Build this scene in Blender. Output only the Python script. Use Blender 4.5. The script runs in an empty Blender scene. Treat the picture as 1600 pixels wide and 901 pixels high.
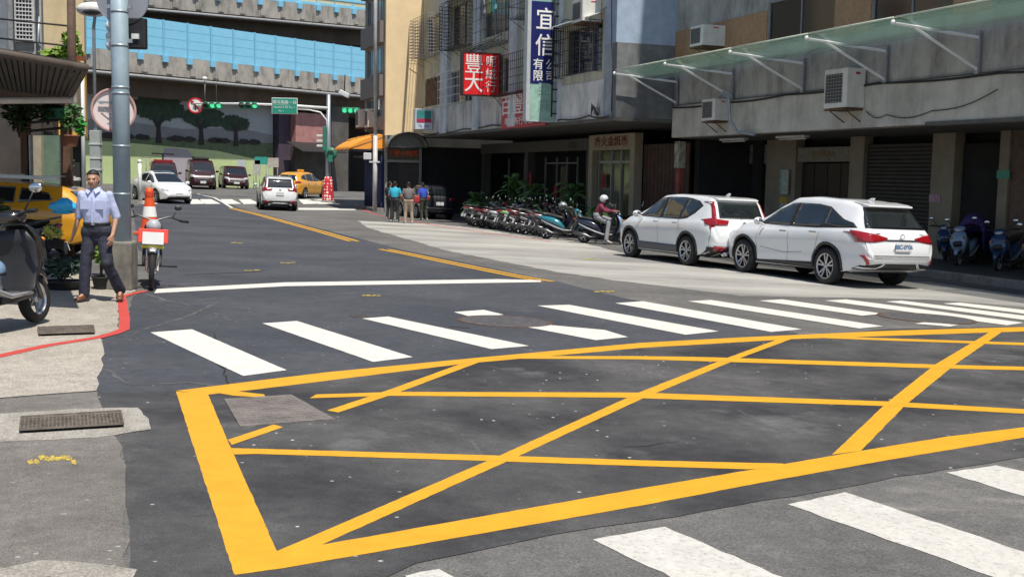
import bpy, bmesh, math, random
from mathutils import Vector as V, Matrix as MX, noise
from mathutils.bvhtree import BVHTree
R = math.radians
C = bpy.context.scene.collection
rnd = random.Random(7)
sc = bpy.context.scene

# ------------------------------------------------------------------ camera
FPX = 1750.0; EYE = 1.635
p_ = math.atan(176.5 / FPX); q_ = 0.02
fw = V((0, math.cos(p_), -math.sin(p_))); u0 = V((0, math.sin(p_), math.cos(p_))); r0 = V((1, 0, 0))
cr = r0 * math.cos(q_) + u0 * math.sin(q_); cu = u0 * math.cos(q_) - r0 * math.sin(q_)
EYEP = V((0, 0, EYE))
cam = bpy.data.objects.new('camera', bpy.data.cameras.new('camera')); C.objects.link(cam)
cam.data.sensor_width = 36; cam.data.lens = FPX / 1600 * 36; cam.data.clip_end = 4000; cam.data.clip_start = .1
m = MX((cr, cu, -fw)).transposed().to_4x4(); m.translation = EYEP; cam.matrix_world = m
sc.camera = cam
# ------------------------------------------------------------------ world, sun
SUN_AZ, SUN_EL = R(152), R(66)          # azimuth clockwise from +Y (view direction)
w = bpy.data.worlds.new('World'); sc.world = w; w.use_nodes = True
nt = w.node_tree; bg = nt.nodes['Background']; bg.inputs[1].default_value = .105
sk = nt.nodes.new('ShaderNodeTexSky'); sk.sky_type = 'NISHITA'; sk.sun_disc = False
sk.sun_elevation = SUN_EL; sk.sun_rotation = SUN_AZ; nt.links.new(sk.outputs[0], bg.inputs[0])
sl = bpy.data.lights.new('sun', 'SUN'); sl.energy = 4.9; sl.angle = R(.5); sl.color = (1, .945, .86)
so = bpy.data.objects.new('sun', sl); C.objects.link(so)
sd = V((math.sin(SUN_AZ) * math.cos(SUN_EL), math.cos(SUN_AZ) * math.cos(SUN_EL), math.sin(SUN_EL)))
so.rotation_euler = sd.to_track_quat('Z', 'Y').to_euler(); so.location = (0, 0, 60)
sc.view_settings.view_transform = 'Standard'; sc.view_settings.look = 'None'
sc.view_settings.exposure = .08; sc.view_settings.gamma = 1
sc.cycles.max_bounces = 6

# ------------------------------------------------------------------ the lie of the land
def gh(x, y):
    z = -.025 * max(-60, min(60, x)) - .0114 * y
    if y > 56: z += .03 * (min(y, 80) - 56)
    return z
def ray(px, py):
    return (cr * ((px - 800) / FPX) + cu * ((450.5 - py) / FPX) + fw).normalized()
def gp(px, py, dz=0):
    d = ray(px, py); lo = 0; t = 1.0
    while t < 400:
        p = EYEP + d * t
        if p.z < gh(p.x, p.y) + dz: break
        lo = t; t *= 1.03
    hi = t
    for _ in range(30):
        mi = (lo + hi) / 2; p = EYEP + d * mi
        if p.z < gh(p.x, p.y) + dz: hi = mi
        else: lo = mi
    p = EYEP + d * hi
    return V((p.x, p.y, gh(p.x, p.y) + dz))
def atd(px, py, D):                      # the point a distance D ahead seen towards px,py
    d = ray(px, py); return EYEP + d * (D / d.y)
FA = V((11.38, 21.49, 0)); FU = V((-.345, .9386, 0)).normalized(); FN = V((-FU.y, FU.x, 0))
FROT = math.atan2(FU.y, FU.x)
def fac(px, py, p=0):                    # pixel to (t, z) on the street front set p metres out
    d = ray(px, py); o = FA + FN * p
    k = (o - EYEP).dot(FN) / d.dot(FN); q = EYEP + d * k
    return ((q - FA).dot(FU), q.z)
def FP(t, p=0, z=0): return FA + FU * t + FN * p + V((0, 0, z))

# ------------------------------------------------------------------ materials
MATS = {}
def nodes(name):
    m = bpy.data.materials.new(name); m.use_nodes = True
    return m, m.node_tree, m.node_tree.nodes['Principled BSDF']
def mat(name, col, rough=.6, metal=0, var=.12, scale=6, bump=0, bscale=60, spec=.5, coat=0, streak=0, emit=None, trans=0, alpha=1, dirt=None, rot=None, world=False):
    if name in MATS: return MATS[name]
    m, t, b = nodes(name); n = t.nodes; L = t.links
    c = (*col, 1); b.inputs['Roughness'].default_value = rough; b.inputs['Metallic'].default_value = metal
    b.inputs['Specular IOR Level'].default_value = spec; b.inputs['Coat Weight'].default_value = coat; b.inputs['Coat Roughness'].default_value = .04
    b.inputs['Transmission Weight'].default_value = trans; b.inputs['Alpha'].default_value = alpha
    b.inputs['Base Color'].default_value = c
    if emit: b.inputs['Emission Color'].default_value = (*emit[:3], 1); b.inputs['Emission Strength'].default_value = emit[3]
    tc = n.new('ShaderNodeTexCoord'); src = tc.outputs['Object']
    if world: g_ = n.new('ShaderNodeNewGeometry'); src = g_.outputs['Position']
    last = None
    if var:
        nz = n.new('ShaderNodeTexNoise'); nz.inputs['Scale'].default_value = scale; nz.inputs['Detail'].default_value = 6; nz.inputs['Roughness'].default_value = .65
        L.new(src, nz.inputs['Vector'])
        mr = n.new('ShaderNodeMapRange'); mr.inputs[1].default_value = .3; mr.inputs[2].default_value = .7
        mr.inputs[3].default_value = 1 - var; mr.inputs[4].default_value = 1 + var; L.new(nz.outputs[0], mr.inputs[0])
        mx = n.new('ShaderNodeVectorMath'); mx.operation = 'SCALE'; mx.inputs[0].default_value = col; L.new(mr.outputs[0], mx.inputs['Scale'])
        last = mx.outputs[0]
    if streak or dirt:                   # weather stains: tall noise
        mp = n.new('ShaderNodeMapping'); mp.inputs['Scale'].default_value = (1.1, 1.1, .36) if streak else (1, 1, 1)
        L.new(src, mp.inputs[0])
        n2 = n.new('ShaderNodeTexNoise'); n2.inputs['Scale'].default_value = 1.3 if streak else 1.4; n2.inputs['Detail'].default_value = 9; n2.inputs['Roughness'].default_value = .7
        L.new(mp.outputs[0], n2.inputs['Vector'])
        m2 = n.new('ShaderNodeMapRange'); m2.inputs[1].default_value = .46; m2.inputs[2].default_value = .68; L.new(n2.outputs[0], m2.inputs[0])
        m3 = n.new('ShaderNodeMath'); m3.operation = 'MULTIPLY'; m3.inputs[1].default_value = streak or .6; L.new(m2.outputs[0], m3.inputs[0])
        mi = n.new('ShaderNodeMix'); mi.data_type = 'RGBA'; L.new(m3.outputs[0], mi.inputs[0])
        if last: L.new(last, mi.inputs[6])
        else: mi.inputs[6].default_value = c
        mi.inputs[7].default_value = (*(dirt or (.05, .045, .04)), 1); last = mi.outputs[2]
    if last: L.new(last, b.inputs['Base Color'])
    if bump:
        nb = n.new('ShaderNodeTexNoise'); nb.inputs['Scale'].default_value = bscale; nb.inputs['Detail'].default_value = 4
        L.new(src, nb.inputs['Vector'])
        bp = n.new('ShaderNodeBump'); bp.inputs['Strength'].default_value = bump; bp.inputs['Distance'].default_value = .01
        L.new(nb.outputs[0], bp.inputs['Height']); L.new(bp.outputs[0], b.inputs['Normal'])
    MATS[name] = m; return m

def ground_mat(name, col, col2, big=.35, fine=140, specks=.0, rough=.85, dust=None, dustlo=.5, dusthi=.68, bump=.5, stretch=(1, 1, 1), dscale=.5):
    m, t, b = nodes(name); n = t.nodes; L = t.links
    g = n.new('ShaderNodeNewGeometry'); P = g.outputs['Position']
    def nz(s, d=6, r=.6, vec=P):
        k = n.new('ShaderNodeTexNoise'); k.inputs['Scale'].default_value = s; k.inputs['Detail'].default_value = d; k.inputs['Roughness'].default_value = r
        L.new(vec, k.inputs['Vector']); return k.outputs[0]
    def mr(x, a, bb, c=0, d=1):
        k = n.new('ShaderNodeMapRange'); k.inputs[1].default_value = a; k.inputs[2].default_value = bb; k.inputs[3].default_value = c; k.inputs[4].default_value = d
        L.new(x, k.inputs[0]); return k.outputs[0]
    def mix(f, a, bb, mode='MIX'):
        k = n.new('ShaderNodeMix'); k.data_type = 'RGBA'; k.blend_type = mode
        if isinstance(f, float): k.inputs[0].default_value = f
        else: L.new(f, k.inputs[0])
        for i, v in ((6, a), (7, bb)):
            if isinstance(v, tuple): k.inputs[i].default_value = (*v, 1)
            else: L.new(v, k.inputs[i])
        return k.outputs[2]
    c = mix(mr(nz(big, 8, .62), .38, .64), col, col2)
    f = mr(nz(fine, 3, .8), .3, .7, .5, 1.5)
    k = n.new('ShaderNodeVectorMath'); k.operation = 'SCALE'; L.new(c, k.inputs[0]); L.new(f, k.inputs['Scale']); c = k.outputs[0]
    f = mr(nz(7, 6, .75), .3, .7, .78, 1.22)
    k = n.new('ShaderNodeVectorMath'); k.operation = 'SCALE'; L.new(c, k.inputs[0]); L.new(f, k.inputs['Scale']); c = k.outputs[0]
    if dust:
        mp = n.new('ShaderNodeMapping'); mp.inputs['Scale'].default_value = stretch; mp.inputs['Rotation'].default_value = (0, 0, -FROT); L.new(P, mp.inputs[0])
        a = mr(nz(dscale, 10, .68, mp.outputs[0]), dustlo, dusthi)
        c = mix(a, c, dust)
    if specks:
        vo = n.new('ShaderNodeTexVoronoi'); vo.inputs['Scale'].default_value = 7; L.new(P, vo.inputs['Vector'])
        vo.inputs['Randomness'].default_value = 1
        a = mr(vo.outputs['Distance'], .06, .1, 1, 0)
        s2 = mr(nz(.8, 5), .44, .6)
        k = n.new('ShaderNodeMath'); k.operation = 'MULTIPLY'; L.new(a, k.inputs[0]); L.new(s2, k.inputs[1])
        k2 = n.new('ShaderNodeMath'); k2.operation = 'MULTIPLY'; L.new(k.outputs[0], k2.inputs[0]); k2.inputs[1].default_value = specks
        c = mix(k2.outputs[0], c, (.6, .6, .56))
    L.new(c, b.inputs['Base Color']); b.inputs['Roughness'].default_value = rough; b.inputs['Specular IOR Level'].default_value = .3
    bp = n.new('ShaderNodeBump'); bp.inputs['Strength'].default_value = bump; bp.inputs['Distance'].default_value = .006
    L.new(nz(fine * .8, 3, .7), bp.inputs['Height']); L.new(bp.outputs[0], b.inputs['Normal'])
    MATS[name] = m; return m

def paint_mat(name, col, wear=.5, under=(.06, .06, .062), lo=.6, hi=.72):
    m, t, b = nodes(name); n = t.nodes; L = t.links
    g = n.new('ShaderNodeNewGeometry'); P = g.outputs['Position']
    def nz(s, d, r):
        k = n.new('ShaderNodeTexNoise'); k.inputs['Scale'].default_value = s; k.inputs['Detail'].default_value = d; k.inputs['Roughness'].default_value = r
        L.new(P, k.inputs['Vector']); return k.outputs[0]
    def mr(x, a, bb, c=0, d=1):
        k = n.new('ShaderNodeMapRange'); k.inputs[1].default_value = a; k.inputs[2].default_value = bb; k.inputs[3].default_value = c; k.inputs[4].default_value = d
        L.new(x, k.inputs[0]); return k.outputs[0]
    v = n.new('ShaderNodeVectorMath'); v.operation = 'SCALE'; v.inputs[0].default_value = col; L.new(mr(nz(5, 8, .75), .3, .7, .88, 1.1), v.inputs['Scale'])
    k = n.new('ShaderNodeMath'); k.operation = 'MULTIPLY'; L.new(mr(nz(28, 8, .8), lo, hi), k.inputs[0]); k.inputs[1].default_value = wear
    mi = n.new('ShaderNodeMix'); mi.data_type = 'RGBA'; L.new(k.outputs[0], mi.inputs[0]); L.new(v.outputs[0], mi.inputs[6]); mi.inputs[7].default_value = (*under, 1)
    L.new(mi.outputs[2], b.inputs['Base Color']); b.inputs['Roughness'].default_value = .6; b.inputs['Specular IOR Level'].default_value = .35
    bp = n.new('ShaderNodeBump'); bp.inputs['Strength'].default_value = .35; bp.inputs['Distance'].default_value = .005
    L.new(nz(110, 3, .7), bp.inputs['Height']); L.new(bp.outputs[0], b.inputs['Normal'])
    MATS[name] = m; return m

# ------------------------------------------------------------------ mesh builder
class MB:
    def __init__(s, M=None): s.v = []; s.f = []; s.sm = []; s.mi = []; s.M = M or MX(); s.k = 0
    def add(s, vs, fs, smooth=False):
        o = len(s.v); s.v += [s.M @ V(v) for v in vs]; s.f += [tuple(i + o for i in f) for f in fs]; s.sm += [smooth] * len(fs); s.mi += [s.k] * len(fs); return s
    def box(s, c, d, rz=0, rx=0, ry=0):
        r = MX.Rotation(rz, 4, 'Z') @ MX.Rotation(ry, 4, 'Y') @ MX.Rotation(rx, 4, 'X')
        vs = [V(c) + r @ V((x * d[0] / 2, y * d[1] / 2, z * d[2] / 2)) for x in (-1, 1) for y in (-1, 1) for z in (-1, 1)]
        return s.add(vs, [(0, 1, 3, 2), (4, 6, 7, 5), (0, 4, 5, 1), (2, 3, 7, 6), (0, 2, 6, 4), (1, 5, 7, 3)])
    def bb(s, a, b):                      # box from corner to corner
        return s.box([(p + q) / 2 for p, q in zip(a, b)], [abs(q - p) for p, q in zip(a, b)])
    def prism(s, poly, h, axis='Z', o=0):  # poly 2D, extruded from o to o+h along axis
        def P(a, b, c): return {'Z': (a, b, c), 'Y': (a, c, b), 'X': (c, a, b)}[axis]
        n = len(poly); vs = [P(a, b, o) for a, b in poly] + [P(a, b, o + h) for a, b in poly]
        return s.add(vs, [tuple(range(n))[::-1], tuple(range(n, 2 * n))] + [(i, (i + 1) % n, n + (i + 1) % n, n + i) for i in range(n)])
    def tube(s, pts, r, n=8, cap=True, smooth=True):
        pts = [V(p) for p in pts]; rs = r if isinstance(r, (list, tuple)) else [r] * len(pts)
        vs = []; up = None
        for i, p in enumerate(pts):
            d = (pts[min(i + 1, len(pts) - 1)] - pts[max(i - 1, 0)]).normalized()
            if up is None: up = d.orthogonal().normalized()
            up = (up - d * up.dot(d))
            up = up.normalized() if up.length > 1e-6 else d.orthogonal().normalized()
            sd_ = d.cross(up)
            vs += [p + (up * math.cos(2 * math.pi * k / n) + sd_ * math.sin(2 * math.pi * k / n)) * rs[i] for k in range(n)]
        fs = [(i * n + k, i * n + (k + 1) % n, (i + 1) * n + (k + 1) % n, (i + 1) * n + k) for i in range(len(pts) - 1) for k in range(n)]
        s.add(vs, fs, smooth)
        if cap: s.add(vs[:n], [tuple(range(n))[::-1]]); s.add(vs[-n:], [tuple(range(n))])
        return s
    def lathe(s, prof, c=(0, 0, 0), axis='Z', n=24, smooth=True, sx=1, sy=1, cap=False):   # prof [(r, h)]
        vs = []
        for r, h in prof:
            for k in range(n):
                a = 2 * math.pi * k / n; x, y = r * math.cos(a) * sx, r * math.sin(a) * sy
                q = {'Z': (x, y, h), 'Y': (x, h, y), 'X': (h, x, y)}[axis]; vs.append([q[i] + c[i] for i in range(3)])
        fs = [(i * n + k, i * n + (k + 1) % n, (i + 1) * n + (k + 1) % n, (i + 1) * n + k) for i in range(len(prof) - 1) for k in range(n)]
        s.add(vs, fs, smooth)
        if cap: s.add(vs[:n], [tuple(range(n))[::-1]])
        if cap: s.add(vs[-n:], [tuple(range(n))])
        return s
    def ball(s, c, r, n=12, k=8, rot=None):
        r = r if isinstance(r, (tuple, list)) else (r, r, r); vs = []
        for i in range(k + 1):
            th = math.pi * i / k
            for j in range(n):
                a = 2 * math.pi * j / n; q = V((math.sin(th) * math.cos(a) * r[0], math.sin(th) * math.sin(a) * r[1], math.cos(th) * r[2]))
                if rot: q = rot @ q
                vs.append(V(c) + q)
        return s.add(vs, [(i * n + j, (i + 1) * n + j, (i + 1) * n + (j + 1) % n, i * n + (j + 1) % n) for i in range(k) for j in range(n)], True)
    def loft(s, rings, cap=True, smooth=True, closed=True):
        n = len(rings[0]); vs = [p for r in rings for p in r]
        m_ = n if closed else n - 1
        s.add(vs, [(i * n + k, i * n + (k + 1) % n, (i + 1) * n + (k + 1) % n, (i + 1) * n + k) for i in range(len(rings) - 1) for k in range(m_)], smooth)
        if cap and closed: s.add(rings[0], [tuple(range(n))[::-1]]); s.add(rings[-1], [tuple(range(n))])
        return s
    def mesh(s, name, mats, fix=True, merge=0):
        me = bpy.data.meshes.new(name); me.from_pydata(s.v, [], s.f)
        for i, p in enumerate(me.polygons): p.use_smooth = s.sm[i]; p.material_index = s.mi[i]
        for mm in (mats if isinstance(mats, (list, tuple)) else [mats]): me.materials.append(mm)
        if fix or merge:
            b = bmesh.new(); b.from_mesh(me)
            bmesh.ops.remove_doubles(b, verts=b.verts, dist=merge or 1e-5)
            bmesh.ops.recalc_face_normals(b, faces=b.faces); b.to_mesh(me); b.free()
        return me
def tag(o, label=None, cat=None, group=None, kind=None):
    for k, v in (('label', label), ('category', cat), ('group', group), ('kind', kind)):
        if v: o[k] = v
    return o
def ob(name, mb, mats, parent=None, label=None, bevel=0, fix=True, loc=None, rz=None, merge=0):
    me = mb.mesh(name, mats, fix, merge) if isinstance(mb, MB) else mb
    o = bpy.data.objects.new(name, me); C.objects.link(o)
    if parent: o.parent = parent
    if label: o['label'] = label
    if loc is not None: o.location = loc
    if rz is not None: o.rotation_euler.z = rz
    if bevel:
        b = o.modifiers.new('bevel', 'BEVEL'); b.width = bevel; b.segments = 2; b.limit_method = 'ANGLE'; b.angle_limit = R(40)
    return o
def thing(name, label, cat, loc=(0, 0, 0), rz=0, group=None, tilt=None):
    o = bpy.data.objects.new(name, None); C.objects.link(o); o.location = loc; o.rotation_euler = (0, 0, rz); o.empty_display_size = .2
    if tilt: o.rotation_euler = (tilt[0], tilt[1], rz)
    return tag(o, label, cat, group)
def kids(o): return [c for c in bpy.data.objects if c.parent == o]
def dup(o, parent=None, **kw):
    c = o.copy(); C.objects.link(c)
    if parent: c.parent = parent
    for ch in kids(o): dup(ch, c)
    for k, v in kw.items():
        if k == 'loc': c.location = v
        elif k == 'rz': c.rotation_euler.z = v
        elif k == 'rot': c.rotation_euler = v
        else: c[k] = v
    return c
def text_mesh(s, size, depth=.01, font_w=1.0, bold=0, align='CENTER'):
    cu_ = bpy.data.curves.new('text', 'FONT'); cu_.body = s; cu_.size = size; cu_.extrude = depth; cu_.align_x = align; cu_.align_y = 'CENTER'; cu_.offset = bold
    cu_.space_line = .95
    o = bpy.data.objects.new('text', cu_); C.objects.link(o); bpy.context.view_layer.update()
    me = bpy.data.meshes.new_from_object(o.evaluated_get(bpy.context.evaluated_depsgraph_get()))
    bpy.data.objects.remove(o); bpy.data.curves.remove(cu_)
    me.transform(MX.Diagonal((font_w, 1, 1, 1)))
    return me
def put_text(name, s, size, mat_, parent, loc, rot, depth=.006, font_w=1, bold=0, label=None):
    me = text_mesh(s, size, depth, font_w, bold); me.materials.clear(); me.materials.append(mat_)
    o = ob(name, me, None, parent, label); o.location = loc; o.rotation_euler = rot; return o

def jag(poly, step, amp):                # finer, slightly uneven outline
    out = []
    for i, a in enumerate(poly):
        b = poly[(i + 1) % len(poly)]; n = max(1, min(160, int((b - a).length / step)))
        for k in range(n):
            q = a.lerp(b, k / n)
            out.append(V((q.x + rnd.uniform(-amp, amp), q.y + rnd.uniform(-amp, amp))) if k or amp > .02 else q)
    return out
def sheet_mb(mb, px, dz, step=.12, amp=.004, world=False):
    pts = [V((p[0], p[1])) if world else gp(*p).xy for p in px]
    if step: pts = jag(pts, step, amp)
    b = bmesh.new(); f = b.faces.new([b.verts.new((p.x, p.y, 0)) for p in pts])
    ys = [p.y for p in pts]
    for y in range(56, 82, 24):
        if min(ys) < y < max(ys):
            bmesh.ops.bisect_plane(b, geom=b.verts[:] + b.edges[:] + b.faces[:], plane_co=(0, y, 0), plane_no=(0, 1, 0))
    bmesh.ops.triangulate(b, faces=b.faces[:])
    b.verts.index_update()
    mb.add([(v.co.x, v.co.y, gh(v.co.x, v.co.y) + dz) for v in b.verts], [[v.index for v in (f.verts if f.normal.z >= 0 else reversed(f.verts))] for f in b.faces])
    b.free()
def sheet(name, px, dz, mt, **k):
    mb = MB(); sheet_mb(mb, px, dz, **k); return tag(ob(name, mb, mt, fix=False), kind='structure')
def strip(mb, px, off, wd, dz):           # painted line following pixels, off metres to its right, wd wide
    P = [gp(*p) for p in px]; L_, R_ = [], []
    for i, p in enumerate(P):
        d = (P[min(i + 1, len(P) - 1)] - P[max(i - 1, 0)]); d.z = 0; d.normalize(); s = V((d.y, -d.x, 0))
        L_.append(p + s * (off - wd / 2)); R_.append(p + s * (off + wd / 2))
    sheet_mb(mb, [(q.x, q.y) for q in L_ + R_[::-1]], dz, world=True, step=.3)
# ------------------------------------------------------------------ ground
asph_old = ground_mat('old_asphalt', (.108, .105, .1), (.155, .15, .143), big=.5, fine=75, specks=.15, dust=(.42, .4, .37), dustlo=.6, dusthi=.8, stretch=(.25, 1, 1), dscale=.9)
asph_new = ground_mat('new_asphalt', (.052, .056, .067), (.078, .081, .092), big=.4, fine=150, specks=.5, rough=.8, dust=(.19, .19, .2), dustlo=.62, dusthi=.9, dscale=.7)
asph_mid = ground_mat('box_asphalt', (.036, .036, .039), (.105, .102, .1), big=.55, fine=130, specks=1, rough=.8, dust=(.22, .22, .215), dustlo=.58, dusthi=.85, dscale=.8)
asph_lft = ground_mat('worn_asphalt', (.14, .128, .115), (.2, .187, .168), big=.9, fine=110, specks=.4, dust=(.3, .28, .25), dustlo=.6, dusthi=.8)
dusty = ground_mat('dusty_road', (.15, .146, .14), (.22, .215, .205), big=.5, fine=120, specks=.1, dust=(.5, .485, .44), dustlo=.3, dusthi=.72, stretch=(.3, 1.1, 1), dscale=.55)
conc = ground_mat('pavement_concrete', (.32, .29, .245), (.41, .375, .32), big=.7, fine=60, dust=(.2, .185, .16), dustlo=.58, dusthi=.78, bump=.3)
conc2 = ground_mat('gutter_concrete', (.28, .26, .225), (.39, .365, .325), big=1.2, fine=70, dust=(.25, .24, .22), dustlo=.6, dusthi=.8, bump=.4)
kerbm = ground_mat('kerb_concrete', (.2, .19, .175), (.3, .285, .26), big=1, fine=60, dust=(.1, .095, .09), dustlo=.5, dusthi=.7, bump=.3)
xs = [-900, -300, -60, 0, 60, 300, 900]; ys = [-60, 0, 56, 80, 200, 600, 2500]
mb = MB()
mb.add([(x, y, gh(x, y)) for y in ys for x in xs], [(j * 7 + i, j * 7 + i + 1, (j + 1) * 7 + i + 1, (j + 1) * 7 + i) for j in range(6) for i in range(6)])
tag(ob('ground', mb, asph_old, fix=False), kind='structure')
# fresh black asphalt of the side street
sheet('road', [(150, 617), (158, 580), (160, 545), (157, 523), (200, 505), (206, 462), (243, 452), (215, 380), (207, 322), (260, 303), (320, 303), (366, 321), (560, 372), (620, 388), (870, 440),
      (960, 462), (1100, 492), (1245, 520), (1238, 528), (1000, 541), (726, 566), (511, 588), (325, 612)], .002, asph_new, step=.25, amp=.03)
# box junction asphalt and the strip below it
sheet('junction', [(150, 613), (325, 612), (511, 588), (726, 566), (1000, 541), (1238, 528), (1389, 514), (1600, 510), (1800, 505), (1800, 690), (1600, 714), (1480, 733), (1330, 760), (1150, 790), (1010, 814), (860, 836), (650, 880), (560, 930), (420, 1010),
      (200, 1010), (200, 900), (196, 760), (192, 700), (160, 660)], .004, asph_mid, step=.2, amp=.02)
# dusty pale lane on the right
sheet('dusty_lane', [(560, 345), (575, 356), (700, 392), (870, 425), (1000, 443), (1160, 462), (1450, 468), (1750, 490), (1750, 477), (1600, 462), (1450, 440), (1280, 440), (1150, 420), (985, 398), (905, 378), (860, 371), (720, 354), (680, 350), (620, 348)], .002, dusty, step=.3, amp=.06)
# left hand pavement
sheet('pavement', [(-200, 620), (0, 622), (90, 615), (150, 611), (158, 580), (162, 545), (158, 523), (186, 519), (184, 465), (212, 455), (207, 440), (150, 430), (0, 425), (-300, 430)], .0055, conc, step=.25, amp=.02)
sheet('worn_shoulder', [(-500, 640), (0, 625), (152, 613), (165, 660), (192, 700), (196, 760), (200, 900), (200, 1010), (-500, 1010)], .0065, asph_lft, step=.2, amp=.02)
sheet('drain_surround', [(-200, 655), (0, 648), (120, 640), (215, 638), (232, 655), (236, 672), (150, 685), (0, 692), (-200, 700)], .0085, conc2, step=.12, amp=.012)
sheet('pavement_patch', [(-100, 895), (60, 880), (170, 882), (203, 892), (205, 1010), (-300, 1010)], .0085, conc2, step=.1, amp=.04)

# ------------------------------------------------------------------ painted markings
yel = paint_mat('yellow_paint', (.68, .35, .02), wear=.35)
whi = paint_mat('white_paint', (.68, .66, .6), wear=.4, lo=.62)
whw = paint_mat('worn_white_paint', (.6, .58, .53), wear=.8, lo=.5, hi=.7, under=(.2, .19, .18))
redp = paint_mat('red_paint', (.55, .07, .055), wear=.5, under=(.3, .27, .24))
mb = MB(); z = .0052
Y = [
 [(275, 612), (325, 616), (356, 690), (433, 862), (446, 888), (366, 898)],
 [(275, 611), (400, 595.5), (511, 582), (728, 561), (1000, 536), (1167, 527), (1389, 517), (1600, 511), (1750, 508), (1750, 515), (1600, 518), (1239, 530), (1000, 544), (722, 569), (400, 609), (325, 617)],
 [(366, 899), (440, 889), (1000, 791), (1183, 756), (1389, 719), (1600, 684), (1750, 662), (1750, 646), (1600, 668), (1478, 683), (1345, 705), (1183, 733), (1000, 764), (503, 852), (433, 862)],
 [(433, 862), (784, 711), (1000, 613), (1139, 558.5), (1214, 531), (1239, 529), (1161, 558), (1000, 625), (800, 718), (503, 852)],
 [(1300, 711), (1384, 631), (1461, 570), (1550, 517), (1568, 517), (1492, 570), (1414, 634), (1345, 705)],
 [(511, 642), (611, 608.5), (717, 570), (750, 566), (622, 614), (529, 645)],
 [(356, 688), (428, 664), (442, 668), (362, 696)],
 [(361, 701), (400, 702), (761, 712), (1000, 720), (1222, 725), (1240, 730), (1167, 734), (1000, 729), (761, 721), (400, 710), (366, 711)],
 [(494, 617), (622, 613), (1000, 614), (1389, 628), (1600, 640), (1750, 648), (1750, 656), (1600, 647), (1384, 635), (973, 622), (611, 619), (484, 623)],
 [(330, 613), (370, 612), (413, 617), (414, 622), (365, 619)],
 [(760, 560), (834, 557), (1000, 557), (1100, 558.5), (1461, 570), (1600, 573.5), (1750, 579), (1750, 585), (1600, 579), (1461, 576), (1000, 562), (800, 561)],
 [(1300, 526), (1523, 533.5), (1600, 536), (1750, 541), (1750, 545), (1600, 540), (1517, 537), (1400, 533), (1290, 529)]]
for i, pl in enumerate(Y): sheet_mb(mb, pl, z + i * .00018, step=.06, amp=.0022)
tag(ob('box_junction_marking', mb, yel, fix=False), kind='structure')
mb = MB()
W = [[(235, 520), (300, 515), (448, 579), (380, 588)], [(410, 505.7), (464, 502), (645, 558.5), (583, 566)], [(566, 498), (607, 495), (827, 541), (768, 546)],
 [(709, 488), (756, 484.5), (787, 492), (742, 497)], [(840, 478), (889, 476.5), (1123, 518), (1071, 523.5)], [(816, 510), (845, 507), (945, 516), (981, 527), (931, 532)],
 [(961, 474), (1005, 471), (1253, 515), (1205, 519)], [(1075, 471), (1111, 469), (1380, 510), (1342, 513.5)], [(1186, 470), (1222, 468), (1380, 490.6), (1347, 493.5)],
 [(1289, 470), (1322, 468), (1600, 504.6), (1573, 508.5)], [(1429, 506), (1445, 503.5), (1498, 508), (1484, 510.5)], [(1384, 471.5), (1409, 470), (1750, 512), (1750, 520)], [(1473, 474.5), (1500, 473), (1700, 496), (1700, 503)],
 [(241, 458.5), (245, 452), (447, 441.5), (777, 436.5), (845, 438), (845, 441), (695, 443.5), (447, 447.5)]]
for x in (214, 290, 312, 344, 373, 466, 488): W.append([(x, 311.5), (x + 18, 311.3), (x + 33, 318.5), (x + 8, 319)])
W.append([(466, 325), (556, 325.5), (556, 328.5), (466, 328)])
for pl in W: sheet_mb(mb, pl, .0068, step=.06, amp=.0025)
strip(mb, [(308, 303), (335, 309), (350, 317), (363, 325)], 0, .15, .0062)
tag(ob('crosswalk_marking', mb, whi, fix=False), kind='structure')
mb = MB()
for pl in [[(926, 843), (1039, 823), (1250, 914), (1075, 914)], [(1231, 788), (1320, 769), (1600, 862), (1750, 910), (1750, 985), (1551, 901)], [(1478, 738), (1556, 727), (1640, 745), (1700, 760), (1700, 806)], [(633, 900), (686, 889), (735, 912), (650, 912)]]:
    sheet_mb(mb, pl, .003, step=.08, amp=.009)
tag(ob('worn_crosswalk_marking', mb, whw, fix=False), kind='structure')
mb = MB()
for px in ([(362, 325.5), (400, 334.5), (450, 348), (505, 363), (553, 377)], [(600, 389.5), (660, 401.5), (730, 416), (800, 430), (855, 440)]):
    strip(mb, px, -.11, .12, .006); strip(mb, px, .11, .12, .006)
tag(ob('centre_line', mb, yel, fix=False), kind='structure')
mb = MB()
strip(mb, [(-60, 569), (0, 557), (77, 540), (153, 528), (180, 521), (194, 515), (195, 500), (192, 480), (190, 464)], 0, .11, .0085)
strip(mb, [(192, 464), (205, 460), (228, 455)], 0, .09, .0088)
strip(mb, [(556, 319), (562, 325), (575, 331), (600, 338), (640, 345), (690, 354), (760, 364), (860, 377)], 0, .13, .0045)
tag(ob('red_line', mb, redp, fix=False), kind='structure')
# surveyor's spray paint
mb = MB()
for (cx, cy, wx, wy, k) in ((82, 720, 42, 8, 9), (580, 462, 16, 1.6, 4), (945, 456, 18, 1.6, 4), (450, 411, 14, 1.2, 3), (370, 380, 10, 1, 2), (925, 405, 14, 1.2, 3), (395, 423, 14, 1.2, 2)):
    for i in range(k):
        x, y = cx + wx * (i + .5 - k / 2) / k * 1.8, cy + rnd.uniform(-.5, .5) * wy
        a = [rnd.uniform(.6, 1.2) for _ in range(10)]
        sheet_mb(mb, [(x + wx / k * 1.15 * a[j] * math.cos(j * .628), y + wy * .55 * a[j] * math.sin(j * .628)) for j in range(10)], .0084 + i * .0001, step=0)
tag(ob('spray_marks', mb, paint_mat('spray_paint', (.75, .55, .05), wear=.9, lo=.4, hi=.6, under=(.12, .11, .1)), fix=False), kind='structure')
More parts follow.
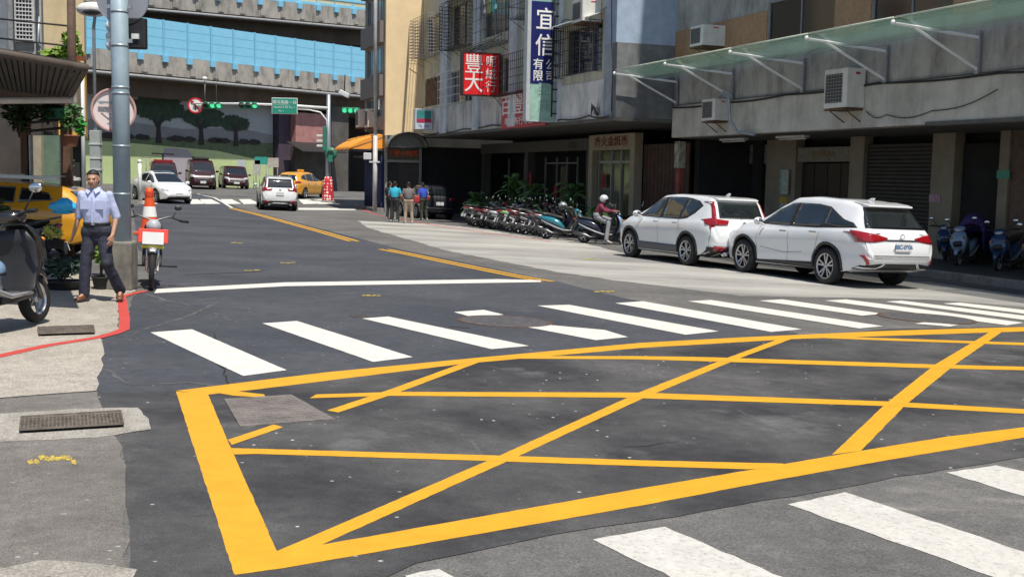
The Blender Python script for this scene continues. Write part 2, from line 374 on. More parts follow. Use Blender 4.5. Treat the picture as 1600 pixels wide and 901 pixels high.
# iron covers and grates
rust = mat('rusty_iron', (.13, .075, .05), .8, .3, var=.4, scale=12, bump=.5, bscale=90)
iron = mat('plate_iron', (.17, .15, .135), .85, .0, var=.35, scale=7, bump=.9, bscale=55)
def flatdisc(name, px, py, rx, label, mt, cat='manhole cover'):
    c = gp(px, py); r = (gp(px + rx, py) - c).length
    o = thing(name, label, cat, c, 0)
    o.rotation_euler = (math.atan(-.0114), math.atan(.025), 0)
    a = MB(); a.lathe([(r * .93, .003), (r * .93, .007), (0, .007)], n=40, smooth=False)
    for i in range(-4, 5):
        hw = math.sqrt(max(0, (r * .74) ** 2 - (i * r * .165) ** 2)); a.box((0, i * r * .165, .0075), (hw * 2, r * .015, .002))
    ob('cover_plate', a, mat('cover_tar', (.085, .082, .085), .8, var=.4, scale=9, bump=.5), o)
    a = MB(); a.lathe([(r, .002), (r, .008), (r * .93, .009), (r * .93, .002)], n=48, smooth=False); ob('rim', a, mt, o)
flatdisc('manhole_cover', 789, 502, 69, 'large round manhole cover with rusty rim between the short and the long white stripe', rust)
flatdisc('manhole_cover', 1447, 497, 58, 'round rusty manhole cover crossed by white stripes in front of the parked cars', rust)
flatdisc('manhole_cover', 563, 494, 16, 'small brown valve cover beside the tip of a crosswalk stripe', rust)
def groundslab(name, px, z0, z1, mt, label, cat):
    P = [gp(*p) for p in px]; mb = MB(); n = len(P)
    mb.add([(p.x, p.y, p.z + z0) for p in P] + [(p.x, p.y, p.z + z1) for p in P], [tuple(range(n)), tuple(range(n, 2 * n))] + [(i, (i + 1) % n, n + (i + 1) % n, n + i) for i in range(n)])
    return P, mb
P, mb = groundslab('x', [(350, 625), (455, 618), (523, 656), (375, 668)], .0045, .012, iron, '', '')
for i in range(1, 14):
    for j in range(1, 12):
        a = P[0].lerp(P[1], i / 14).lerp(P[3].lerp(P[2], i / 14), j / 12); mb.box((a.x, a.y, a.z + .0125), (.04, .008, .003), rz=.8 if (i + j) % 2 else -.8)
tag(ob('access_cover', mb, iron), 'rectangular rusty checkered steel plate set in a corner of the yellow box', 'manhole cover')
def grate(px, n, k, label):
    P = [gp(*p) for p in px]; mb = MB(); c = sum(P, V()) / 4
    def q(a, b, dz): r = P[0].lerp(P[1], a).lerp(P[3].lerp(P[2], a), b); return (r.x, r.y, r.z + dz)
    t = thing('drain_grate', label, 'drain grate', c)
    mb = MB(MX.Translation(-c))
    mb.add([q(0, 0, .02), q(1, 0, .02), q(1, 1, .02), q(0, 1, .02)], [(0, 1, 2, 3)])
    ob('pit', mb, mat('drain_dark', (.012, .012, .012), .9, var=0), t, fix=False)
    mb = MB(MX.Translation(-c))
    for i in range(n + 1): mb.tube([q(i / n, 0, .03), q(i / n, 1, .03)], .007, 4, smooth=False)
    for i in range(k + 1): mb.tube([q(0, i / k, .034), q(1, i / k, .034)], .009, 4, smooth=False)
    ob('bars', mb, mat('grate_iron', (.2, .17, .14), .7, .4, var=.4, scale=15), t)
grate([(33, 659), (189, 649), (193, 669), (31, 679)], 26, 5, 'long rusty drain grate in a pale concrete surround at the near left')
grate([(59, 516), (146, 513), (148, 523), (61, 526)], 24, 5, 'dusty drain grate in the pavement beside the scooter and the red line')

# scuffs, cracks and tyre rubber on the asphalt
def scuff(name, col, items, z):
    mb = MB()
    for px, wd in items:
        P = [gp(*p).xy for p in px]; L_, R_ = [], []
        Q = []
        for a_, b_ in zip(P, P[1:]):
            n_ = max(2, int((b_ - a_).length / .12))
            Q += [a_.lerp(b_, k / n_) + V((rnd.uniform(-.025, .025), rnd.uniform(-.025, .025))) for k in range(n_)]
        Q.append(P[-1])
        for i, q in enumerate(Q):
            d = (Q[min(i + 1, len(Q) - 1)] - Q[max(i - 1, 0)]).normalized(); w_ = wd * rnd.uniform(.25, 1) * math.sin(math.pi * (i + .5) / len(Q)) ** .5 + .003
            L_.append(q + V((-d.y, d.x)) * w_ / 2); R_.append(q - V((-d.y, d.x)) * w_ / 2)
        for i in range(len(Q) - 1):
            v = [L_[i], L_[i + 1], R_[i + 1], R_[i]]; mb.add([(p.x, p.y, gh(p.x, p.y) + z) for p in v], [(3, 2, 1, 0)])
    tag(ob(name, mb, ground_mat(name + '_mat', col, tuple(c * .8 for c in col), big=3, fine=90), fix=False), kind='structure')
scuff('road_cracks', (.125, .125, .122), [([(205, 522), (250, 508), (300, 492), (345, 470)], .05), ([(240, 448), (300, 443), (360, 452)], .1), ([(230, 490), (280, 484), (330, 489), (372, 505)], .05), ([(215, 455), (260, 470), (300, 478)], .08), ([(205, 600), (300, 598), (345, 605)], .05),
   ([(120, 560), (160, 575), (200, 600)], .04), ([(900, 500), (960, 488), (1010, 480)], .02), ([(1150, 640), (1190, 655), (1230, 662)], .02), ([(740, 690), (757, 715)], .03), ([(350, 330), (430, 333)], .1), ([(470, 700), (480, 715)], .02)], .0046)
scuff('tyre_marks', (.02, .02, .022), [([(290, 430), (350, 427), (412, 424)], .09), ([(700, 510), (735, 513)], .06), ([(365, 620), (340, 560), (335, 520)], .02), ([(1290, 562), (1370, 569)], .05), ([(980, 700), (1060, 690)], .03)], .0044)
# ------------------------------------------------------------------ shared building materials
wall_grey = mat('weathered_render', (.4, .385, .345), .85, var=.22, scale=1.3, streak=.7, dirt=(.11, .1, .088), bump=.4, bscale=25)
wall_pale = mat('stained_pale_render', (.72, .71, .67), .85, var=.15, scale=1.2, streak=.55, dirt=(.13, .12, .105), bump=.25, bscale=40)
wall_cream = mat('greenish_cream_render', (.56, .54, .41), .85, var=.15, scale=1.2, streak=.5, dirt=(.14, .13, .1), bump=.2)
tile_brown = mat('brown_tile_band', (.4, .23, .12), .7, var=.2, scale=8, streak=.3, dirt=(.14, .09, .05), bump=.3, bscale=80)
blue_paint = mat('pale_blue_paint', (.36, .44, .56), .7, var=.12, scale=3, streak=.4, dirt=(.2, .22, .24))
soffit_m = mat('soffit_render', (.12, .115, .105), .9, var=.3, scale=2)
dark_in = mat('dark_interior', (.022, .021, .02), .9, var=.4, scale=1.5)  # near-black base colour holds the deep shade of arcades and doorways
shutter_m = mat('dark_roller_shutter', (.06, .058, .055), .5, .3, var=.2, scale=3)
glass_d = mat('dark_window_glass', (.015, .02, .025), .08, var=0, spec=.7)
alu = mat('window_aluminium', (.42, .42, .41), .45, .6, var=.15, scale=8)
bar_dark = mat('dark_iron_bars', (.035, .033, .032), .6, .3, var=.3, scale=12)
bar_grey = mat('grey_iron_bars', (.25, .25, .25), .6, .2, var=.3, scale=12)
white_metal = mat('white_painted_steel', (.72, .74, .74), .4, .1, var=.08, scale=9, streak=.15, dirt=(.35, .3, .25))
ac_white = mat('air_conditioner_white', (.7, .69, .64), .5, var=.08, scale=5, streak=.3, dirt=(.35, .28, .2))
ac_dark = mat('air_conditioner_grille', (.06, .06, .06), .7, var=.2, scale=30)
stone_beige = mat('beige_stone_facing', (.3, .26, .19), .6, var=.15, scale=2.5, streak=.2, dirt=(.2, .16, .12))
cable_m = mat('black_cable', (.02, .02, .02), .6, var=0)
galv = mat('galvanised_steel', (.36, .41, .45), .45, .5, var=.12, scale=5, streak=.25, dirt=(.25, .25, .25))

def wall_cells(mb, t0, t1, z0, z1, p0, p1, holes=()):
    ts = sorted({t0, t1, *[h[0] for h in holes], *[h[1] for h in holes]}); zs = sorted({z0, z1, *[h[2] for h in holes], *[h[3] for h in holes]})
    for a, b in zip(ts, ts[1:]):
        for c, d in zip(zs, zs[1:]):
            tm, zm = (a + b) / 2, (c + d) / 2
            if t0 < tm < t1 and z0 < zm < z1 and not any(h[0] < tm < h[1] and h[2] < zm < h[3] for h in holes): mb.bb((a, p0, c), (b, p1, d))
def window(root, t0, t1, z0, z1, p, n=2, fr=alu, name='window', gl=glass_d):
    a = MB(); w_ = .05
    for c, d in (((t0, p - .06, z0), (t1, p, z0 + w_)), ((t0, p - .06, z1 - w_), (t1, p, z1))): a.bb(c, d)
    for i in range(n + 1):
        t = t0 + (t1 - t0) * i / n; t = min(max(t, t0 + w_ / 2), t1 - w_ / 2); a.bb((t - w_ / 2, p - .055, z0 + w_), (t + w_ / 2, p - .005, z1 - w_))
    f = ob(name, a, fr, root); g = MB(); g.bb((t0 + .01, p - .045, z0 + .01), (t1 - .01, p - .03, z1 - .01)); ob('pane', g, gl, f)
def cage(t0, t1, z0, z1, p0, p1, label, mt, dt=.12, dz=.45, root=None, roof=None, tray=True):
    o = thing('window_cage', label, 'window cage', FP(t0, p0, z0), FROT, 'barred cages over the windows of the sign building')
    a = MB(MX.Translation((-t0, -p0, -z0))); r = .014
    n = max(2, int((t1 - t0) / dt)); k = max(1, round((z1 - z0) / dz))
    for i in range(n + 1):
        t = t0 + (t1 - t0) * i / n; a.tube([(t, p1, z0), (t, p1, z1)], r * .8, 4, smooth=False)
    for j in range(k + 1):
        z = z0 + (z1 - z0) * j / k; a.tube([(t0, p0, z), (t0, p1, z), (t1, p1, z), (t1, p0, z)], r, 4, smooth=False)
    m_ = max(2, int(abs(p1 - p0) / .15))
    for i in range(m_):
        pp = p0 + (p1 - p0) * i / m_
        for t in (t0, t1): a.tube([(t, pp, z0), (t, pp, z1)], r * .8, 4, smooth=False)
    ob('bars', a, mt, o)
    if tray:
        b = MB(MX.Translation((-t0, -p0, -z0))); [b.bb((t0, p0 + (p1 - p0) * k / 5 + .01, z0 - .04), (t1, p0 + (p1 - p0) * k / 5 + .035, z0 - .01)) for k in range(5)]
        for t in (t0 + .1, (t0 + t1) / 2, t1 - .1): b.tube([(t, p0, z0 - .45), (t, p1 - .05, z0 - .03)], .015, 4, smooth=False)
        ob('tray', b, mt, o)
    if roof:
        b = MB(MX.Translation((-t0, -p0, -z0)))
        b.prism([(p0, z1 + .28), (p1 + .15, z1 + .05), (p1 + .15, z1 + .08), (p0, z1 + .31)], t1 - t0 + .2, 'X', t0 - .1); ob('rain_hood', b, roof, o)
    return o
def aircon(t, p, z, wt, wp, h, label, white_front=True, grp='air conditioners on the street front'):
    # box hung on the front; its fan faces the street end that looks to the camera
    o = thing('air_conditioner', label, 'air conditioner', FP(t, p, z), FROT, grp)
    a = MB(); a.bb((-wt / 2, 0, 0), (wt / 2, wp, h)); ob('casing', a, ac_white, o, bevel=.02)
    louv = False; a = MB(); a.bb((-wt * .30, wp - .01, h * .13), (wt * .42, wp + .004, h * .87)); ob('fan_opening', a, ac_dark, o)
    g = MB()
    for i in range(9): g.bb((-wt * .30, wp + .006, h * (.15 + .085 * i)), (wt * .42, wp + .011, h * (.162 + .085 * i)))
    for i in range(7): g.bb((-wt * (.30 - .12 * i) - .004, wp + .012, h * .13), (-wt * (.30 - .12 * i) + .004, wp + .016, h * .87))
    ob('fan_grille', g, mat('fan_guard', (.3, .29, .27), .6), o)
    a = MB(); a.bb((-wt / 2 - .004, wp * .3, h * .84), (-wt / 2 - .001, wp * .55, h * .9)); ob('badge', a, mat('red_badge', (.45, .05, .05), .5), o)
    a = MB()
    for pp in (wp + .003,):
        for i in range(8): a.bb((-wt * .38, pp, h * (.15 + .09 * i)), (wt * .38, pp + .006, h * (.19 + .09 * i)))
    if louv and not white_front: ob('louvres', a, mat('air_conditioner_shade', (.45, .44, .41), .6, var=.1), o)
    a = MB()
    for s in (-.35, .35): a.tube([(s * wt, -.02, -.35), (s * wt, wp * .9, -.03), (s * wt, -.02, -.03)], .02, 4, smooth=False)
    a.bb((-wt * .45, 0, -.06), (wt * .45, wp, -.02)); ob('bracket', a, mat('rusty_bracket', (.13, .07, .04), .8, .2, var=.4, scale=14), o)
    return o
def FM(): return MX()
P2_ = 2.1
ZF = -.36                                   # arcade floor level
# ------------------------------------------------------------------ near building on the right
b1 = thing('grey_building', 'grey rendered building with brown tile band above the parked white cars', 'building', FA, FROT)
a = MB()
win = [(-8, -5, 5.45, 6.75), (-4, -1, 5.45, 6.75), (.6, 3.4, 5.45, 6.75), (4.6, 7.5, 5.45, 6.75), (9.0, 12.2, 5.45, 6.75), (13.6, 15.1, 4.5, 5.6)]
wall_cells(a, -14, 17.7, 4.05, 5.3, -.35, -.06)
wall_cells(a, -14, 17.7, 5.3, 6.5, -.35, -.07, [(w_[0], w_[1], max(5.3, w_[2]), 6.5) for w_ in win[:5]] + [(13.6, 15.1, 5.3, 5.6)])
wall_cells(a, -14, 17.7, 6.5, 28, -.35, -.065, [(w_[0], w_[1], z, z + 1.4) for w_ in win[:5] for z in (6.5, 8.6, 11.6, 14.6)])
a.bb((17.4, -9, 3.0), (17.7, -.35, 28)); a.bb((-14, -9, 28), (17.7, -.06, 28.3))
ob('wall', a, wall_grey, b1)
for t0, t1 in ((-14, -8.01), (-4.99, -4.01), (-.99, .59), (3.41, 4.59), (7.51, 8.99), (12.21, 17.69)): ob('tile_band', MB().bb((t0, -.064, 5.42), (t1, -.03, 6.5)), tile_brown, b1)
a = MB(); a.bb((-14, -.35, 3.0), (17.7, 0, 4.05)); ob('ledge', a, mat('ledge_render', (.56, .53, .465), .85, var=.2, scale=1.2, streak=.45, dirt=(.16, .145, .125), bump=.4, bscale=25), b1, bevel=.02)
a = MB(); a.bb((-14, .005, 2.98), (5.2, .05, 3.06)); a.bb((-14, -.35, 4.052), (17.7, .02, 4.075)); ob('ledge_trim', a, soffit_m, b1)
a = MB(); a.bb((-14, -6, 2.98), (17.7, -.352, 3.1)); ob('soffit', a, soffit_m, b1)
for i, w_ in enumerate(win[:5]):
    window(b1, w_[0], w_[1], 5.44, 6.75, -.1, 2, bar_grey)
    for z in (8.6, 11.6, 14.6): window(b1, w_[0], w_[1], z, z + 1.4, -.1, 3)
# arcade back wall with its piers and doors
PI_ = -3.0
for t0, t1 in ((14.8, 16.5), (11.35, 12.0), (7.6, 8.45), (5.7, 6.02), (-1.2, -.4)): ob('pier', MB().bb((t0, PI_ - .3, ZF - .1), (t1, PI_ + .02, 2.98)), stone_beige, b1)
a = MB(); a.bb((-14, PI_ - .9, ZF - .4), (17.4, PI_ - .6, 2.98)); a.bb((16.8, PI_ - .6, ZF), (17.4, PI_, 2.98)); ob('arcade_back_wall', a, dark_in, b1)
def shutter(root, t0, t1, z0, z1, p, mt=shutter_m, name='roller_shutter', label=None):
    a = MB(); n = int((z1 - z0) / .11); pts = []
    for i in range(n):
        z = z0 + (z1 - z0) * i / n; h = (z1 - z0) / n; pts += [(p, z), (p + .02, z + h * .25), (p + .02, z + h * .75)]
    pts += [(p, z1), (p - .05, z1), (p - .05, z0)]; a.prism(pts, t1 - t0, 'X', t0); return ob(name, a, mt, root, label)
shutter(b1, 8.47, 11.33, ZF, 2.75, PI_ - .12)
shutter(b1, 16.5, 20, 2.2, 2.85, PI_ - .1, alu)
a = MB(); a.bb((12.02, PI_ - .2, 2.25), (14.78, PI_ - .05, 2.7))
for i in range(24): a.bb((12.05 + i * .114, PI_ - .05, 2.27), (12.1 + i * .114, PI_ - .035, 2.68))
ob('door_fascia', a, mat('ribbed_fascia', (.3, .28, .24), .6, var=.2), b1)
put_text('door_fascia_lettering', '六三七七八八', .2, mat('tarnished_brass', (.34, .22, .07), .5, .4, var=.3, scale=20), b1, (13.4, PI_ - .02, 2.48), (R(90), 0, R(180)), bold=.004)
a = MB()
for i in range(4): a.bb((12.06 + i * .68, PI_ - .3, ZF), (12.70 + i * .68, PI_ - .22, 2.2))
ob('door', a, mat('dark_folding_door', (.03, .028, .027), .4, .2, var=.3, scale=4), b1)
a = MB(); a.bb((2.6, PI_ - .3, ZF), (5.68, PI_ - .05, 2.98)); ob('stone_wall', a, mat('brown_stone', (.16, .105, .075), .7, var=.3, scale=9, bump=.4), b1)
a = MB(); a.bb((6.04, PI_ - .32, ZF), (7.58, PI_ - .25, 2.7)); ob('dark_doorway', a, dark_in, b1)
# glass entrance right under the corner
a = MB(); a.bb((15.0, -2.9, 1.2), (15.4, -2.86, 2.0)); a.bb((15.0, -2.9, .1), (15.4, -2.86, .9)); ob('paper_notice', a, mat('notice_paper', (.5, .55, .5), .8, var=.3, scale=12), b1)
for k, (t, z, c) in enumerate(((15.45, 1.9, (.2, .45, .38)), (15.45, 1.65, (.2, .45, .38)), (15.45, 1.4, (.2, .45, .38)), (15.4, 1.0, (.6, .4, .08)), (8.25, 1.25, (.5, .3, .4)), (5.85, 1.9, (.1, .4, .3)))):
    a = MB(); a.bb((t - .22, PI_ + .022, z - .1), (t + .2, PI_ + .045, z + .1)); ob('wall_plate', a, mat('plate%d' % k, c, .6, var=.2), b1)
# fluorescent battens under the soffit
for t, lab in ((12.4, 'white tube lamp batten under the soffit over the ribbed door fascia'), (15.7, 'white tube lamp batten under the soffit over the grey pier with notices')):
    o = thing('tube_lamp', lab, 'lamp', FP(t, -1.2, 2.9), FROT, 'tube lamps under the soffit')
    a = MB(); a.bb((-.75, -.09, 0), (.75, .09, .075)); ob('batten', a, white_metal, o, bevel=.01)
    a = MB(); a.tube([(-.7, 0, -.03), (.7, 0, -.03)], .02, 8); ob('tube', a, mat('lamp_tube', (.8, .8, .78), .3, var=0), o)
tag(ob('sidewalk', MB(MX.Translation(FA) @ MX.Rotation(FROT, 4, 'Z')).bb((-14, -6, -1.2), (17.6, -.2, ZF)), mat('arcade_floor', (.075, .072, .07), .6, var=.3, scale=3), fix=True), kind='structure')
tag(ob('kerb', MB(MX.Translation(FA) @ MX.Rotation(FROT, 4, 'Z')).bb((-14, -.198, -1.2), (17.4, 0, ZF + .004)), kerbm, bevel=.025), kind='structure')
# glass canopy : brackets and one sheet per bay
steel_w = mat('bright_white_steel', (.82, .84, .84), .4, .0, var=.04); glass_c = mat('green_canopy_glass', (.42, .66, .56), .15, var=.05, scale=.6, alpha=.38, spec=.5)
tips = [-7.5, -4.2, -.6, 3.66, 6.76, 10.22, 13.9, 17.4, 20.4]
WHERE = ['beyond the right frame edge', 'outside at the far right', 'nearest the right picture edge', 'right of the big air conditioner', 'directly above the big air conditioner', 'left of the big air conditioner', 'just right of the window air conditioner', 'at the corner beside the blue painted wall']
BR = [t for t in tips if t < 17.6]
for i, t in enumerate(BR):
    o = thing('canopy_bracket', 'white triangular steel bracket of the glass canopy, ' + WHERE[i], 'bracket', FP(t, 0, 4.17), FROT, 'white steel brackets of the glass canopy')
    a = MB(); a.tube([(0, .03, .66), (0, 2.3, .82)], .035, 6, smooth=False); ob('arm', a, steel_w, o)
    a = MB(); a.tube([(0, .03, -.02), (0, 1.75, .76)], .032, 6, smooth=False); ob('strut', a, steel_w, o)
    a = MB(); a.bb((-.06, 0, -.12), (.06, .05, .8)); ob('wall_plate', a, mat('dull_steel', (.33, .34, .36), .5, .5, var=.2), o)
    a = MB(); a.ball((0, 2.32, .84), .055); ob('end_cap', a, steel_w, o)
for i in range(len(BR)):
    t0, t1 = BR[i], (BR[i] + 3.4 if i == len(BR) - 1 else BR[i + 1])
    if i == len(BR) - 1: continue
    w_ = t1 - t0 - .06; G = []
    o = thing('canopy_glass', 'green glass canopy sheet spanning from the bracket ' + WHERE[i], 'canopy', FP(t0 + .03, 0, 4.17), FROT, 'green glass sheets of the canopy')
    a = MB(); nx, ny = 16, 10
    def zz(p): return .9 + .02 * p - .22 * math.sin(math.pi * min(1, max(0, p / 2.2))) ** 1.2
    grid = []
    for x_ in range(nx + 1):
        f = x_ / nx; pin = .06 + (1.25 * max(0, (f - .72) / .28) ** 2.2)          # inner far corner rounded off
        grid.append([(f * w_, pin + (2.28 - pin) * y_ / ny) for y_ in range(ny + 1)])
    vs = [(q[0], q[1], zz(q[1])) for r in grid for q in r] + [(q[0], q[1], zz(q[1]) + .012) for r in grid for q in r]
    N = (nx + 1) * (ny + 1); fs = []
    for x_ in range(nx):
        for y_ in range(ny):
            k = x_ * (ny + 1) + y_; fs += [(k, k + 1, k + ny + 2, k + ny + 1), (N + k, N + k + ny + 1, N + k + ny + 2, N + k + 1)]
    for x_ in range(nx):
        for k, y_ in ((0, 0), (0, ny)):
            k = x_ * (ny + 1) + y_; fs.append((k, k + ny + 1, N + k + ny + 1, N + k))
    a.add(vs, fs, True); ob('glass_sheet', a, glass_c, o)
    a = MB(); a.tube([(0, 2.29, zz(2.28)), (w_, 2.29, zz(2.28))], .022, 6); ob('edge_strip', a, mat('canopy_edge', (.62, .68, .55), .4, var=.1), o)
aircon(14.45, 0, 3.43, .8, .5, .66, 'small split air conditioner hanging from the ledge under the canopy, nearer the corner')
aircon(8.0, 0, 3.5, .95, .55, .98, 'large stained white air conditioner on a rusty shelf below the glass canopy')
aircon(14.9, -.05, 5.72, .8, .8, .62, 'white window air conditioner in a cage set in the brown tile band')
def cable(pts, r, label, mt=cable_m, name='cable', cat='cable', sag=.0):
    P = []
    for i in range(len(pts) - 1):
        a_, b_ = V(pts[i]), V(pts[i + 1])
        for k in range(8): f = k / 8; q = a_.lerp(b_, f); q.z -= sag * math.sin(math.pi * f); P.append(q)
    P.append(V(pts[-1])); mb = MB(); mb.tube([tuple(p) for p in P], r, 5)
    return tag(ob(name, mb, mt), label, cat)
cable([FP(t, .03, 4.03 + .05 * math.sin(t * 2)) for t in (-12, -6, -1, 3, 7, 11, 14.5, 17.6)], .028, 'bundle of black cables sagging along the top of the grey ledge', sag=.05)
cable([FP(t, .04, 3.5 + .25 * math.sin(t * .8)) for t in (3, 5, 6.6, 7.4)], .012, 'thin loose black wire drooping across the ledge right of the large air conditioner', sag=.12)
cable([FP(t, .05, 5.2 + .1 * math.sin(t)) for t in (9.4, 11, 12.6, 14.2, 16)], .012, 'thin black wire running below the windows above the canopy', sag=.1)
cable([FP(t, P2_ + .08, 7.3 + .1 * math.sin(t)) for t in (18.5, 22, 26)], .014, 'black wire slung between the window cages beside the tall sign', sag=.25)
cable([FP(14.3, .25, 4.05), FP(13.9, .35, 4.25), FP(13.5, .35, 4.1), FP(13.45, .3, 3.4), FP(13.2, .2, 3.06), FP(12.3, .15, 2.95)], .05, 'pale ribbed pipe looping down from the small air conditioner', galv, 'hose', 'pipe')
cable([FP(8.4, .3, 4.45), FP(8.1, .2, 4.3), FP(8.2, .2, 3.8), FP(8.3, .12, 3.5)], .045, 'grey insulated pipe behind the large air conditioner', galv, 'hose', 'pipe')

# ------------------------------------------------------------------ middle building with the shop signs
P2 = 2.1; T0, T1 = 17.72, 41.5; Z2 = 3.62
b2 = thing('sign_building', 'grey green building with pale pilasters and caged windows carrying the shop signs', 'building', FP(T0, 0, 0), FROT)
M2 = MX.Translation((-T0, 0, 0))
a = MB(M2); H2 = [(37.9, 40.9, 7.8, 9.6), (33.9, 36.4, 7.7, 9.6), (27.9, 31.6, 7.6, 9.6), (23, 26.6, 7.6, 9.6), (38.0, 41.0, 5.1, 6.5), (33, 37.4, 5.0, 6.5), (26.9, 29.0, 5.1, 6.5), (18.9, 22.2, 5.25, 6.9)]
wall_cells(a, T0 + .9, T1, Z2 + 1.3, 12.2, P2 - .3, P2, H2); ob('wall', a, wall_cream, b2)
a = MB(M2); wall_cells(a, T0 + .9, T1, Z2, Z2 + 1.3, P2 - .3, P2 + .03)
for i in range(60):
    t = 26.5 + i * .25
    if t < 37.5: a.bb((t, P2 + .03, Z2 + .05), (t + .1, P2 + .055, Z2 + 1.25))
ob('sheet_band', a, wall_pale, b2)
for t0, t1 in ((36.6, 37.8), (31.7, 32.6), (26.9, 27.8), (22.4, 22.75)):
    a = MB(M2); a.bb((t0, P2 - .25, Z2), (t1, P2 + .16, 12.2)); ob('pilaster', a, mat('pale_pilaster', (.6, .65, .68), .8, var=.15, scale=3, streak=.5, dirt=(.2, .2, .19)), b2)
a = MB(M2); a.bb((T0, P2 - .5, 6.05), (T0 + .9, P2 + .04, 12.2)); a.bb((T0 - .001, -6, 6.05), (T0 + .3, P2 - .5, 12.2)); ob('painted_corner', a, blue_paint, b2)
a = MB(M2); a.bb((T0 + .3, P2 - .5, Z2), (T0 + .9, P2 + .035, 6.05)); ob('corner_column', a, mat('chalky_blue_render', (.34, .38, .42), .85, var=.2, scale=3, streak=.6, dirt=(.15, .15, .15)), b2)
a = MB(M2); a.bb((T0, -6, Z2), (T0 + .299, P2 - .003, 6.05)); ob('end_wall', a, mat('patched_cement', (.17, .175, .18), .9, var=.35, scale=1.6, streak=.7, dirt=(.08, .08, .08), bump=.6, bscale=30), b2)
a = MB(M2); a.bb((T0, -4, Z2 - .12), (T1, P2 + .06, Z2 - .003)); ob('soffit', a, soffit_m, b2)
for i, h in enumerate(H2):
    window(b2, h[0] - T0, h[1] - T0, h[2], h[3], P2 - .12, 3, bar_grey if i % 2 else alu)
for z in (10.4,):
    for t in (19, 23.5, 28.2, 33.2, 38.2): window(b2, t - T0, t + 2.6 - T0, z, z + 1.6, P2 + .02, 3)
cage(38.0, 41.4, 7.6, 9.5, P2, P2 + .75, 'grey barred cage with projecting rails beside the beige wall, upper storey', bar_grey, .35, .16)
cage(33.2, 36.5, 7.55, 9.6, P2, P2 + .6, 'dark barred cage between two pale pilasters, upper storey left of the black box cage', bar_dark, .4, .17, roof=white_metal)
cage(27.9, 32.6, 7.15, 9.6, P2, P2 + .9, 'big black box cage with laundry above the red sign', bar_dark, .6, .5)
cage(23.2, 26.4, 7.8, 9.6, P2, P2 + .7, 'dark box cage just left of the tall blue sign, upper storey', bar_dark, .3, .5)
cage(33, 37.3, 4.95, 6.5, P2, P2 + .4, 'white framed cage behind the red square sign, lower storey', white_metal, .5, .38, tray=False)
cage(23.6, 29, 4.95, 6.5, P2, P2 + .45, 'dark cage between red sign and tall blue sign, lower storey', bar_dark, .22, .3)
cage(18.9, 22.3, 5.2, 6.9, P2, P2 + .45, 'black barred cage under a white strip hood right of the tall sign', bar_dark, .2, .42, roof=white_metal, tray=False)
a = MB(M2)
for i in range(14): a.bb((38.05 + i * .21, P2 - .02, 5.1), (38.2 + i * .21, P2 + .02, 6.5 - .2 * (i % 3 == 1)))
ob('boarded_window', a, mat('old_boards', (.16, .1, .06), .85, var=.5, scale=5), b2)
for t, (c0, c1, c2) in zip((28.6, 29.2, 30.0), ((.2, .6, .55), (.45, .5, .2), (.3, .3, .35))):
    a = MB(); rows = [[(0 + .25 * k / 4, .06 * math.sin(k * 2.2 + j), -.8 * j / 6) for k in range(9)] for j in range(7)]
    a.loft(rows, cap=False, closed=False); o = ob('laundry', a, mat('laundry%.1f' % t, (c0, c1, c2), .9, var=.15)); o.location = FP(t, P2 + .5, 9.2); o.rotation_euler.z = FROT
    o.modifiers.new('thick', 'SOLIDIFY').thickness = .01
    tag(o, '%s garment drying inside the big black box cage' % {28.6: 'turquoise', 29.2: 'olive', 30.0: 'dark grey'}[t], 'laundry')
aircon(19.5, P2, 6.85, .9, .7, .75, 'beige air conditioner above the black barred cage right of the tall blue sign')
cable([FP(T0 + .8, P2 + .1, 12), FP(18.1, P2 + .1, 8), FP(17.9, P2 + .12, 6.1), FP(17.7, P2 + .14, 5.2), FP(17.8, P2 + .1, 3.8)], .022, 'black cable hanging down the pale blue corner')
cable([FP(t, P2 + .12 + .02 * math.sin(t), 3.72 + .06 * math.sin(t * 1.3)) for t in (18, 19.5, 22, 26, 30, 34, 38, 41)], .03, 'black cable bundle running above the arcade of the sign building', sag=.06)
o = thing('junction_box', 'knot of cables and insulator box on the arcade edge left of the blue corner', 'junction box', FP(19.0, P2 + .05, 3.85), FROT)
a = MB(); a.bb((-.12, 0, -.1), (.12, .12, .14)); ob('case', a, bar_grey, o, bevel=.01); a = MB()
for k in range(4): a.tube([(-.3 + k * .05, .1, -.15), (-.1, .2 + .03 * k, .18 + k * .03), (.3, .12, -.12)], .012, 5)
ob('cable_knot', a, cable_m, o)
# arcade of the sign building
PA = -1.2
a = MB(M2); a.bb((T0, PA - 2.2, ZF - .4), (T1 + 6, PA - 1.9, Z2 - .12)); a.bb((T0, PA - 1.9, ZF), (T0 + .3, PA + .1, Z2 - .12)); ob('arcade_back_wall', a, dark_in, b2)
a = MB(M2); a.bb((26.9, PA - .1, 2.75), (T1, PA + .02, 3.25)); ob('fascia', a, mat('arcade_fascia', (.13, .125, .11), .7, var=.2), b2)
put_text('shop_number', '1533', .34, mat('number_bronze', (.05, .05, .04), .6, var=0), b2, (28.9 - T0, PA + .03, 3.0), (R(90), 0, R(180)), font_w=1.3)
for t in (27.0, 34.4, 41.0): ob('pier', MB(M2).bb((t, PA - .4, ZF), (t + .45, PA, 2.75)), mat('dark_tile_pier', (.1, .095, .085), .5, var=.3, scale=6), b2)
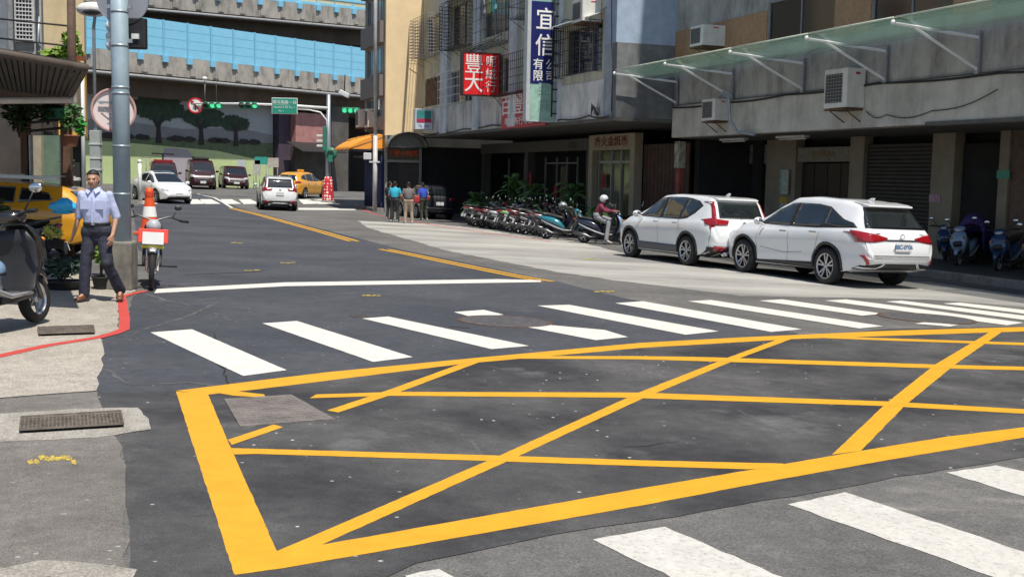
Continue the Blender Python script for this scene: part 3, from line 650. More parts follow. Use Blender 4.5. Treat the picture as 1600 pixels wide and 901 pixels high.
# cream shopfront with red characters
sf = []
a = MB(M2); t0, t1 = 22.7, 27.0; a.bb((t0, PA - .25, 2.72), (t1, PA + .1, 3.35)); a.bb((t0, PA - .25, ZF), (t0 + .38, PA + .1, 2.72)); a.bb((t1 - .38, PA - .25, ZF), (t1, PA + .1, 2.72)); ob('shop_surround', a, mat('cream_stone', (.48, .41, .3), .55, var=.15, scale=4), b2)
put_text('shop_lettering', '香火金紙香', .42, mat('dark_red_letters', (.22, .02, .02), .5, var=0), b2, (24.85 - T0, PA + .11, 3.04), (R(90), 0, R(180)), font_w=1.5, bold=.006)
a = MB(M2); a.bb((23.1, PA - .2, ZF), (26.6, PA - .15, 2.7)); ob('shop_glass', a, mat('shop_glass', (.1, .11, .06), .08, var=.5, scale=1.2, spec=.8), b2)  # yellow-green interior reflection is put into the glass colour
a = MB(M2)
for t in (23.1, 24.2, 25.1, 26.3): a.bb((t, PA - .16, ZF), (t + .09, PA - .08, 2.7))
a.bb((23.1, PA - .16, 2.2), (26.6, PA - .08, 2.3)); ob('shop_door_frame', a, alu, b2)
for t, z, h in ((25.6, 1.2, .55), (34.0, .9, .9), (30.8, .7, .5)):
    a = MB(M2); a.bb((t, PA - .06, z), (t + .28, PA - .03, z + h)); ob('red_banner', a, mat('red_banner', (.42, .03, .04), .8, var=.2), b2)
a = MB(M2)
for i in range(12): a.bb((19.0 + i * .3, PA - .3, ZF), (19.27 + i * .3, PA - .24, 2.9))
ob('folding_gate', a, mat('brown_folding_gate', (.09, .045, .035), .6, var=.4, scale=3), b2)
a = MB(M2); a.bb((17.95, PA + .5, 2.0), (18.3, PA + .75, 2.9)); ob('paper_posters', a, mat('old_posters', (.4, .38, .3), .8, var=.6, scale=6), b2)
a = MB(M2); a.bb((18.0, PA + .55, ZF), (18.25, PA + .7, 2.0)); ob('poster_column', a, mat('poster_red', (.3, .07, .05), .7, var=.6, scale=3), b2)
for t in (36.0, 38.3): ob('door_post', MB(M2).bb((t, PA - .5, ZF), (t + .08, PA - .44, 2.5)), bar_grey, b2)
a = MB(M2)
for t in (29.4, 30.6, 31.8, 33.2): a.bb((t, PA - .5, ZF), (t + .08, PA - .44, 2.5))
a.bb((29.4, PA - .5, 2.2), (33.2, PA - .44, 2.27)); ob('door_frame', a, bar_grey, b2)
a = MB(M2); a.bb((30.7, PA - .6, ZF + .3), (31.6, PA - .55, 2.1)); ob('door_glass', a, mat('door_glass', (.14, .13, .09), .1, var=.4, scale=2), b2)

# ------------------------------------------------------------------ beige walled building further left
P3 = 4.1
b3 = thing('beige_building', 'tall building with blank sunlit beige side wall beside the sign building', 'building', FP(T1, 0, 0), FROT)
a = MB(); a.bb((.02, P2 + .005, 3.6), (.3, P3, 17)); ob('side_wall', a, mat('beige_render', (.86, .66, .39), .8, var=.07, scale=1.4, streak=.2, dirt=(.6, .45, .26)), b3)
a = MB(); wall_cells(a, .3, 5, 3.9, 17, P3 - .3, P3 - .02, [(.9, 4.4, 4.6, 5.6), (.9, 4.4, 6.9, 8.3), (.9, 4.4, 9.6, 11.0), (.9, 4.4, 12.4, 13.8)]); a.bb((.3, P2 - 4, 16.8), (5, P3 - .02, 17.1)); a.bb((4.7, -4, 3.6), (5, P3 - .3, 16.8)); ob('front_wall', a, mat('greyish_front', (.3, .27, .24), .85, var=.2, scale=2, streak=.5), b3)
for z in (4.6, 6.9, 9.6, 12.4): window(b3, .9, 4.4, z, z + 1.4 - .4 * (z < 5), P3 - .1, 5, alu, gl=mat('sky_glass', (.12, .2, .26), .06, var=0, spec=.9))
for z in (5.65, 8.4, 11.1):
    a = MB(); a.bb((.35, P3 - .02, z), (4.95, P3 + .25, z + 1.1)); ob('balcony_band', a, mat('grey_mosaic_tiles', (.2, .17, .16), .7, var=.2, scale=20), b3)
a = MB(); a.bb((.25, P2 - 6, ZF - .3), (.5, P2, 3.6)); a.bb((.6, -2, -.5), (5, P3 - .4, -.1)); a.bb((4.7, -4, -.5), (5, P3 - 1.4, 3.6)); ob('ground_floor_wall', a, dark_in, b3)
a = MB(); a.bb((.05, P2, 2.35), (.25, P3, 2.95)); ob('shop_fascia', a, mat('olive_fascia', (.1, .095, .06), .6, var=.2), b3)
put_text('shop_lettering', '發財小吃坊', .34, mat('orange_letters', (.8, .13, .03), .5, var=0, emit=None), b3, (.03, (P2 + P3) / 2, 2.65), (R(90), 0, R(-90)), bold=.01)
shutter(b3, 0, 0, 0, 0, 0) if False else None
a = MB()
for i in range(18): a.bb((.24, P2 + .05, ZF + i * .15), (.28 + .01 * (i % 2), P3 - .1, ZF + .13 + i * .15))
ob('dark_shopfront', a, shutter_m, b3)
a = MB(); a.bb((-.02, P3 - .12, -.5), (.12, P3, 3.6)); a.bb((.0, P2 + .01, -.5), (.12, P2 + .14, 3.6)); a.bb((.04, P2, 2.2), (.1, P3, 2.32)); ob('shop_posts', a, alu, b3)
# arched tin awning over that shop
o = thing('arched_awning', 'grey arched tin awning over the small shop with orange characters', 'awning', FP(T1, (P2 + P3) / 2, 2.95), FROT)
a = MB(); arc = [(-1.05 * math.cos(math.pi * k / 12), .78 * math.sin(math.pi * k / 12)) for k in range(13)]
rows = [[(x, q[0], q[1]) for q in arc] for x in (-1.0, -.5, 0)]; a.loft(rows, cap=False, closed=False); s_ = ob('roof_sheet', a, mat('tin_sheet', (.2, .22, .21), .5, .3, var=.3), o); s_.modifiers.new('thick', 'SOLIDIFY').thickness = .02
a = MB(); a.tube([(-1.0, q[0], q[1]) for q in arc], .04, 6); a.tube([(-1, -1.05, 0), (-1, 1.05, 0)], .03, 6); ob('rim', a, bar_dark, o)
a = MB(); a.add([(-.03, q[0], q[1]) for q in arc], [tuple(range(13))]); ob('gable', a, mat('frosted_gable', (.3, .33, .31), .5, var=.2), o).modifiers.new('thick', 'SOLIDIFY').thickness = .02
# orange awning, blue curtain booth
o = thing('orange_awning', 'orange fabric awning over the blue curtained booth', 'awning', FP(T1 + .4, P3 - .1, 3.0), FROT)
a = MB(); rows = []
for i in range(17):
    f = i / 16; x = f * 4.4; sc_ = .06 * math.sin(i * 1.57) ** 2
    rows.append([(x, 0, .62 + .03 * math.sin(i)), (x, .5, .6 + sc_), (x, 1.1, .38 + sc_), (x, 1.7, .05 - .04 * math.cos(i * 1.57)), (x, 1.95, -.18 - .04 * math.sin(i * 1.57))])
a.loft(rows, cap=False, closed=False); s_ = ob('fabric', a, mat('orange_canvas', (.85, .33, .04), .8, var=.12, scale=3), o); s_.modifiers.new('thick', 'SOLIDIFY').thickness = .02
a = MB(); a.add([(0, 0, .62), (0, .5, .6), (0, 1.1, .38), (0, 1.7, .05), (0, 1.95, -.18), (0, 0, -.1)], [(0, 1, 2, 3, 4, 5)]); ob('end_flap', a, MATS['orange_canvas'], o).modifiers.new('thick', 'SOLIDIFY').thickness = .015
for x in (0, 2.2, 4.4): ob('frame_rib', MB().tube([(x, 0, .55), (x, 1.9, -.15), (x, 0, -.2)], .025, 5), bar_grey, o)
o = thing('curtain_booth', 'dark blue curtained booth under the orange awning', 'booth', FP(T1 + .5, P3 + .05, -.2), FROT)
a = MB(); rows = [[(i * .12, .06 * math.sin(i * 1.6), z) for z in (0, 1.2, 2.75)] for i in range(34)]
a.loft(rows, cap=False, closed=False); ob('curtain', a, mat('navy_curtain', (.02, .035, .11), .8, var=.3), o).modifiers.new('thick', 'SOLIDIFY').thickness = .02
a = MB(); a.bb((-.1, -.9, -.2), (0, .06, 2.75)); ob('side_panel', a, MATS['navy_curtain'], o)
a = MB(); a.bb((-.4, -.6, -.35), (3.8, .5, -.02)); a.bb((-.2, .5, -.4), (3.6, .95, -.18)); ob('step', a, kerbm, o, bevel=.02)
for k, (t, z, lb) in enumerate(((45.6, 4.1, 'pale air conditioner above the orange awning, far one of the pair'), (44.0, 4.05, 'tall pale air conditioner above the orange awning, near one of the pair'))):
    aircon(t, P3, z, .8, .45 if k else .6, 1.0, lb)
# ------------------------------------------------------------------ shop signs
red_s = mat('sign_red', (.78, .025, .03), .35, var=.05); whl = mat('sign_white', (.85, .84, .8), .4, var=.05)
D_ = 45.8; ctr = FP(27.9, P2 + .95, 5.85)
sg = thing('square_shop_sign', 'bright red square box sign with white characters jutting from the grey wall', 'shop sign', FP(29.1, P2, 4.95), FROT)
a = MB(); a.bb((-.16, .12, .02), (.16, 1.75, 1.72)); ob('sign_box', a, red_s, sg)
for c_ in (((-.18, .09, -.02), (.18, .15, 1.76)), ((-.18, 1.72, -.02), (.18, 1.78, 1.76)), ((-.18, .15, -.03), (.18, 1.72, .02)), ((-.18, .15, 1.72), (.18, 1.72, 1.77))): ob('frame_edge', MB().bb(*c_), mat('dark_sign_frame', (.06, .02, .02), .5, var=0), sg)
for s, y, z, sz in (('豐', 1.28, 1.22, .86), ('大', 1.28, .46, .86), ('呢', .52, 1.38, .5), ('絨', .52, .86, .5), ('行', .52, .34, .5)):
    put_text('character', s, sz, whl, sg, (-.165, y, z), (R(90), 0, R(-90)), bold=.005 if s == '大' else .002)
a = MB()
for z in (.1, 1.65): a.bb((-.03, 0, z - .02), (.03, .12, z + .02))
a.tube([(0, 0, 2.6), (0, 1.5, 1.76)], .015, 5); ob('bracket', a, bar_dark, sg)
sg = thing('tall_shop_sign', 'tall vertical box sign, navy above and pale green below, with white characters', 'shop sign', FP(22.75, P2, 3.66), FROT)
PB = .22; PW = 1.08
a = MB(); a.bb((-.15, PB, 0), (.15, PB + PW, 5.6)); ob('sign_box', a, mat('faded_green_sign', (.32, .5, .42), .4, var=.25, scale=2), sg)
a = MB(); a.bb((-.158, PB + .02, 1.33), (-.15, PB + PW - .12, 4.3)); ob('navy_panel', a, mat('sign_navy', (.015, .02, .13), .35, var=.05), sg)
for c_ in (((-.165, PB + PW - .12, 0), (.16, PB + PW + .02, 5.6)), ((-.16, PB, -.04), (.16, PB + PW, .0)), ((-.16, PB - .03, 0), (.16, PB, 5.6))): ob('frame_edge', MB().bb(*c_), mat('sign_edge_grey', (.55, .58, .6), .5, .2, var=.1), sg)
for s, y, z, sz in (('宜', .6, 3.62, .84), ('信', .6, 2.68, .84), ('有', .87, 2.02, .42), ('限', .87, 1.6, .42), ('公', .38, 2.02, .42), ('司', .38, 1.6, .42)):
    put_text('character', s, sz, whl, sg, (-.162, y, z), (R(90), 0, R(-90)), bold=.006 if sz > .6 else .003)
for s, z in (('亞', 1.12), ('麻', .5)): put_text('character', s, .52, mat('faded_black', (.04, .07, .06) if z < 1 else (.22, .38, .32), .6, var=0), sg, (-.153, .62, z), (R(90), 0, R(-90)))
a = MB(); a.lathe([(.3, -.155), (.3, -.162)], (0, 0, 0), 'X', 28, False); o_ = ob('emblem', a, whl, sg); o_.location = (0, .6, 4.68); o_.scale = (1, 1.25, .75)
a = MB(); a.lathe([(.22, -.163), (.22, -.168)], (0, 0, 0), 'X', 28, False); o_ = ob('emblem_ring', a, MATS['sign_navy'], sg); o_.location = (0, .6, 4.66); o_.scale = (1, 1.25, .6)
lad = thing('sign_lattice', 'dark steel lattice ladder behind the tall blue sign', 'bracket', FP(22.45, P2 - .08, 3.8), FROT)
a = MB()
for y in (-.3, .1): a.bb((-.03, y + .32, 0), (.03, y + .36, 5.6))
for i in range(13): a.bb((-.02, .06, .1 + i * .44), (.02, .42, .15 + i * .44))
ob('ladder', a, bar_dark, lad)
sg = thing('flat_shop_sign', 'flat red sign board partly hidden by the tall sign on the lower wall', 'shop sign', FP(23.6, P2 + .06, 3.55), FROT)
a = MB(); a.bb((0, 0, 0), (5.0, .09, 1.5)); ob('board', a, mat('sign_red_dull', (.5, .05, .06), .5, var=.1), sg, bevel=.01)
put_text('sign_lettering', '百豐大', .9, whl, sg, (3.05, .095, .9), (R(90), 0, R(180)), font_w=1.5, bold=.004)
put_text('sign_lettering', '呢絨布行零售', .34, whl, sg, (2.9, .095, .26), (R(90), 0, R(180)), font_w=1.6)
sg = thing('white_box_sign', 'small white box sign with teal picture panel beside the beige wall', 'shop sign', FP(39.4, P2, 3.85), FROT)
a = MB(); a.bb((-.18, .1, 0), (.18, 1.0, 1.05)); a.bb((-.03, 0, .4), (.03, .1, .6)); ob('sign_box', a, mat('sign_offwhite', (.6, .66, .72), .4, var=.06), sg, bevel=.02)
a = MB(); a.bb((-.19, .16, .36), (-.18, .94, .96)); ob('teal_panel', a, mat('sign_teal', (.05, .25, .24), .4, var=.3, scale=4), sg)
a = MB(); a.bb((-.196, .16, .36), (-.19, .94, .55)); ob('red_panel', a, mat('sign_crimson', (.45, .04, .1), .4, var=.2), sg)
put_text('sign_lettering', 'TEL 2331', .16, mat('sign_blue', (.05, .1, .4), .5, var=0), sg, (-.183, .55, .18), (R(90), 0, R(-90)))
# ------------------------------------------------------------------ elevated double deck road
HA = V((-28.4, 75, 0)); HD = V((15.7, 20, 0)).normalized(); HROT = math.atan2(HD.y, HD.x)   # local X along it, local Y away from the camera
para = mat('streaked_parapet', (.4, .375, .33), .9, var=.2, scale=.6, streak=.75, dirt=(.09, .08, .065), bump=.3, bscale=20)
girder = mat('brown_girder', (.12, .09, .065), .9, var=.25, scale=.5, streak=.5, dirt=(.06, .045, .035))
panel_m = mat('blue_noise_panel', (.25, .6, .8), .5, var=.05, scale=2, streak=.1, dirt=(.3, .5, .6))
post_m = mat('blue_panel_post', (.22, .54, .74), .5, var=.05)
cream_p = mat('cream_noise_panel', (.62, .58, .38), .4, var=.1, scale=1)
pipe_m = mat('drain_pipe', (.33, .33, .33), .6, var=.2)
def deck(label, zb, slope, y0, panel_h, cream, x0=-60, x1=60, wide=11):
    o = thing('elevated_road', label, 'elevated road', (HA.x, HA.y, 0), HROT, 'stacked decks of the elevated road')
    def Z(x, z): return zb + z + slope * x
    def slab(mb, xa, xb, ya, yb, za, zc):
        vs = [(x, y, Z(x, z)) for x in (xa, xb) for y in (ya, yb) for z in (za, zc)]
        mb.add(vs, [(0, 1, 3, 2), (4, 6, 7, 5), (0, 4, 5, 1), (2, 3, 7, 6), (0, 2, 6, 4), (1, 5, 7, 3)])
    a = MB(); slab(a, x0, x1, y0, y0 + .3, 0, 1.35); slab(a, x0, x1, y0 + wide - .3, y0 + wide, 0, 1.35)
    n = int((x1 - x0) / 2.0)
    for i in range(n): slab(a, x0 + i * 2.0 + .12, x0 + i * 2.0 + .6, y0 - .05, y0 - .003, .12, 1.3)
    ob('parapet', a, para, o)
    a = MB(); slab(a, x0, x1, y0 + .1, y0 + wide - .1, -.35, -.003); slab(a, x0, x1, y0 + 1.2, y0 + wide - 1.2, -1.5, -.353); ob('girder', a, girder, o)
    a = MB(); a.tube([(x, y0 + .02, Z(x, -.2)) for x in (x0, 0, x1)], .11, 6)
    for i in range(int((x1 - x0) / 8)): a.tube([(x0 + i * 8, y0 + .02, Z(x0 + i * 8, -.2)), (x0 + i * 8, y0 + .25, Z(x0 + i * 8, .1))], .05, 5)
    ob('drain_pipe', a, pipe_m, o)
    w_ = 2.0
    for side, yy in ((0, y0 + .05), (1, y0 + wide - .25)):
        a = MB()
        for i in range(n):
            xa = x0 + i * w_ + .09; xb = xa + w_ - .18
            for j in range(4):
                h = panel_h / 4; slab(a, xa, xb, yy, yy + .12, 1.36 + j * h + .012, 1.36 + (j + 1) * h - .012)
            slab(a, xa, xb, yy + .03, yy + .09, 1.36, 1.36 + panel_h)
        if not cream: ob('noise_barrier', a, panel_m, o)
        else:
            ob('noise_barrier', a, cream_p, o)
            a = MB()
            for h in (1.36, 1.9, 1.36 + panel_h): slab(a, x0, x1, yy - .05, yy - .002, h, h + .22)
            ob('blue_rail', a, panel_m, o)
        a = MB()
        for i in range(n + 1):
            x = x0 + i * w_; slab(a, x - .06, x + .06, yy - .02, yy + .14, 1.0, 1.4 + panel_h)
            if side == 0: slab(a, x - .2, x + .25, yy - .22, yy - .061, .92, 1.36)
        ob('barrier_post', a, post_m, o)
    return o
deck('lower deck of the elevated road with plain pale blue noise panels over stained concrete', 8.12, 0, 0, 2.45, False)
deck('upper deck of the elevated road with cream panels and blue rails at the top of the picture', 12.7, .05, 2.0, 2.6, True)
for x, zt, lb in ((-6, 7.0, 'behind the round no turn sign'), (26.5, 7.0, 'beside the lane under the deck')):
    o = thing('bridge_pier', 'stout concrete pier of the elevated road ' + lb, 'pier', (HA + HD * x + V((-HD.y, HD.x, 0)) * 6), HROT)
    a = MB(); a.bb((-.9, -.9, -1), (.9, .9, zt - .6)); a.bb((-2.2, -3.6, zt - .6), (2.2, 3.6, zt - .35)); ob('column', a, girder, o, bevel=.1)
# wall with a painted park scene under the deck
HN = V((-HD.y, HD.x, 0))
mu = thing('mural_wall', 'long wall painted with park trees, lawn and path under the elevated road', 'painted wall', HA + HN * 2.2, HROT)
X0, X1, ZM, ZT = -14, 17.5, .25, 7.3
a = MB(); a.bb((X0, 0, -.6), (X1, .4, ZT)); ob('wall', a, mat('mural_sky', (.4, .43, .44), .8, var=.1, scale=.5), mu)
def flat(name, poly, y, mt, h=.012):
    a = MB(); a.prism(poly, h, 'Y', y); return ob(name, a, mt, mu)
def blobby(cx, cz, rx, rz, n=90, amp=.11, seed=1):
    r = random.Random(seed); out = []
    for i in range(n):
        t = 2 * math.pi * i / n; k = 1 + r.uniform(-amp, amp) + .06 * math.sin(5 * t + seed)
        sq = 1 if math.sin(t) > 0 else .7
        out.append((cx + rx * k * math.cos(t), cz + rz * k * math.sin(t) * sq))
    return out
lawn = mat('mural_lawn', (.52, .62, .3), .8, var=.12, scale=.8); lawn_d = mat('mural_dark_hedge', (.11, .15, .08), .8, var=.3, scale=1.5)
mist = mat('mural_mist', (.25, .255, .26), .8, var=.15, scale=.7); path_m = mat('mural_path', (.42, .38, .4), .8, var=.08, scale=1); tree_m = mat('mural_tree', (.03, .06, .035), .8, var=.45, scale=2.5); trunk_m = mat('mural_trunk', (.035, .03, .03), .8, var=.2)
HZ = 3.55
flat('painted_mist', [(X0, HZ), (X1, HZ - .2), (X1, HZ + .9), (14, HZ + 1.3), (9, HZ + 1.0), (3, HZ + 1.4), (-4, HZ + 1.1), (X0, HZ + 1.4)], -.014, mist)
flat('painted_hedge', [(X0, HZ - .1), (X1, HZ - 1.3), (X1, HZ + .25), (8, HZ + .3), (2, HZ + .25), (X0, HZ + .4)], -.028, lawn_d)
flat('painted_lawn', [(X0, ZM - .2), (X1, ZM - .2), (X1, HZ - 1.3), (12, HZ - .5), (4, HZ - .15), (X0, HZ)], -.042, lawn)
flat('painted_path', [(6.0, ZM - .2), (11.6, ZM - .2), (10.0, HZ - 1.15), (9.4, HZ - .48), (7.4, HZ - .4), (7.3, HZ - .9), (7.1, HZ - 1.4)], -.056, path_m)
for k, (cx, cz, rx, rz, tx) in enumerate(((7.0, 5.95, 2.2, 1.3, 6.9), (10.9, 5.4, 1.9, .95, 10.6), (13.7, 5.1, 1.4, .7, 13.8), (-6.2, 5.3, 2.6, 1.2, -6.0), (-10.5, 5.5, 2.0, 1.1, -10.5))):
    flat('painted_crown', blobby(cx, cz, rx, rz, seed=k + 3), -.070 - .002 * k, tree_m)
    flat('painted_trunk', [(tx - .22, HZ - .1), (tx + .28, HZ - .1), (tx + .16, 4.6), (tx + .5, 5.4), (tx + .3, 5.4), (tx, 4.9), (tx - .4, 5.3), (tx - .5, 5.2), (tx - .12, 4.5)], -.085, trunk_m)
for k, cx in enumerate((-3, -.4, 2.9, 4.4, 5.6, 8.4, 9.6, 11.8, 12.6, 14.6, 15.6)): flat('painted_bush', blobby(cx, HZ + .25, .5 + .12 * (k % 3), .24, n=18, seed=k), -.100, trunk_m)
a = MB(); a.bb((X0, -.5, -.8), (X1, -.003, ZM)); ob('wall_base', a, mat('wall_base_dark', (.06, .055, .05), .9, var=.2), mu)
# walls and shed to the right of the mural
o = thing('underpass_shed', 'dark blockwork shed with pink tiled front and tin awning under the elevated road', 'shed', HA + HD * 17.6 + HN * 1.6, HROT)
a = MB(); a.bb((0, 0, -1), (1.2, 2, 7.2)); ob('dark_wall', a, mat('purple_dark_wall', (.07, .05, .075), .8, var=.3, scale=1), o)
a = MB(); a.bb((1.22, -.6, 3.6), (4.8, 2, 6.3)); ob('pink_wall', a, mat('pink_tiles', (.42, .2, .18), .7, var=.25, scale=1.6), o)
a = MB(); a.bb((1.22, -.55, -1), (4.8, 2, 3.58)); ob('lower_wall', a, mat('grimy_wall', (.085, .075, .065), .85, var=.35, scale=1.2), o)
a = MB(); a.prism([(-2.6, 3.15), (-.6, 3.9), (-.6, 3.96), (-2.6, 3.21)], 4.8, 'X', .2); ob('tin_awning', a, mat('black_tin', (.03, .03, .03), .6, .2), o)
a = MB(); a.bb((4.9, -.8, -1), (6.8, 1.5, 7.0)); ob('concrete_column', a, mat('dark_column', (.1, .09, .08), .85, var=.3, scale=1), o)
a = MB(); a.bb((-2, 7, -1.5), (30, 7.3, 7)); a.bb((10.2, 3, -1), (10.6, 7, 7)); ob('back_wall', a, mat('back_dark', (.03, .028, .026), .9, var=.3), o)
a = MB(); a.bb((11.5, 1.2, -.4), (14.2, 1.6, 2.6)); a.bb((11.0, .6, 2.9), (15.5, 3, 3.1)); ob('pale_hoarding', a, mat('pale_hoarding', (.33, .3, .25), .8, var=.4, scale=1.5), o)
a = MB(); a.bb((9.8, -1.4, -.4), (11.3, -.9, .55)); ob('teal_crate_stack', a, mat('teal_plastic', (.05, .25, .24), .5), o)
# ------------------------------------------------------------------ signal mast with its arm
D_ = 66.5
def hang(name, label, cat, px, py, D, grp=None, rz=0): return thing(name, label, cat, atd(px, py, D), rz, grp)
PB_ = V((-11.0, D_, gh(-11, D_)))
ms = thing('signal_mast', 'grey steel signal mast with a long arm, red dotted wrap at its foot', 'signal mast', PB_)
a = MB(); a.tube([(0, 0, 0), (0, 0, 3), (.02, 0, 6.3)], [.16, .14, .11], 12); ob('pole', a, galv, ms)
a = MB(); a.tube([(0, -.05, 5.5), (-2.4, -.1, 5.62), (-5, -.1, 5.66), (-7.9, -.1, 5.62)], [.09, .08, .07, .05], 8); ob('arm', a, white_metal, ms)
a = MB(); a.tube([(-.05, -.08, 3.9), (-.08, -.08, 4.8), (-.45, -.08, 5.25), (-1.1, -.08, 5.38), (-2.0, -.08, 5.42)], .045, 8); ob('brace', a, white_metal, ms)
sa = bpy.data.materials.new('red_dotted_wrap'); sa.use_nodes = True; t_ = sa.node_tree; b_ = t_.nodes['Principled BSDF']
tc = t_.nodes.new('ShaderNodeTexCoord'); vo = t_.nodes.new('ShaderNodeTexVoronoi'); vo.inputs['Scale'].default_value = 5.5; vo.inputs['Randomness'].default_value = .25
rp = t_.nodes.new('ShaderNodeValToRGB'); rp.color_ramp.interpolation = 'CONSTANT'; rp.color_ramp.elements[0].color = (.8, .75, .72, 1); rp.color_ramp.elements[1].color = (.55, .02, .03, 1); rp.color_ramp.elements[1].position = .36
t_.links.new(tc.outputs['Object'], vo.inputs['Vector']); t_.links.new(vo.outputs['Distance'], rp.inputs[0]); t_.links.new(rp.outputs[0], b_.inputs['Base Color']); b_.inputs['Roughness'].default_value = .7
a = MB(); a.lathe([(.36, .02), (.34, .5), (.27, 1.25), (.2, 1.5), (0, 1.5)], n=20); ob('dotted_wrap', a, sa, ms)
a = MB(); a.lathe([(.42, 0), (.42, .12), (0, .12)], n=20); ob('footing', a, kerbm, ms)
green_e = mat('green_signal_light', (.1, .8, .35), .4, var=0, emit=(.1, 1, .45, .7)); lens_off = mat('signal_lens_dark', (.02, .05, .035), .3, var=0); body_g = mat('signal_body_green', (.03, .2, .13), .5, var=.05)
def signal(px, py, D, label, n=3, on=(2,), side=True, w_=1.12):
    o = hang('traffic_light', label, 'traffic light', px, py, D, 'traffic lights at the far crossing')
    a = MB(); h = w_ / n * 1.05; a.bb((-w_ / 2, -.12, -h / 2), (w_ / 2, .12, h / 2)); ob('housing', a, body_g, o, bevel=.04)
    for i in range(n):
        x = -w_ / 2 + w_ * (i + .5) / n; r = w_ / n * .4
        a = MB(); a.lathe([(r, -.12), (r, -.14), (0, -.15)], (0, 0, 0), 'Y', 20, False)
        l = ob('lens', a, green_e if i in on else lens_off, o); l.location.x = x
        a = MB(); vs = [(x + (r + .02) * math.cos(t), y, (r + .02) * math.sin(t)) for y in (-.12, -.36) for t in [math.pi * k / 10 for k in range(-1, 12)]]
        a.add(vs, [(k, k + 1, 14 + k, 13 + k) for k in range(12)], True); vv = ob('visor', a, body_g, o); vv.modifiers.new('t', 'SOLIDIFY').thickness = .015
    return o
signal(333, 165, D_, 'horizontal traffic light right of the round red sign with green arrows lit', on=(1, 2))
signal(389, 165, D_, 'horizontal traffic light left of the green street name board, green lamp on the right')
signal(548, 173, 72, 'horizontal traffic light right of the signal mast, green lamps lit', on=(0, 1, 2))
o = hang('street_name_sign', 'green street name board with white characters on the signal arm', 'street sign', 445.5, 166, D_)
a = MB(); a.bb((-.76, -.16, -.47), (.76, -.1, .47)); ob('border', a, white_metal, o, bevel=.02)
a = MB(); a.bb((-.72, -.175, -.43), (.72, -.162, .43)); ob('board', a, mat('sign_green', (.02, .3, .22), .4, var=.03), o)
put_text('sign_lettering', '環河南路一段', .24, whl, o, (0, -.18, .2), (R(90), 0, 0)); put_text('sign_lettering', 'Huanhe S. Rd. Sec. 1', .15, whl, o, (0, -.18, -.08), (R(90), 0, 0)); put_text('sign_lettering', 'Sec. 1', .13, whl, o, (-.2, -.18, -.29), (R(90), 0, 0))
def disc_sign(name, label, px, py, D, r, ring, face, back=False, rz=0):
    o = hang(name, label, 'road sign', px, py, D, rz=rz)
    a = MB(); a.lathe([(r, .02), (r, -.012), (r * .8, -.014), (r * .8, .0)], (0, 0, 0), 'Y', 36, False); ob('rim', a, ring, o)
    a = MB(); a.lathe([(r * .98, .021), (r * .98, -.004), (0, -.004)], (0, 0, 0), 'Y', 36, False); ob('disc', a, face, o)
    return o
red_r = mat('sign_rim_red', (.6, .03, .04), .45, var=.05)
o = disc_sign('no_turn_sign', 'round white sign with red rim and black arrow, left of the hanging traffic light', 305.5, 165, D_, .46, red_r, whl)
a = MB(); a.bb((-.035, -.03, -.25), (.035, -.018, .05)); a.box((-.09, -.024, .11), (.24, .012, .07), ry=R(40)); a.add([(-.25, -.03, .3), (-.26, -.03, .08), (-.06, -.03, .22)], [(0, 1, 2)]); ob('arrow', a, cable_m, o)
a = MB(); a.box((0, -.034, 0), (.74, .012, .07), ry=R(45)); ob('slash', a, red_r, o)
for px, lb in ((320, 'thin hanger rod with white dome lamp above the round red sign'),):
    o = hang('dome_lamp', lb, 'lamp', px, 123, D_ + 1); a = MB(); a.ball((0, 0, 0), (.16, .16, .12)); ob('dome', a, mat('white_glow', (.8, .8, .8), .3, var=0), o); a = MB(); a.tube([(0, 0, -.1), (0, 0, -1.5)], .025, 5); ob('rod', a, bar_grey, o)
    a = MB(); a.tube([(.68, 0, 1.0), (.68, 0, -1.5)], .02, 5); ob('rod', a, bar_grey, o)
# mast fittings: pedestrian heads, globe
for px, py, lb in ((507, 222, 'pedestrian signal hood on the mast, upper left'), (517, 240, 'green round signal cluster on the mast above the dotted wrap')):
    o = hang('pedestrian_signal', lb, 'pedestrian signal', px, py, D_ - .25, 'pedestrian signals on the mast')
    if px < 510:
        a = MB()
        for z in (.28, -.02, -.3): a.bb((-.42, -.3, z), (-.08, .05, z + .13)); 
        ob('hoods', a, white_metal, o, bevel=.03); a = MB(); a.bb((-.1, -.1, -.5), (.12, .1, .9)); ob('housing', a, body_g, o, bevel=.03)
    else:
        a = MB(); a.lathe([(.2, -.1), (.33, -.06), (.36, 0), (.33, .06), (.2, .1)], (0, 0, 0), 'Y', 24); ob('ring', a, body_g, o); a = MB(); a.bb((-.14, -.16, -.5), (.12, .02, -.1)); ob('housing', a, body_g, o, bevel=.02); a = MB(); a.lathe([(.17, -.12), (0, -.13)], (0, 0, 0), 'Y', 20); ob('lens', a, green_e if 0 else lens_off, o)
o = hang('security_camera', 'white camera housing on a rod below the lower deck edge', 'camera', 538, 147, 84)
a = MB(); a.box((0, 0, 0), (.8, .5, .35), ry=R(25)); ob('housing', a, white_metal, o, bevel=.05); a = MB(); a.tube([(0, 0, .1), (.05, 0, 1.4)], .05, 5); ob('rod', a, bar_dark, o)
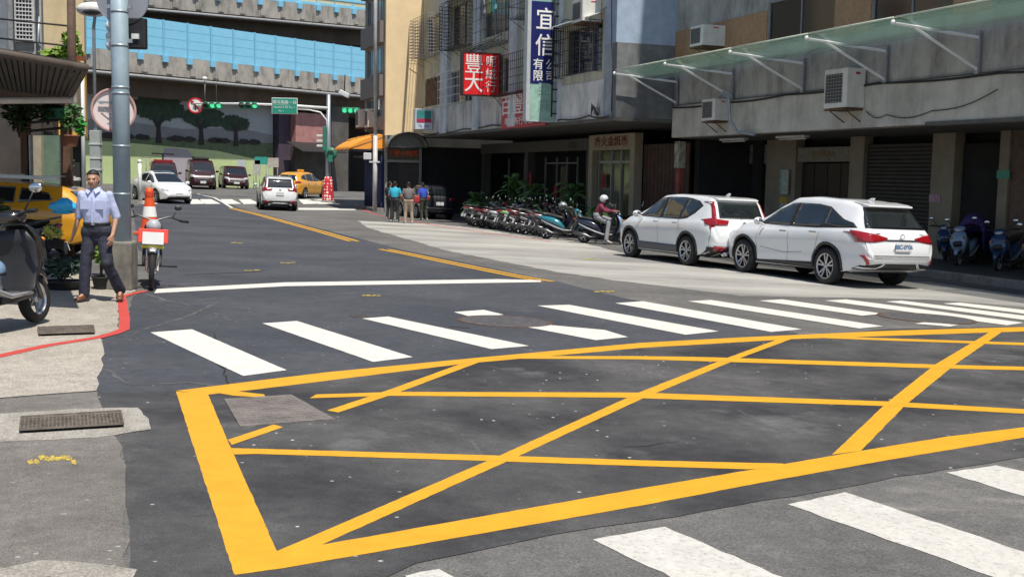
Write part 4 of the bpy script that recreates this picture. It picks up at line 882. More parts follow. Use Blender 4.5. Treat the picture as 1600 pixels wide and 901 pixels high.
# lamp post in front of the mural, white pole by the beige building
o = thing('park_lamp', 'black lamp post with white lamp head before the mural', 'street lamp', gp(382, 291)); k = (gp(382, 291).y)
a = MB(); a.tube([(0, 0, 0), (0, 0, 3.7)], .08, 8); ob('post', a, bar_dark, o); a = MB(); a.ball((.15, 0, 3.75), (.42, .25, .16)); ob('lamp_head', a, whl, o)
wp = thing('utility_pole', 'white steel utility pole with a lamp box at the corner of the beige building', 'pole', FP(41.6, 4.6, -.45))
a = MB(); a.tube([(0, 0, 0), (0, 0, 4.0)], .12, 10); a.tube([(0, 0, 4), (-.1, 0, 17)], .09, 10); ob('pole', a, mat('whitish_pole', (.6, .6, .58), .5, var=.15, scale=2, streak=.4), wp)
a = MB(); a.bb((-.6, -.15, 2.75), (-.2, .1, 3.1)); ob('lamp_box', a, white_metal, wp, bevel=.03); a = MB(); a.bb((-.3, -.12, 2.6), (.25, .0, 2.68)); ob('bracket', a, white_metal, wp)
# notice boards before the mural
for px, py, w_, h, c, lb in ((377, 257, .62, .7, (.55, .58, .6), 'pale notice board on posts left of the lamp post'), (401, 262, .55, 1.1, (.5, .5, .45), 'narrow pale notice board right of the lamp post'), (408, 251, .95, .55, (.04, .35, .28), 'small green board on the mural frame'), (427, 254, .8, .7, (.5, .45, .38), 'beige panel box beside the green board')):
    b0 = atd(px, py, 84.5); g0 = gh(b0.x, b0.y); o = thing('notice_board', lb, 'notice board', (b0.x, b0.y, g0), 0, 'boards standing before the mural'); z = b0.z - g0
    a = MB(); a.bb((-w_ / 2, -.04, z - h / 2), (w_ / 2, .04, z + h / 2)); ob('panel', a, mat('board%.2f' % c[0] + str(px), c, .6, var=.2), o); a = MB()
    for s in (-.4, .4): a.tube([(s * w_, 0, 0), (s * w_, 0, z - h / 2)], .03, 5)
    ob('post', a, bar_grey, o)
# planter ledge / low block in front of hoarding
o = thing('stone_planter', 'low stone planter with weeds behind the yellow taxi', 'planter', gp(560, 292)); a = MB(); a.box((0, 0, .3), (2.6, 1, .7)); ob('box', a, kerbm, o, bevel=.04)
# far backdrop so that the gap under the decks is closed
tag(ob('far_ridge', MB().bb((-200, 190, -5), (60, 194, 9)), mat('far_buildings_mass', (.16, .16, .15), .9, var=.3, scale=.2)), kind='structure')
# ------------------------------------------------------------------ left side: yellow building, canopy, shopfront
yb = thing('yellow_building', 'old orange yellow painted building with a brown stripe behind the dark canopy', 'building', (-19.0, 50, 0), R(20.2))
yel_w = mat('orange_plaster', (.72, .5, .17), .8, var=.18, scale=.8, streak=.35, dirt=(.75, .66, .5))
a = MB(); a.bb((-9, 0, 4.3), (0, 8, 14)); ob('upper_wall', a, mat('cream_plaster', (.62, .5, .3), .8, var=.12, scale=.8, streak=.3, dirt=(.45, .25, .1)), yb)
a = MB(); a.bb((-9, .0, 3.0), (0, 8, 6.3)); yo = ob('yellow_wall', a, mat('bright_yellow_plaster', (.75, .42, .06), .8, var=.15, scale=.9, streak=.3, dirt=(.5, .35, .15)), yb); yo.location.y = -.02
a = MB(); a.bb((-9, -.08, 6.3), (.03, 8, 6.55)); ob('brown_stripe', a, mat('brown_stripe', (.22, .05, .03), .7), yb)
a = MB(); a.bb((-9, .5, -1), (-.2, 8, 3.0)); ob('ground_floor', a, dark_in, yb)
a = MB(); a.bb((-6.2, -.06, 6.6), (-4.6, .1, 12)); ob('brown_panel', a, mat('brown_panel', (.26, .12, .07), .7, var=.3), yb)
a = MB(); a.bb((-4.4, -.1, 6.6), (-3.7, .05, 12));
for i in range(5): a.bb((-4.35, -.14, 7 + i * 1.2), (-3.75, -.1, 7.1 + i * 1.2))
ob('pale_window', a, alu, yb)
a = MB(); a.tube([(-.12, -.12, 0), (-.12, -.12, 6.2)], .09, 8); ob('drain_pipe', a, white_metal, yb)
def leaves(mb, c, r, n, size, rg, flat_=.5):
    for _ in range(n):
        d = V((rg.gauss(0, 1), rg.gauss(0, 1), rg.gauss(0, 1))).normalized() * rg.random() ** .4
        p = V(c) + V((d.x * r[0], d.y * r[1], d.z * r[2])); s = size * rg.uniform(.6, 1.3)
        u = V((rg.gauss(0, 1), rg.gauss(0, 1), rg.gauss(0, flat_))).normalized(); v = u.orthogonal().normalized(); v = (v + u.cross(v) * rg.uniform(-1, 1)).normalized()
        mb.add([p - u * s, p + v * s * .4, p + u * s, p - v * s * .4], [(0, 1, 2, 3)])
leaf_b = mat('yellow_green_leaves', (.16, .26, .03), .6, var=.35, scale=6); leaf_d = mat('dark_leaves', (.03, .07, .02), .6, var=.4, scale=6); leaf_g = mat('green_leaves', (.05, .14, .03), .6, var=.4, scale=6)  # three leaf greens: bright yellowish, dark and mid
def bush(name, label, cat, c, r, n, size, mt, pot=None, grp=None, seed=1):
    o = thing(name, label, cat, c, 0, grp); rg = random.Random(seed)
    a = MB(); pz = pot[1] if pot else 0
    for k in range(5): leaves(a, (rg.uniform(-.5, .5) * r[0], rg.uniform(-.5, .5) * r[1], pz + r[2] * rg.uniform(.7, 1.4)), [q * .6 for q in r], n // 5, size, rg)
    ob('foliage', a, mt, o, fix=False)
    a = MB()
    for k in range(5): a.tube([(0, 0, pz * .8), (rg.uniform(-.4, .4) * r[0], rg.uniform(-.4, .4) * r[1], pz + r[2] * 1.2)], [.012, .006], 4)
    ob('stems', a, mat('stem_brown', (.08, .06, .03), .8), o)
    if pot:
        a = MB(); a.lathe([(pot[0] * .75, 0), (pot[0], pz), (pot[0] * 1.08, pz), (pot[0] * 1.08, pz * .88), (pot[0] * .9, pz * .86), (0, pz * .86)], n=18); ob('pot', a, mat('pot%s' % pot[2], {'clay': (.25, .1, .06), 'dark': (.05, .045, .04), 'black': (.02, .02, .02)}[pot[2]], .8, var=.2), o)
    return o
bush('roof_plant', 'bright green plants growing on the ledge of the yellow building above the dark canopy', 'plant', atd(98, 100, 24), (.5, .3, .2), 260, .13, leaf_b, seed=3)
bush('roof_plant', 'tall bright green plant tuft against the brown pipe above the canopy corner', 'plant', atd(112, 90, 24), (.2, .2, .35), 120, .12, leaf_b, seed=4)
o = thing('rusty_standpipe', 'rusty vertical pipe rising from the canopy edge before the yellow building', 'pipe', atd(112, 112, 23)); a = MB(); a.tube([(0, 0, -1.2), (.02, 0, 1.8)], .09, 8); ob('pipe', a, mat('rust_brown', (.1, .06, .04), .8, var=.4, scale=5), o); a = MB(); a.tube([(.0, 0, .5), (-1.6, 0, .65)], .02, 5); a.tube([(0, 0, .9), (-1.8, 0, 1.05)], .02, 5); ob('rail', a, bar_dark, o)
# grey building with louvred window, far left
gb = thing('grey_tin_building', 'narrow grey sheet metal building with a white louvred window at the far left', 'building', (-13.4, 30, 0), R(20.2))
a = MB(); a.bb((-6, 0, 3.2), (-.0, 6, 14)); ob('wall', a, mat('blue_grey_sheet', (.2, .22, .25), .6, .2, var=.15, streak=.4), gb)
a = MB(); a.bb((.0, -.1, 3.6), (.12, .1, 14)); ob('corner_trim', a, bar_grey, gb)
a = MB(); a.bb((.12, .6, 4.95), (.6, .7, 6.9)); ob('window_frame', a, white_metal, gb)
a = MB(); a.bb((.15, .58, 5.0), (.57, .597, 6.85)); ob('louvre_recess', a, dark_in, gb)
a = MB()
for j in range(6): a.bb((.15 + j * .08, .55, 5.0), (.165 + j * .08, .58, 6.85))
for i in range(18): a.bb((.15, .54, 5.0 + i * .105), (.57, .56, 5.03 + i * .105))
ob('louvre_slats', a, white_metal, gb)
a = MB(); a.bb((0.12, .71, 3.2), (.78, 2, 14)); ob('rear_wall', a, mat('pale_rear_wall', (.42, .41, .38), .8, var=.2, streak=.5), gb)
a = MB(); a.tube([(.7, .5, 4), (.7, .5, 12)], .045, 8); a.tube([(1.3, .4, 4.2), (.7, .2, 4.9), (.75, .3, 5.6)], .035, 6); ob('pipes', a, galv, gb)
# dark canopy
cp = thing('dark_canopy', 'dark corrugated shop canopy over the left pavement', 'canopy', V((-6, 13.5, 2.7)))
M0 = MX.Translation((6, -13.5, -2.7))
def quad_slab(Q, th, n=0):
    a = MB(M0); a.add(Q + [q + V((0, 0, th)) for q in Q], [(0, 1, 2, 3), (4, 5, 6, 7), (0, 1, 5, 4), (1, 2, 6, 5), (2, 3, 7, 6), (3, 0, 4, 7)])
    return a
Q = [atd(-260, 38, 12.2), atd(134, 106, 12.0), atd(108, 152, 15.2), atd(-160, 118, 15.6)]
a = quad_slab(Q, .05)
for i in range(40):
    f = i / 39; p, q = Q[0].lerp(Q[1], f), Q[3].lerp(Q[2], f); a.tube([p, q], .03, 4, smooth=False)
ob('corrugated_roof', a, mat('dark_corrugated', (.055, .05, .045), .7, .2, var=.35, scale=2), cp)
Q2 = [atd(-220, 118, 15.7), atd(108, 152, 15.25), atd(100, 166, 21.2), atd(-220, 166, 21.2)]
a_ = quad_slab(Q2, .04); ob('rear_roof', a_, mat('sooty_boards', (.09, .055, .04), .8, var=.4, scale=3), cp)  # second sheet added behind the canopy to keep the taxi in shade
a = MB(M0); a.tube([Q[3], Q[2]], .05, 6); a.tube([Q[0], Q[1], Q[2]], .05, 6); ob('edge_beam', a, mat('sooty_wood', (.09, .07, .055), .8, var=.3), cp)
a = MB(M0)
for px, py, D, D2 in ((20, 122, 15, 12.4), (60, 132, 15, 12.4), (92, 140, 15, 12.4)): a.tube([atd(px, py, D), atd(px + 25, py - 32, D2)], .06, 4)
ob('rafters', a, MATS['sooty_wood'], cp)
o = thing('white_awning_tube', 'white awning roller tube hanging below the dark canopy', 'awning roller', atd(20, 157, 14.8))
a = MB(MX.Translation(-atd(20, 157, 14.8))); a.tube([atd(-60, 158, 14.8), atd(116, 156, 14.8)], .045, 8); ob('tube', a, mat('grimy_white_tube', (.6, .56, .52), .5, var=.25, scale=1.5), o)
# shopfront under the canopy
sh = thing('corner_shop', 'dim corner shop with timber posts and hanging plants under the dark canopy', 'shop', V((-9.5, 22, 0)))
M1 = MX.Translation((9.5, -22, 0)); gz = gh(-9.5, 22)
def pbox(a, x0, y0, x1, y1, D, th=.12):
    p, q = atd(x0, y1, D), atd(x1, y0, D); a.bb((p.x, D, p.z), (q.x, D + th, q.z))
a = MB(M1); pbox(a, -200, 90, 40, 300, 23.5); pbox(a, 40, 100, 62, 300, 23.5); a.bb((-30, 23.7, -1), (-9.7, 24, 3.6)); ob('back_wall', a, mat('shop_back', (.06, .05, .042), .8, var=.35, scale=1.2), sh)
a = MB(M1)
for x0, x1, D in ((36, 43, 21), (98, 108, 20.6)): pbox(a, x0, 150, x1, 400, D)
ob('timber_post', a, mat('timber_red_brown', (.13, .07, .045), .8, var=.4, scale=4), sh)
a = MB(M1)
pbox(a, 44, 211, 47, 290, 21); pbox(a, 94, 211, 97, 290, 21)
ob('window_bars', a, alu, sh)
a = MB(M1); pbox(a, 52, 212, 64, 290, 22.0); ob('cream_door', a, mat('pale_door', (.4, .36, .26), .7, var=.2), sh)
a = MB(M1); pbox(a, 66, 212, 96, 290, 22.2); ob('green_panel', a, mat('green_panel', (.16, .24, .18), .5, var=.3, scale=2), sh)
a = MB(M1); pbox(a, 110, 100, 119, 205, 21.0, .2); ob('end_post', a, mat('peeling_post', (.3, .26, .18), .8, var=.5, scale=3), sh)
o = thing('shop_board', 'small green shop board under the canopy', 'shop sign', atd(86, 178, 20.5)); a = MB(); a.bb((-.2, -.03, -.1), (.22, .03, .1)); ob('board', a, mat('board_green', (.03, .28, .16), .5, var=.2), o)
a = MB(M1); 
for y in (192, 205): a.tube([atd(45, y, 20.2), atd(126, y - 8, 20.2)], .025, 5)
ob('hanging_rail', a, bar_dark, sh)
hp = bush('hanging_pot', 'hanging flower pot with trailing plants at the canopy corner', 'plant', atd(110, 229, 20) , (.22, .2, .3), 200, .07, leaf_g, pot=(.15, .2, 'clay'), seed=6)
bush('trailing_plant', 'bright green trailing plant beside the hanging pot', 'plant', atd(126, 215, 20.5), (.12, .1, .2), 90, .06, mat('vivid_leaves', (.03, .3, .04), .5, var=.3), seed=7)
bush('trailing_plant', 'dark plants hanging on the rail left of the timber post', 'plant', atd(30, 215, 20.5), (.3, .2, .4), 260, .09, leaf_d, seed=8)
bush('trailing_plant', 'dark plants on the rail between the timber posts', 'plant', atd(75, 195, 20.5), (.4, .2, .22), 240, .08, leaf_d, seed=9)
bush('small_shrub', 'small bright shrub behind the yellow taxi roof', 'plant', atd(104, 276, 22), (.16, .15, .25), 140, .06, leaf_g, seed=10)
bush('potted_plant', 'large dark leafy plant at the left frame edge behind the scooter', 'plant', gp(-14, 440), (.42, .35, .5), 480, .08, leaf_d, pot=(.25, .35, 'black'), seed=11)
bush('potted_plant', 'wide dark shrub in a black pot between the near scooter and the man', 'plant', gp(98, 452), (.34, .3, .17), 700, .05, mat('blue_green_leaves', (.02, .05, .03), .5, var=.4), pot=(.26, .12, 'black'), seed=12)
bush('potted_plant', 'small plant with yellow green flowers behind the man', 'plant', gp(158, 452), (.12, .1, .25), 160, .05, leaf_b, pot=(.12, .18, 'black'), seed=13)
bush('flower_basket', 'yellow green flowers in a basket beside the blue bag', 'plant', gp(88, 452) + V((0, 0, .55)), (.16, .12, .1), 160, .05, mat('yellow_flowers', (.5, .5, .12), .6, var=.4, scale=20), pot=(.12, .12, 'black'), seed=14)
# ------------------------------------------------------------------ thick pole at the kerb
PP = gp(193, 452)
po = thing('street_pole', 'thick pale blue grey steel pole standing in a square concrete footing at the left kerb', 'pole', PP)
a = MB(); a.tube([(0, 0, .4), (0, 0, 5.5)], .115, 20); ob('pole', a, mat('pole_paint', (.36, .46, .52), .5, .1, var=.12, scale=4, streak=.35, dirt=(.3, .3, .3)), po)
for z in (1.3, 1.95, 2.66, 2.74, 3.3, 3.75): ob('clamp_band', MB().tube([(0, 0, z), (0, 0, z + .03)], .119, 24), galv, po)
for z in (3.38, 3.83): ob('clamp_bar', MB().box((0, 0, z), (.34, .05, .05)), galv, po)
a = MB(); a.box((-.03, .02, .33), (.36, .36, .68), rz=.08); ob('footing', a, mat('stained_footing', (.24, .225, .19), .9, var=.35, scale=4, streak=.9, dirt=(.06, .055, .05), bump=.5), po, bevel=.03)
sg_back = mat('pinkish_sign_back', (.8, .68, .66), .5, var=.08, scale=4)
o = thing('round_sign_back', 'pinkish round road sign seen from behind, strapped to the thick pole', 'road sign', PP + V((-.17, .2, 2.46)), R(24))
a = MB(); a.lathe([(.3, -.012), (.3, .012), (0, .012)], (0, 0, 0), 'Y', 40, False); a.add([(0, -.012, 0)], []); ob('disc', a, sg_back, o)
a = MB(); a.lathe([(.3, -.013), (.285, -.02), (.27, -.013)], (0, 0, 0), 'Y', 40); ob('rim', a, mat('sign_rim_dull', (.5, .3, .28), .5, var=.2), o)
a = MB(); a.box((.0, -.03, .1), (.4, .02, .03)); a.box((-.1, -.022, -.02), (.16, .006, .012), ry=.7); a.box((-.08, -.022, .1), (.2, .006, .012), ry=-.2); a.box((.02, -.022, -.12), (.2, .006, .014), ry=.1); ob('back_straps', a, galv, o)
o = thing('big_round_sign_back', 'large grey round sign back at the top of the thick pole', 'road sign', PP + V((-.02, .2, 3.98)), 0)
a = MB(); a.lathe([(.36, -.012), (.36, .012), (0, .012)], (0, 0, 0), 'Y', 48, False); ob('disc', a, mat('grey_sign_back', (.33, .34, .38), .45, .3, var=.06), o)
o = thing('signal_head_back', 'black traffic signal seen from behind on the thick pole with white pedestrian lamps', 'traffic light', PP + V((0, .2, 3.48)), 0)
a = MB(); a.bb((-.16, 0, -.18), (.28, .12, .24)); ob('housing', a, mat('black_plastic', (.02, .02, .024), .5, var=.2), o, bevel=.02)
for z in (.12, -.02, -.14):
    a = MB(); a.ball((-.2, 0, z), (.06, .07, .075)); ob('lamp_hood', a, white_metal, o)
a = MB(); a.bb((.1, -.03, -.05), (.2, 0, .02)); ob('label_plate', a, white_metal, o)
# thin street lamp further up the left kerb with a control box
LP_ = gp(150, 300)
o = thing('street_lamp', 'thin grey street lamp with curved arm and a tall pale cabinet on its post', 'street lamp', (atd(150, 250, 40).x, 40, gh(-15, 40)))
a = MB(); a.tube([(0, 0, 0), (0, 0, 6.6), (.05, 0, 6.95), (-.15, 0, 7.1), (-.4, 0, 7.05)], .06, 8); ob('post', a, galv, o)
a = MB(); a.ball((0, 0, 7.2), (.62, .3, .26)); ob('lamp_head', a, mat('white_lamp_head', (.75, .75, .73), .35, var=.05), o)
a = MB(); a.ball((0.0, -.04, 7.12), (.45, .27, .16)); ob('lamp_lens', a, mat('lamp_lens_dark', (.08, .08, .08), .2, var=.2), o)
a = MB(); a.bb((-.18, -.13, 1.1), (.18, .13, 3.0)); ob('cabinet', a, mat('pale_cabinet', (.4, .44, .43), .6, .1, var=.1), o, bevel=.02)
for z in (1.6, 2.0, 2.5):
    a = MB(); a.bb((-.2, -.15, z), (.2, .15, z + .05)); ob('strap', a, white_metal, o)
for px, py, h, lb in ((222, 300, 1.5, 'short white bollard post behind the thick pole beside the sedan'),):
    o = thing('bollard', lb, 'bollard', gp(px - 3, 318)); a = MB(); a.tube([(0, 0, 0), (0, 0, 2.1)], .1, 10); a.ball((0, 0, 2.1), .12); ob('post', a, white_metal, o); a = MB(); a.lathe([(.2, 0), (.16, .12), (0, .12)], n=14); ob('base', a, kerbm, o)
# ------------------------------------------------------------------ vehicles
tyre_m = mat('tyre_rubber', (.018, .018, .018), .85, var=.3, scale=20); rim_dark = mat('rim_dark', (.03, .03, .032), .5, .5, var=0); rim_sil = mat('rim_silver', (.55, .56, .58), .28, .85, var=0)
trim_b = mat('black_trim', (.022, .022, .023), .5, var=.1, scale=10); trim_g = mat('grey_trim', (.11, .115, .12), .55, var=.1, scale=10); chrome = mat('chrome', (.75, .76, .78), .12, 1, var=0)
car_glass = mat('car_window_glass', (.012, .016, .018), .03, var=0, spec=1.0, coat=.5); red_l = mat('tail_light_red', (.3, .008, .012), .1, var=0, coat=1); clear_l = mat('headlight_clear', (.6, .63, .66), .12, .3, var=0, coat=.8); amber = mat('amber_lens', (.7, .25, .03), .15, var=0)
plate_w = mat('plate_white', (.7, .71, .7), .5, var=.05); plate_t = mat('plate_ink', (.03, .12, .3), .5, var=0); under_m = mat('underbody', (.012, .012, .012), .9, var=0)
def paint(name, c, coat=1.0, rough=.35, metal=0): return mat(name, c, rough, metal, var=.015, scale=3, coat=coat)
def curve(tab, x):
    if x <= tab[0][0]: return tab[0][1]
    for (a, b), (c, d) in zip(tab, tab[1:]):
        if x <= c: return b + (d - b) * (x - a) / (c - a)
    return tab[-1][1]
def smooth_curve(tab, xs_, s=.07):
    out = []
    for x in xs_:
        o = [(-2, .06), (-1, .24), (0, .4), (1, .24), (2, .06)]; out.append(sum(wt * curve(tab, x + k * s) for k, wt in o))
    return out
def car_shape(S):
    L0, L1 = S['top'][0][0], S['top'][-1][0]
    xs_ = [L0, L0 + .015, L0 + .04, L0 + .08] + [L0 + .12 + (L1 - L0 - .24) * i / 64 for i in range(65)] + [L1 - .08, L1 - .04, L1 - .015, L1]
    ZT, ZS, W, WR, ZB = (smooth_curve(S[k], xs_, s) for k, s in (('top', .045), ('belt', .06), ('w', .07), ('wr', .06), ('bot', .05)))
    rings = []
    for i, x in enumerate(xs_):
        zt, zs, w_, wr, zb = ZT[i], min(ZS[i], ZT[i] - .01), W[i], WR[i], ZB[i]; e = min(x - L0, L1 - x)
        if e < .1: w_ *= 1 - .1 * (1 - e / .1) ** 2; wr *= 1 - .1 * (1 - e / .1) ** 2; zb += .05 * (1 - e / .1) ** 2
        g = max(.1, min(1, (zt - zs) / .3)); h = zs - zb; cr_ = S.get('crease', .018)
        P = [(0, zb), (w_ * .8, zb), (w_ * .93, zb + .03), (w_ * .965, zb + .12), (w_ * .975, zb + h * .34), (w_ * .985 - cr_ * .5, zb + h * .5), (w_, zb + h * .68), (w_ * .997, zb + h * .78), (w_ * .98, zb + h * .9), (w_ * .955, zb + h * .965), (w_ * .93, zs)]
        for k in (.2, .4, .6, .8, .93): P.append((w_ * .93 + (wr - w_ * .93) * k ** 1.12, zs + (zt - .075 * g - zs) * k))
        P += [(wr * .975, zt - .05 * g), (wr * .9, zt - .022 * g), (wr * .6, zt - .006 * g), (0, zt)]
        rings.append([(x, y, z) for y, z in P] + [(x, -y, z) for y, z in P[-2:0:-1]])
    return rings
def project(bvh, poly, face, off=.004, step=.07, side=1, thick=.012):
    b = bmesh.new(); f = b.faces.new([b.verts.new((p[0], p[1], 0)) for p in poly])
    for ax in (0, 1):
        lo, hi = min(p[ax] for p in poly), max(p[ax] for p in poly); n = int((hi - lo) / step)
        for i in range(1, n + 1):
            c = [0, 0, 0]; c[ax] = lo + (hi - lo) * i / (n + 1); no = [0, 0, 0]; no[ax] = 1
            bmesh.ops.bisect_plane(b, geom=b.verts[:] + b.edges[:] + b.faces[:], plane_co=c, plane_no=no)
    for v in b.verts:
        u, w_ = v.co.x, v.co.y
        if face == 'side': o, d = V((u, 3 * side, w_)), V((0, -side, 0))
        elif face == 'rear': o, d = V((-6, u, w_)), V((1, 0, 0))
        elif face == 'front': o, d = V((6, u, w_)), V((-1, 0, 0))
        else: o, d = V((u, w_, 4)), V((0, 0, -1))
        h, n_, _, _ = bvh.ray_cast(o, d)
        if h is None: h, n_, _, _ = bvh.find_nearest(V((u, 1.0 * side, w_)) if face == 'side' else V((-2.4 if face == 'rear' else 2.4, u, w_)))
        if n_.dot(d) > 0: n_ = -n_
        v.co = h + n_ * off
    mb = MB(); b.verts.index_update(); mb.add([v.co.copy() for v in b.verts], [[v.index for v in f.verts] for f in b.faces], True); b.free()
    return mb
def panel(name, bvh, poly, face, mt, root, off=.006, side=1, step=.07, label=None, thick=.012, mirror=False):
    mb = project(bvh, poly, face, off, step, side)
    o = ob(name, mb, mt, root, label)
    s = o.modifiers.new('thick', 'SOLIDIFY'); s.thickness = thick; s.offset = 0
    return o
def wheel(root, x, y, r, wd, spokes, s, style='double', nm='wheel', rim=rim_sil, detail=True):
    a = MB(); k = r * .68
    a.lathe([(k, -wd / 2), (r * .9, -wd / 2), (r * .98, -wd * .4), (r, -wd * .25), (r, wd * .25), (r * .98, wd * .4), (r * .9, wd / 2), (k, wd / 2), (k * .98, wd * .3)], (0, 0, 0), 'Y', 32)
    t = ob('wheel', a, tyre_m, root); t.location = (x, y, r)
    a = MB(); yy = s * wd * .5
    a.lathe([(k * 1.0, yy - s * .012), (k * 1.02, yy), (k * .95, yy), (k * .93, yy - s * .03)], (0, 0, 0), 'Y', 32)
    a.lathe([(k * .16, yy - s * .045), (k * .15, yy - s * .02), (0, yy - s * .018)], (0, 0, 0), 'Y', 16)
    for i in range(spokes):
        an = 2 * math.pi * i / spokes + .3
        for dd in ((-.17, .17) if style == 'double' else (0,)):
            c1, c2 = an + dd * .35, an + dd * 1.25; w1, w2 = (.028, .034) if style == 'double' else (.03, .06)
            w1 *= k / .25; w2 *= k / .25; vs = []
            for rr, cc, ww, dy in ((k * .1, c1, w1, .03), (k * .96, c2, w2, .014)):
                for sg_ in (-1, 1):
                    for dz in (0, .03):
                        vs.append((rr * math.cos(cc) - sg_ * ww * .5 * math.sin(cc), yy - s * (dy + dz), rr * math.sin(cc) + sg_ * ww * .5 * math.cos(cc)))
            a.add(vs, [(0, 1, 3, 2), (4, 6, 7, 5), (0, 4, 5, 1), (2, 3, 7, 6), (0, 2, 6, 4), (1, 5, 7, 3)])
    ob('rim', a, rim, t)
    a = MB(); a.lathe([(k * .97, yy - s * .07), (0, yy - s * .07)], (0, 0, 0), 'Y', 24, False); a.lathe([(k * .97, -yy), (0, -yy)], (0, 0, 0), 'Y', 24, False); ob('brake_disc', a, rim_dark, t)
def make_car(name, label, cat, S, loc, heading, body_m, grp=None):
    o = thing(name, label, cat, loc, heading, grp)
    # lie of the ground under the car
    gx, gy = -.025, -.0114
    if loc[1] > 56 and loc[1] < 80: gy += .03
    n = V((-gx, -gy, 1)).normalized(); q = V((0, 0, 1)).rotation_difference(n)
    o.rotation_euler = (q.to_matrix().to_4x4() @ MX.Rotation(heading, 4, 'Z')).to_euler()
    mb = MB(); mb.loft(car_shape(S)); me = mb.mesh('body', body_m)
    bm_ = bmesh.new(); bm_.from_mesh(me); bvh = BVHTree.FromBMesh(bm_); bm_.free()
    body = ob('body', me, None, o); r = S['r']; ra = r + S.get('gap', .05)
    cut = MB()
    for x in S['axles']:
        for s in (-1, 1): cut.lathe([(ra, s * .55), (ra, s * 1.3)], (x, 0, r + .01), 'Y', 40, False, cap=True)
    c = ob('cut', cut, under_m); c.parent = o
    bo = body.modifiers.new('b', 'BOOLEAN'); bo.object = c; bo.operation = 'DIFFERENCE'; bo.solver = 'EXACT'
    bpy.context.view_layer.update()
    me2 = bpy.data.meshes.new_from_object(body.evaluated_get(bpy.context.evaluated_depsgraph_get())); body.modifiers.clear(); body.data = me2
    me2.materials.clear(); me2.materials.append(body_m); me2.materials.append(under_m)
    for p in me2.polygons:
        p.use_smooth = True; cc = p.center
        for x in S['axles']:
            if (cc.x - x) ** 2 + (cc.z - r - .01) ** 2 < (ra + .004) ** 2 and abs(cc.y) < S['wmax'] * .985 and cc.z < r * 2.2: p.material_index = 1; p.use_smooth = False
        if cc.z < .3 and abs(p.normal.z) > .8: p.material_index = 1
    bpy.data.objects.remove(c)
    me2.set_sharp_from_angle(angle=R(38))
    a = MB(); a.bb((S['axles'][1] + .3, -.62, .22), (S['axles'][0] - .3, .62, .5)); 
    tw = S['track']
    for x in S['axles']:
        for s in (-1, 1): wheel(o, x, s * tw, r, S.get('wd', .23), S.get('spokes', 5), s, S.get('style', 'double'))
    o['_b'] = 0; del o['_b']
    return o, bvh
def both(fn):
    for s in (1, -1): fn(s)
def arc_ring(x, z, r1, r2, a0=-8, a1=188, n=22):
    A = [R(a0 + (a1 - a0) * i / n) for i in range(n + 1)]
    return [(x + r2 * math.cos(a), z + r2 * math.sin(a)) for a in A] + [(x + r1 * math.cos(a), z + r1 * math.sin(a)) for a in reversed(A)]
def arch(o, bvh, S, mt, w_=.055):
    for x in S['axles']:
        for s in (1, -1): panel('wheel_arch_trim', bvh, arc_ring(x, S['r'] + .01, S['r'] + S.get('gap', .05) - .004, S['r'] + S.get('gap', .05) + w_), 'side', mt, o, .008, s, .12)
def line(bvh, o, pts, face, side=1, w_=.009, mt=None):
    # thin dark shut line along a polyline
    L_, R_ = [], []
    for i, p in enumerate(pts):
        a, b = pts[max(0, i - 1)], pts[min(len(pts) - 1, i + 1)]; d = V((b[0] - a[0], b[1] - a[1])).normalized(); n = V((-d.y, d.x)) * w_ / 2
        L_.append((p[0] + n.x, p[1] + n.y)); R_.append((p[0] - n.x, p[1] - n.y))
    return project(bvh, L_ + R_[::-1], face, .0025, .09, side)
def shutlines(o, bvh, lines):
    a = MB()
    for pts, face, side in lines:
        m_ = line(bvh, o, pts, face, side); a.add(m_.v, m_.f)
    ob('panel_gap', a, mat('panel_gap', (.12, .12, .12), .8, var=0), o, fix=False)
def mirror_(o, x, y, z, mt, s):
    a = MB(); a.ball((x, s * (y + .12), z + .02), (.075, .115, .085), 14, 10); a.tube([(x, s * (y - .05), z - .06), (x, s * (y + .08), z - .02)], .025, 6); m = ob('side_mirror', a, mt, o)
    g = MB(); g.ball((x - .03, s * (y + .125), z + .02), (.052, .098, .068), 12, 8); ob('mirror_glass', g, chrome, m)
def plate(o, x, z, face, txt='', y=0, tilt=0):
    s = -1 if face == 'rear' else 1
    a = MB(); a.bb((-.008, -.19, -.08), (.008, .19, .08)); p = ob('license_plate', a, plate_w, o); p.location = (x, y, z); p.rotation_euler.y = tilt
    if txt: put_text('plate_number', txt, .115, plate_t, p, (s * .009, 0, 0), (R(90), 0, R(-90) if s < 0 else R(90)), depth=.002, font_w=.95, bold=.003)
CRV = dict(top=[(-2.3, .62), (-2.27, .98), (-2.22, 1.06), (-1.97, 1.56), (-1.85, 1.635), (-1.3, 1.675), (-.3, 1.69), (.2, 1.655), (.55, 1.5), (1.22, 1.13), (1.6, 1.06), (2.05, .95), (2.22, .84), (2.3, .62)],
  belt=[(-2.3, .55), (-2.22, 1.0), (-1.9, 1.1), (-1.0, 1.08), (.2, 1.04), (1.2, 1.0), (1.6, .97), (2.1, .85), (2.3, .55)],
  w=[(-2.3, .76), (-2.15, .86), (-1.8, .915), (-1.2, .93), (-.6, .905), (.7, .905), (1.3, .93), (1.8, .9), (2.1, .8), (2.3, .6)],
  wr=[(-2.3, .7), (-2.2, .74), (-1.97, .66), (-1.7, .64), (-.3, .66), (.4, .64), (.8, .68), (1.22, .8), (1.6, .8), (2.3, .5)],
  bot=[(-2.3, .42), (-2.0, .3), (-1.6, .24), (1.6, .22), (2.1, .26), (2.3, .34)], axles=(1.37, -1.29), r=.355, track=.80, wmax=.93)
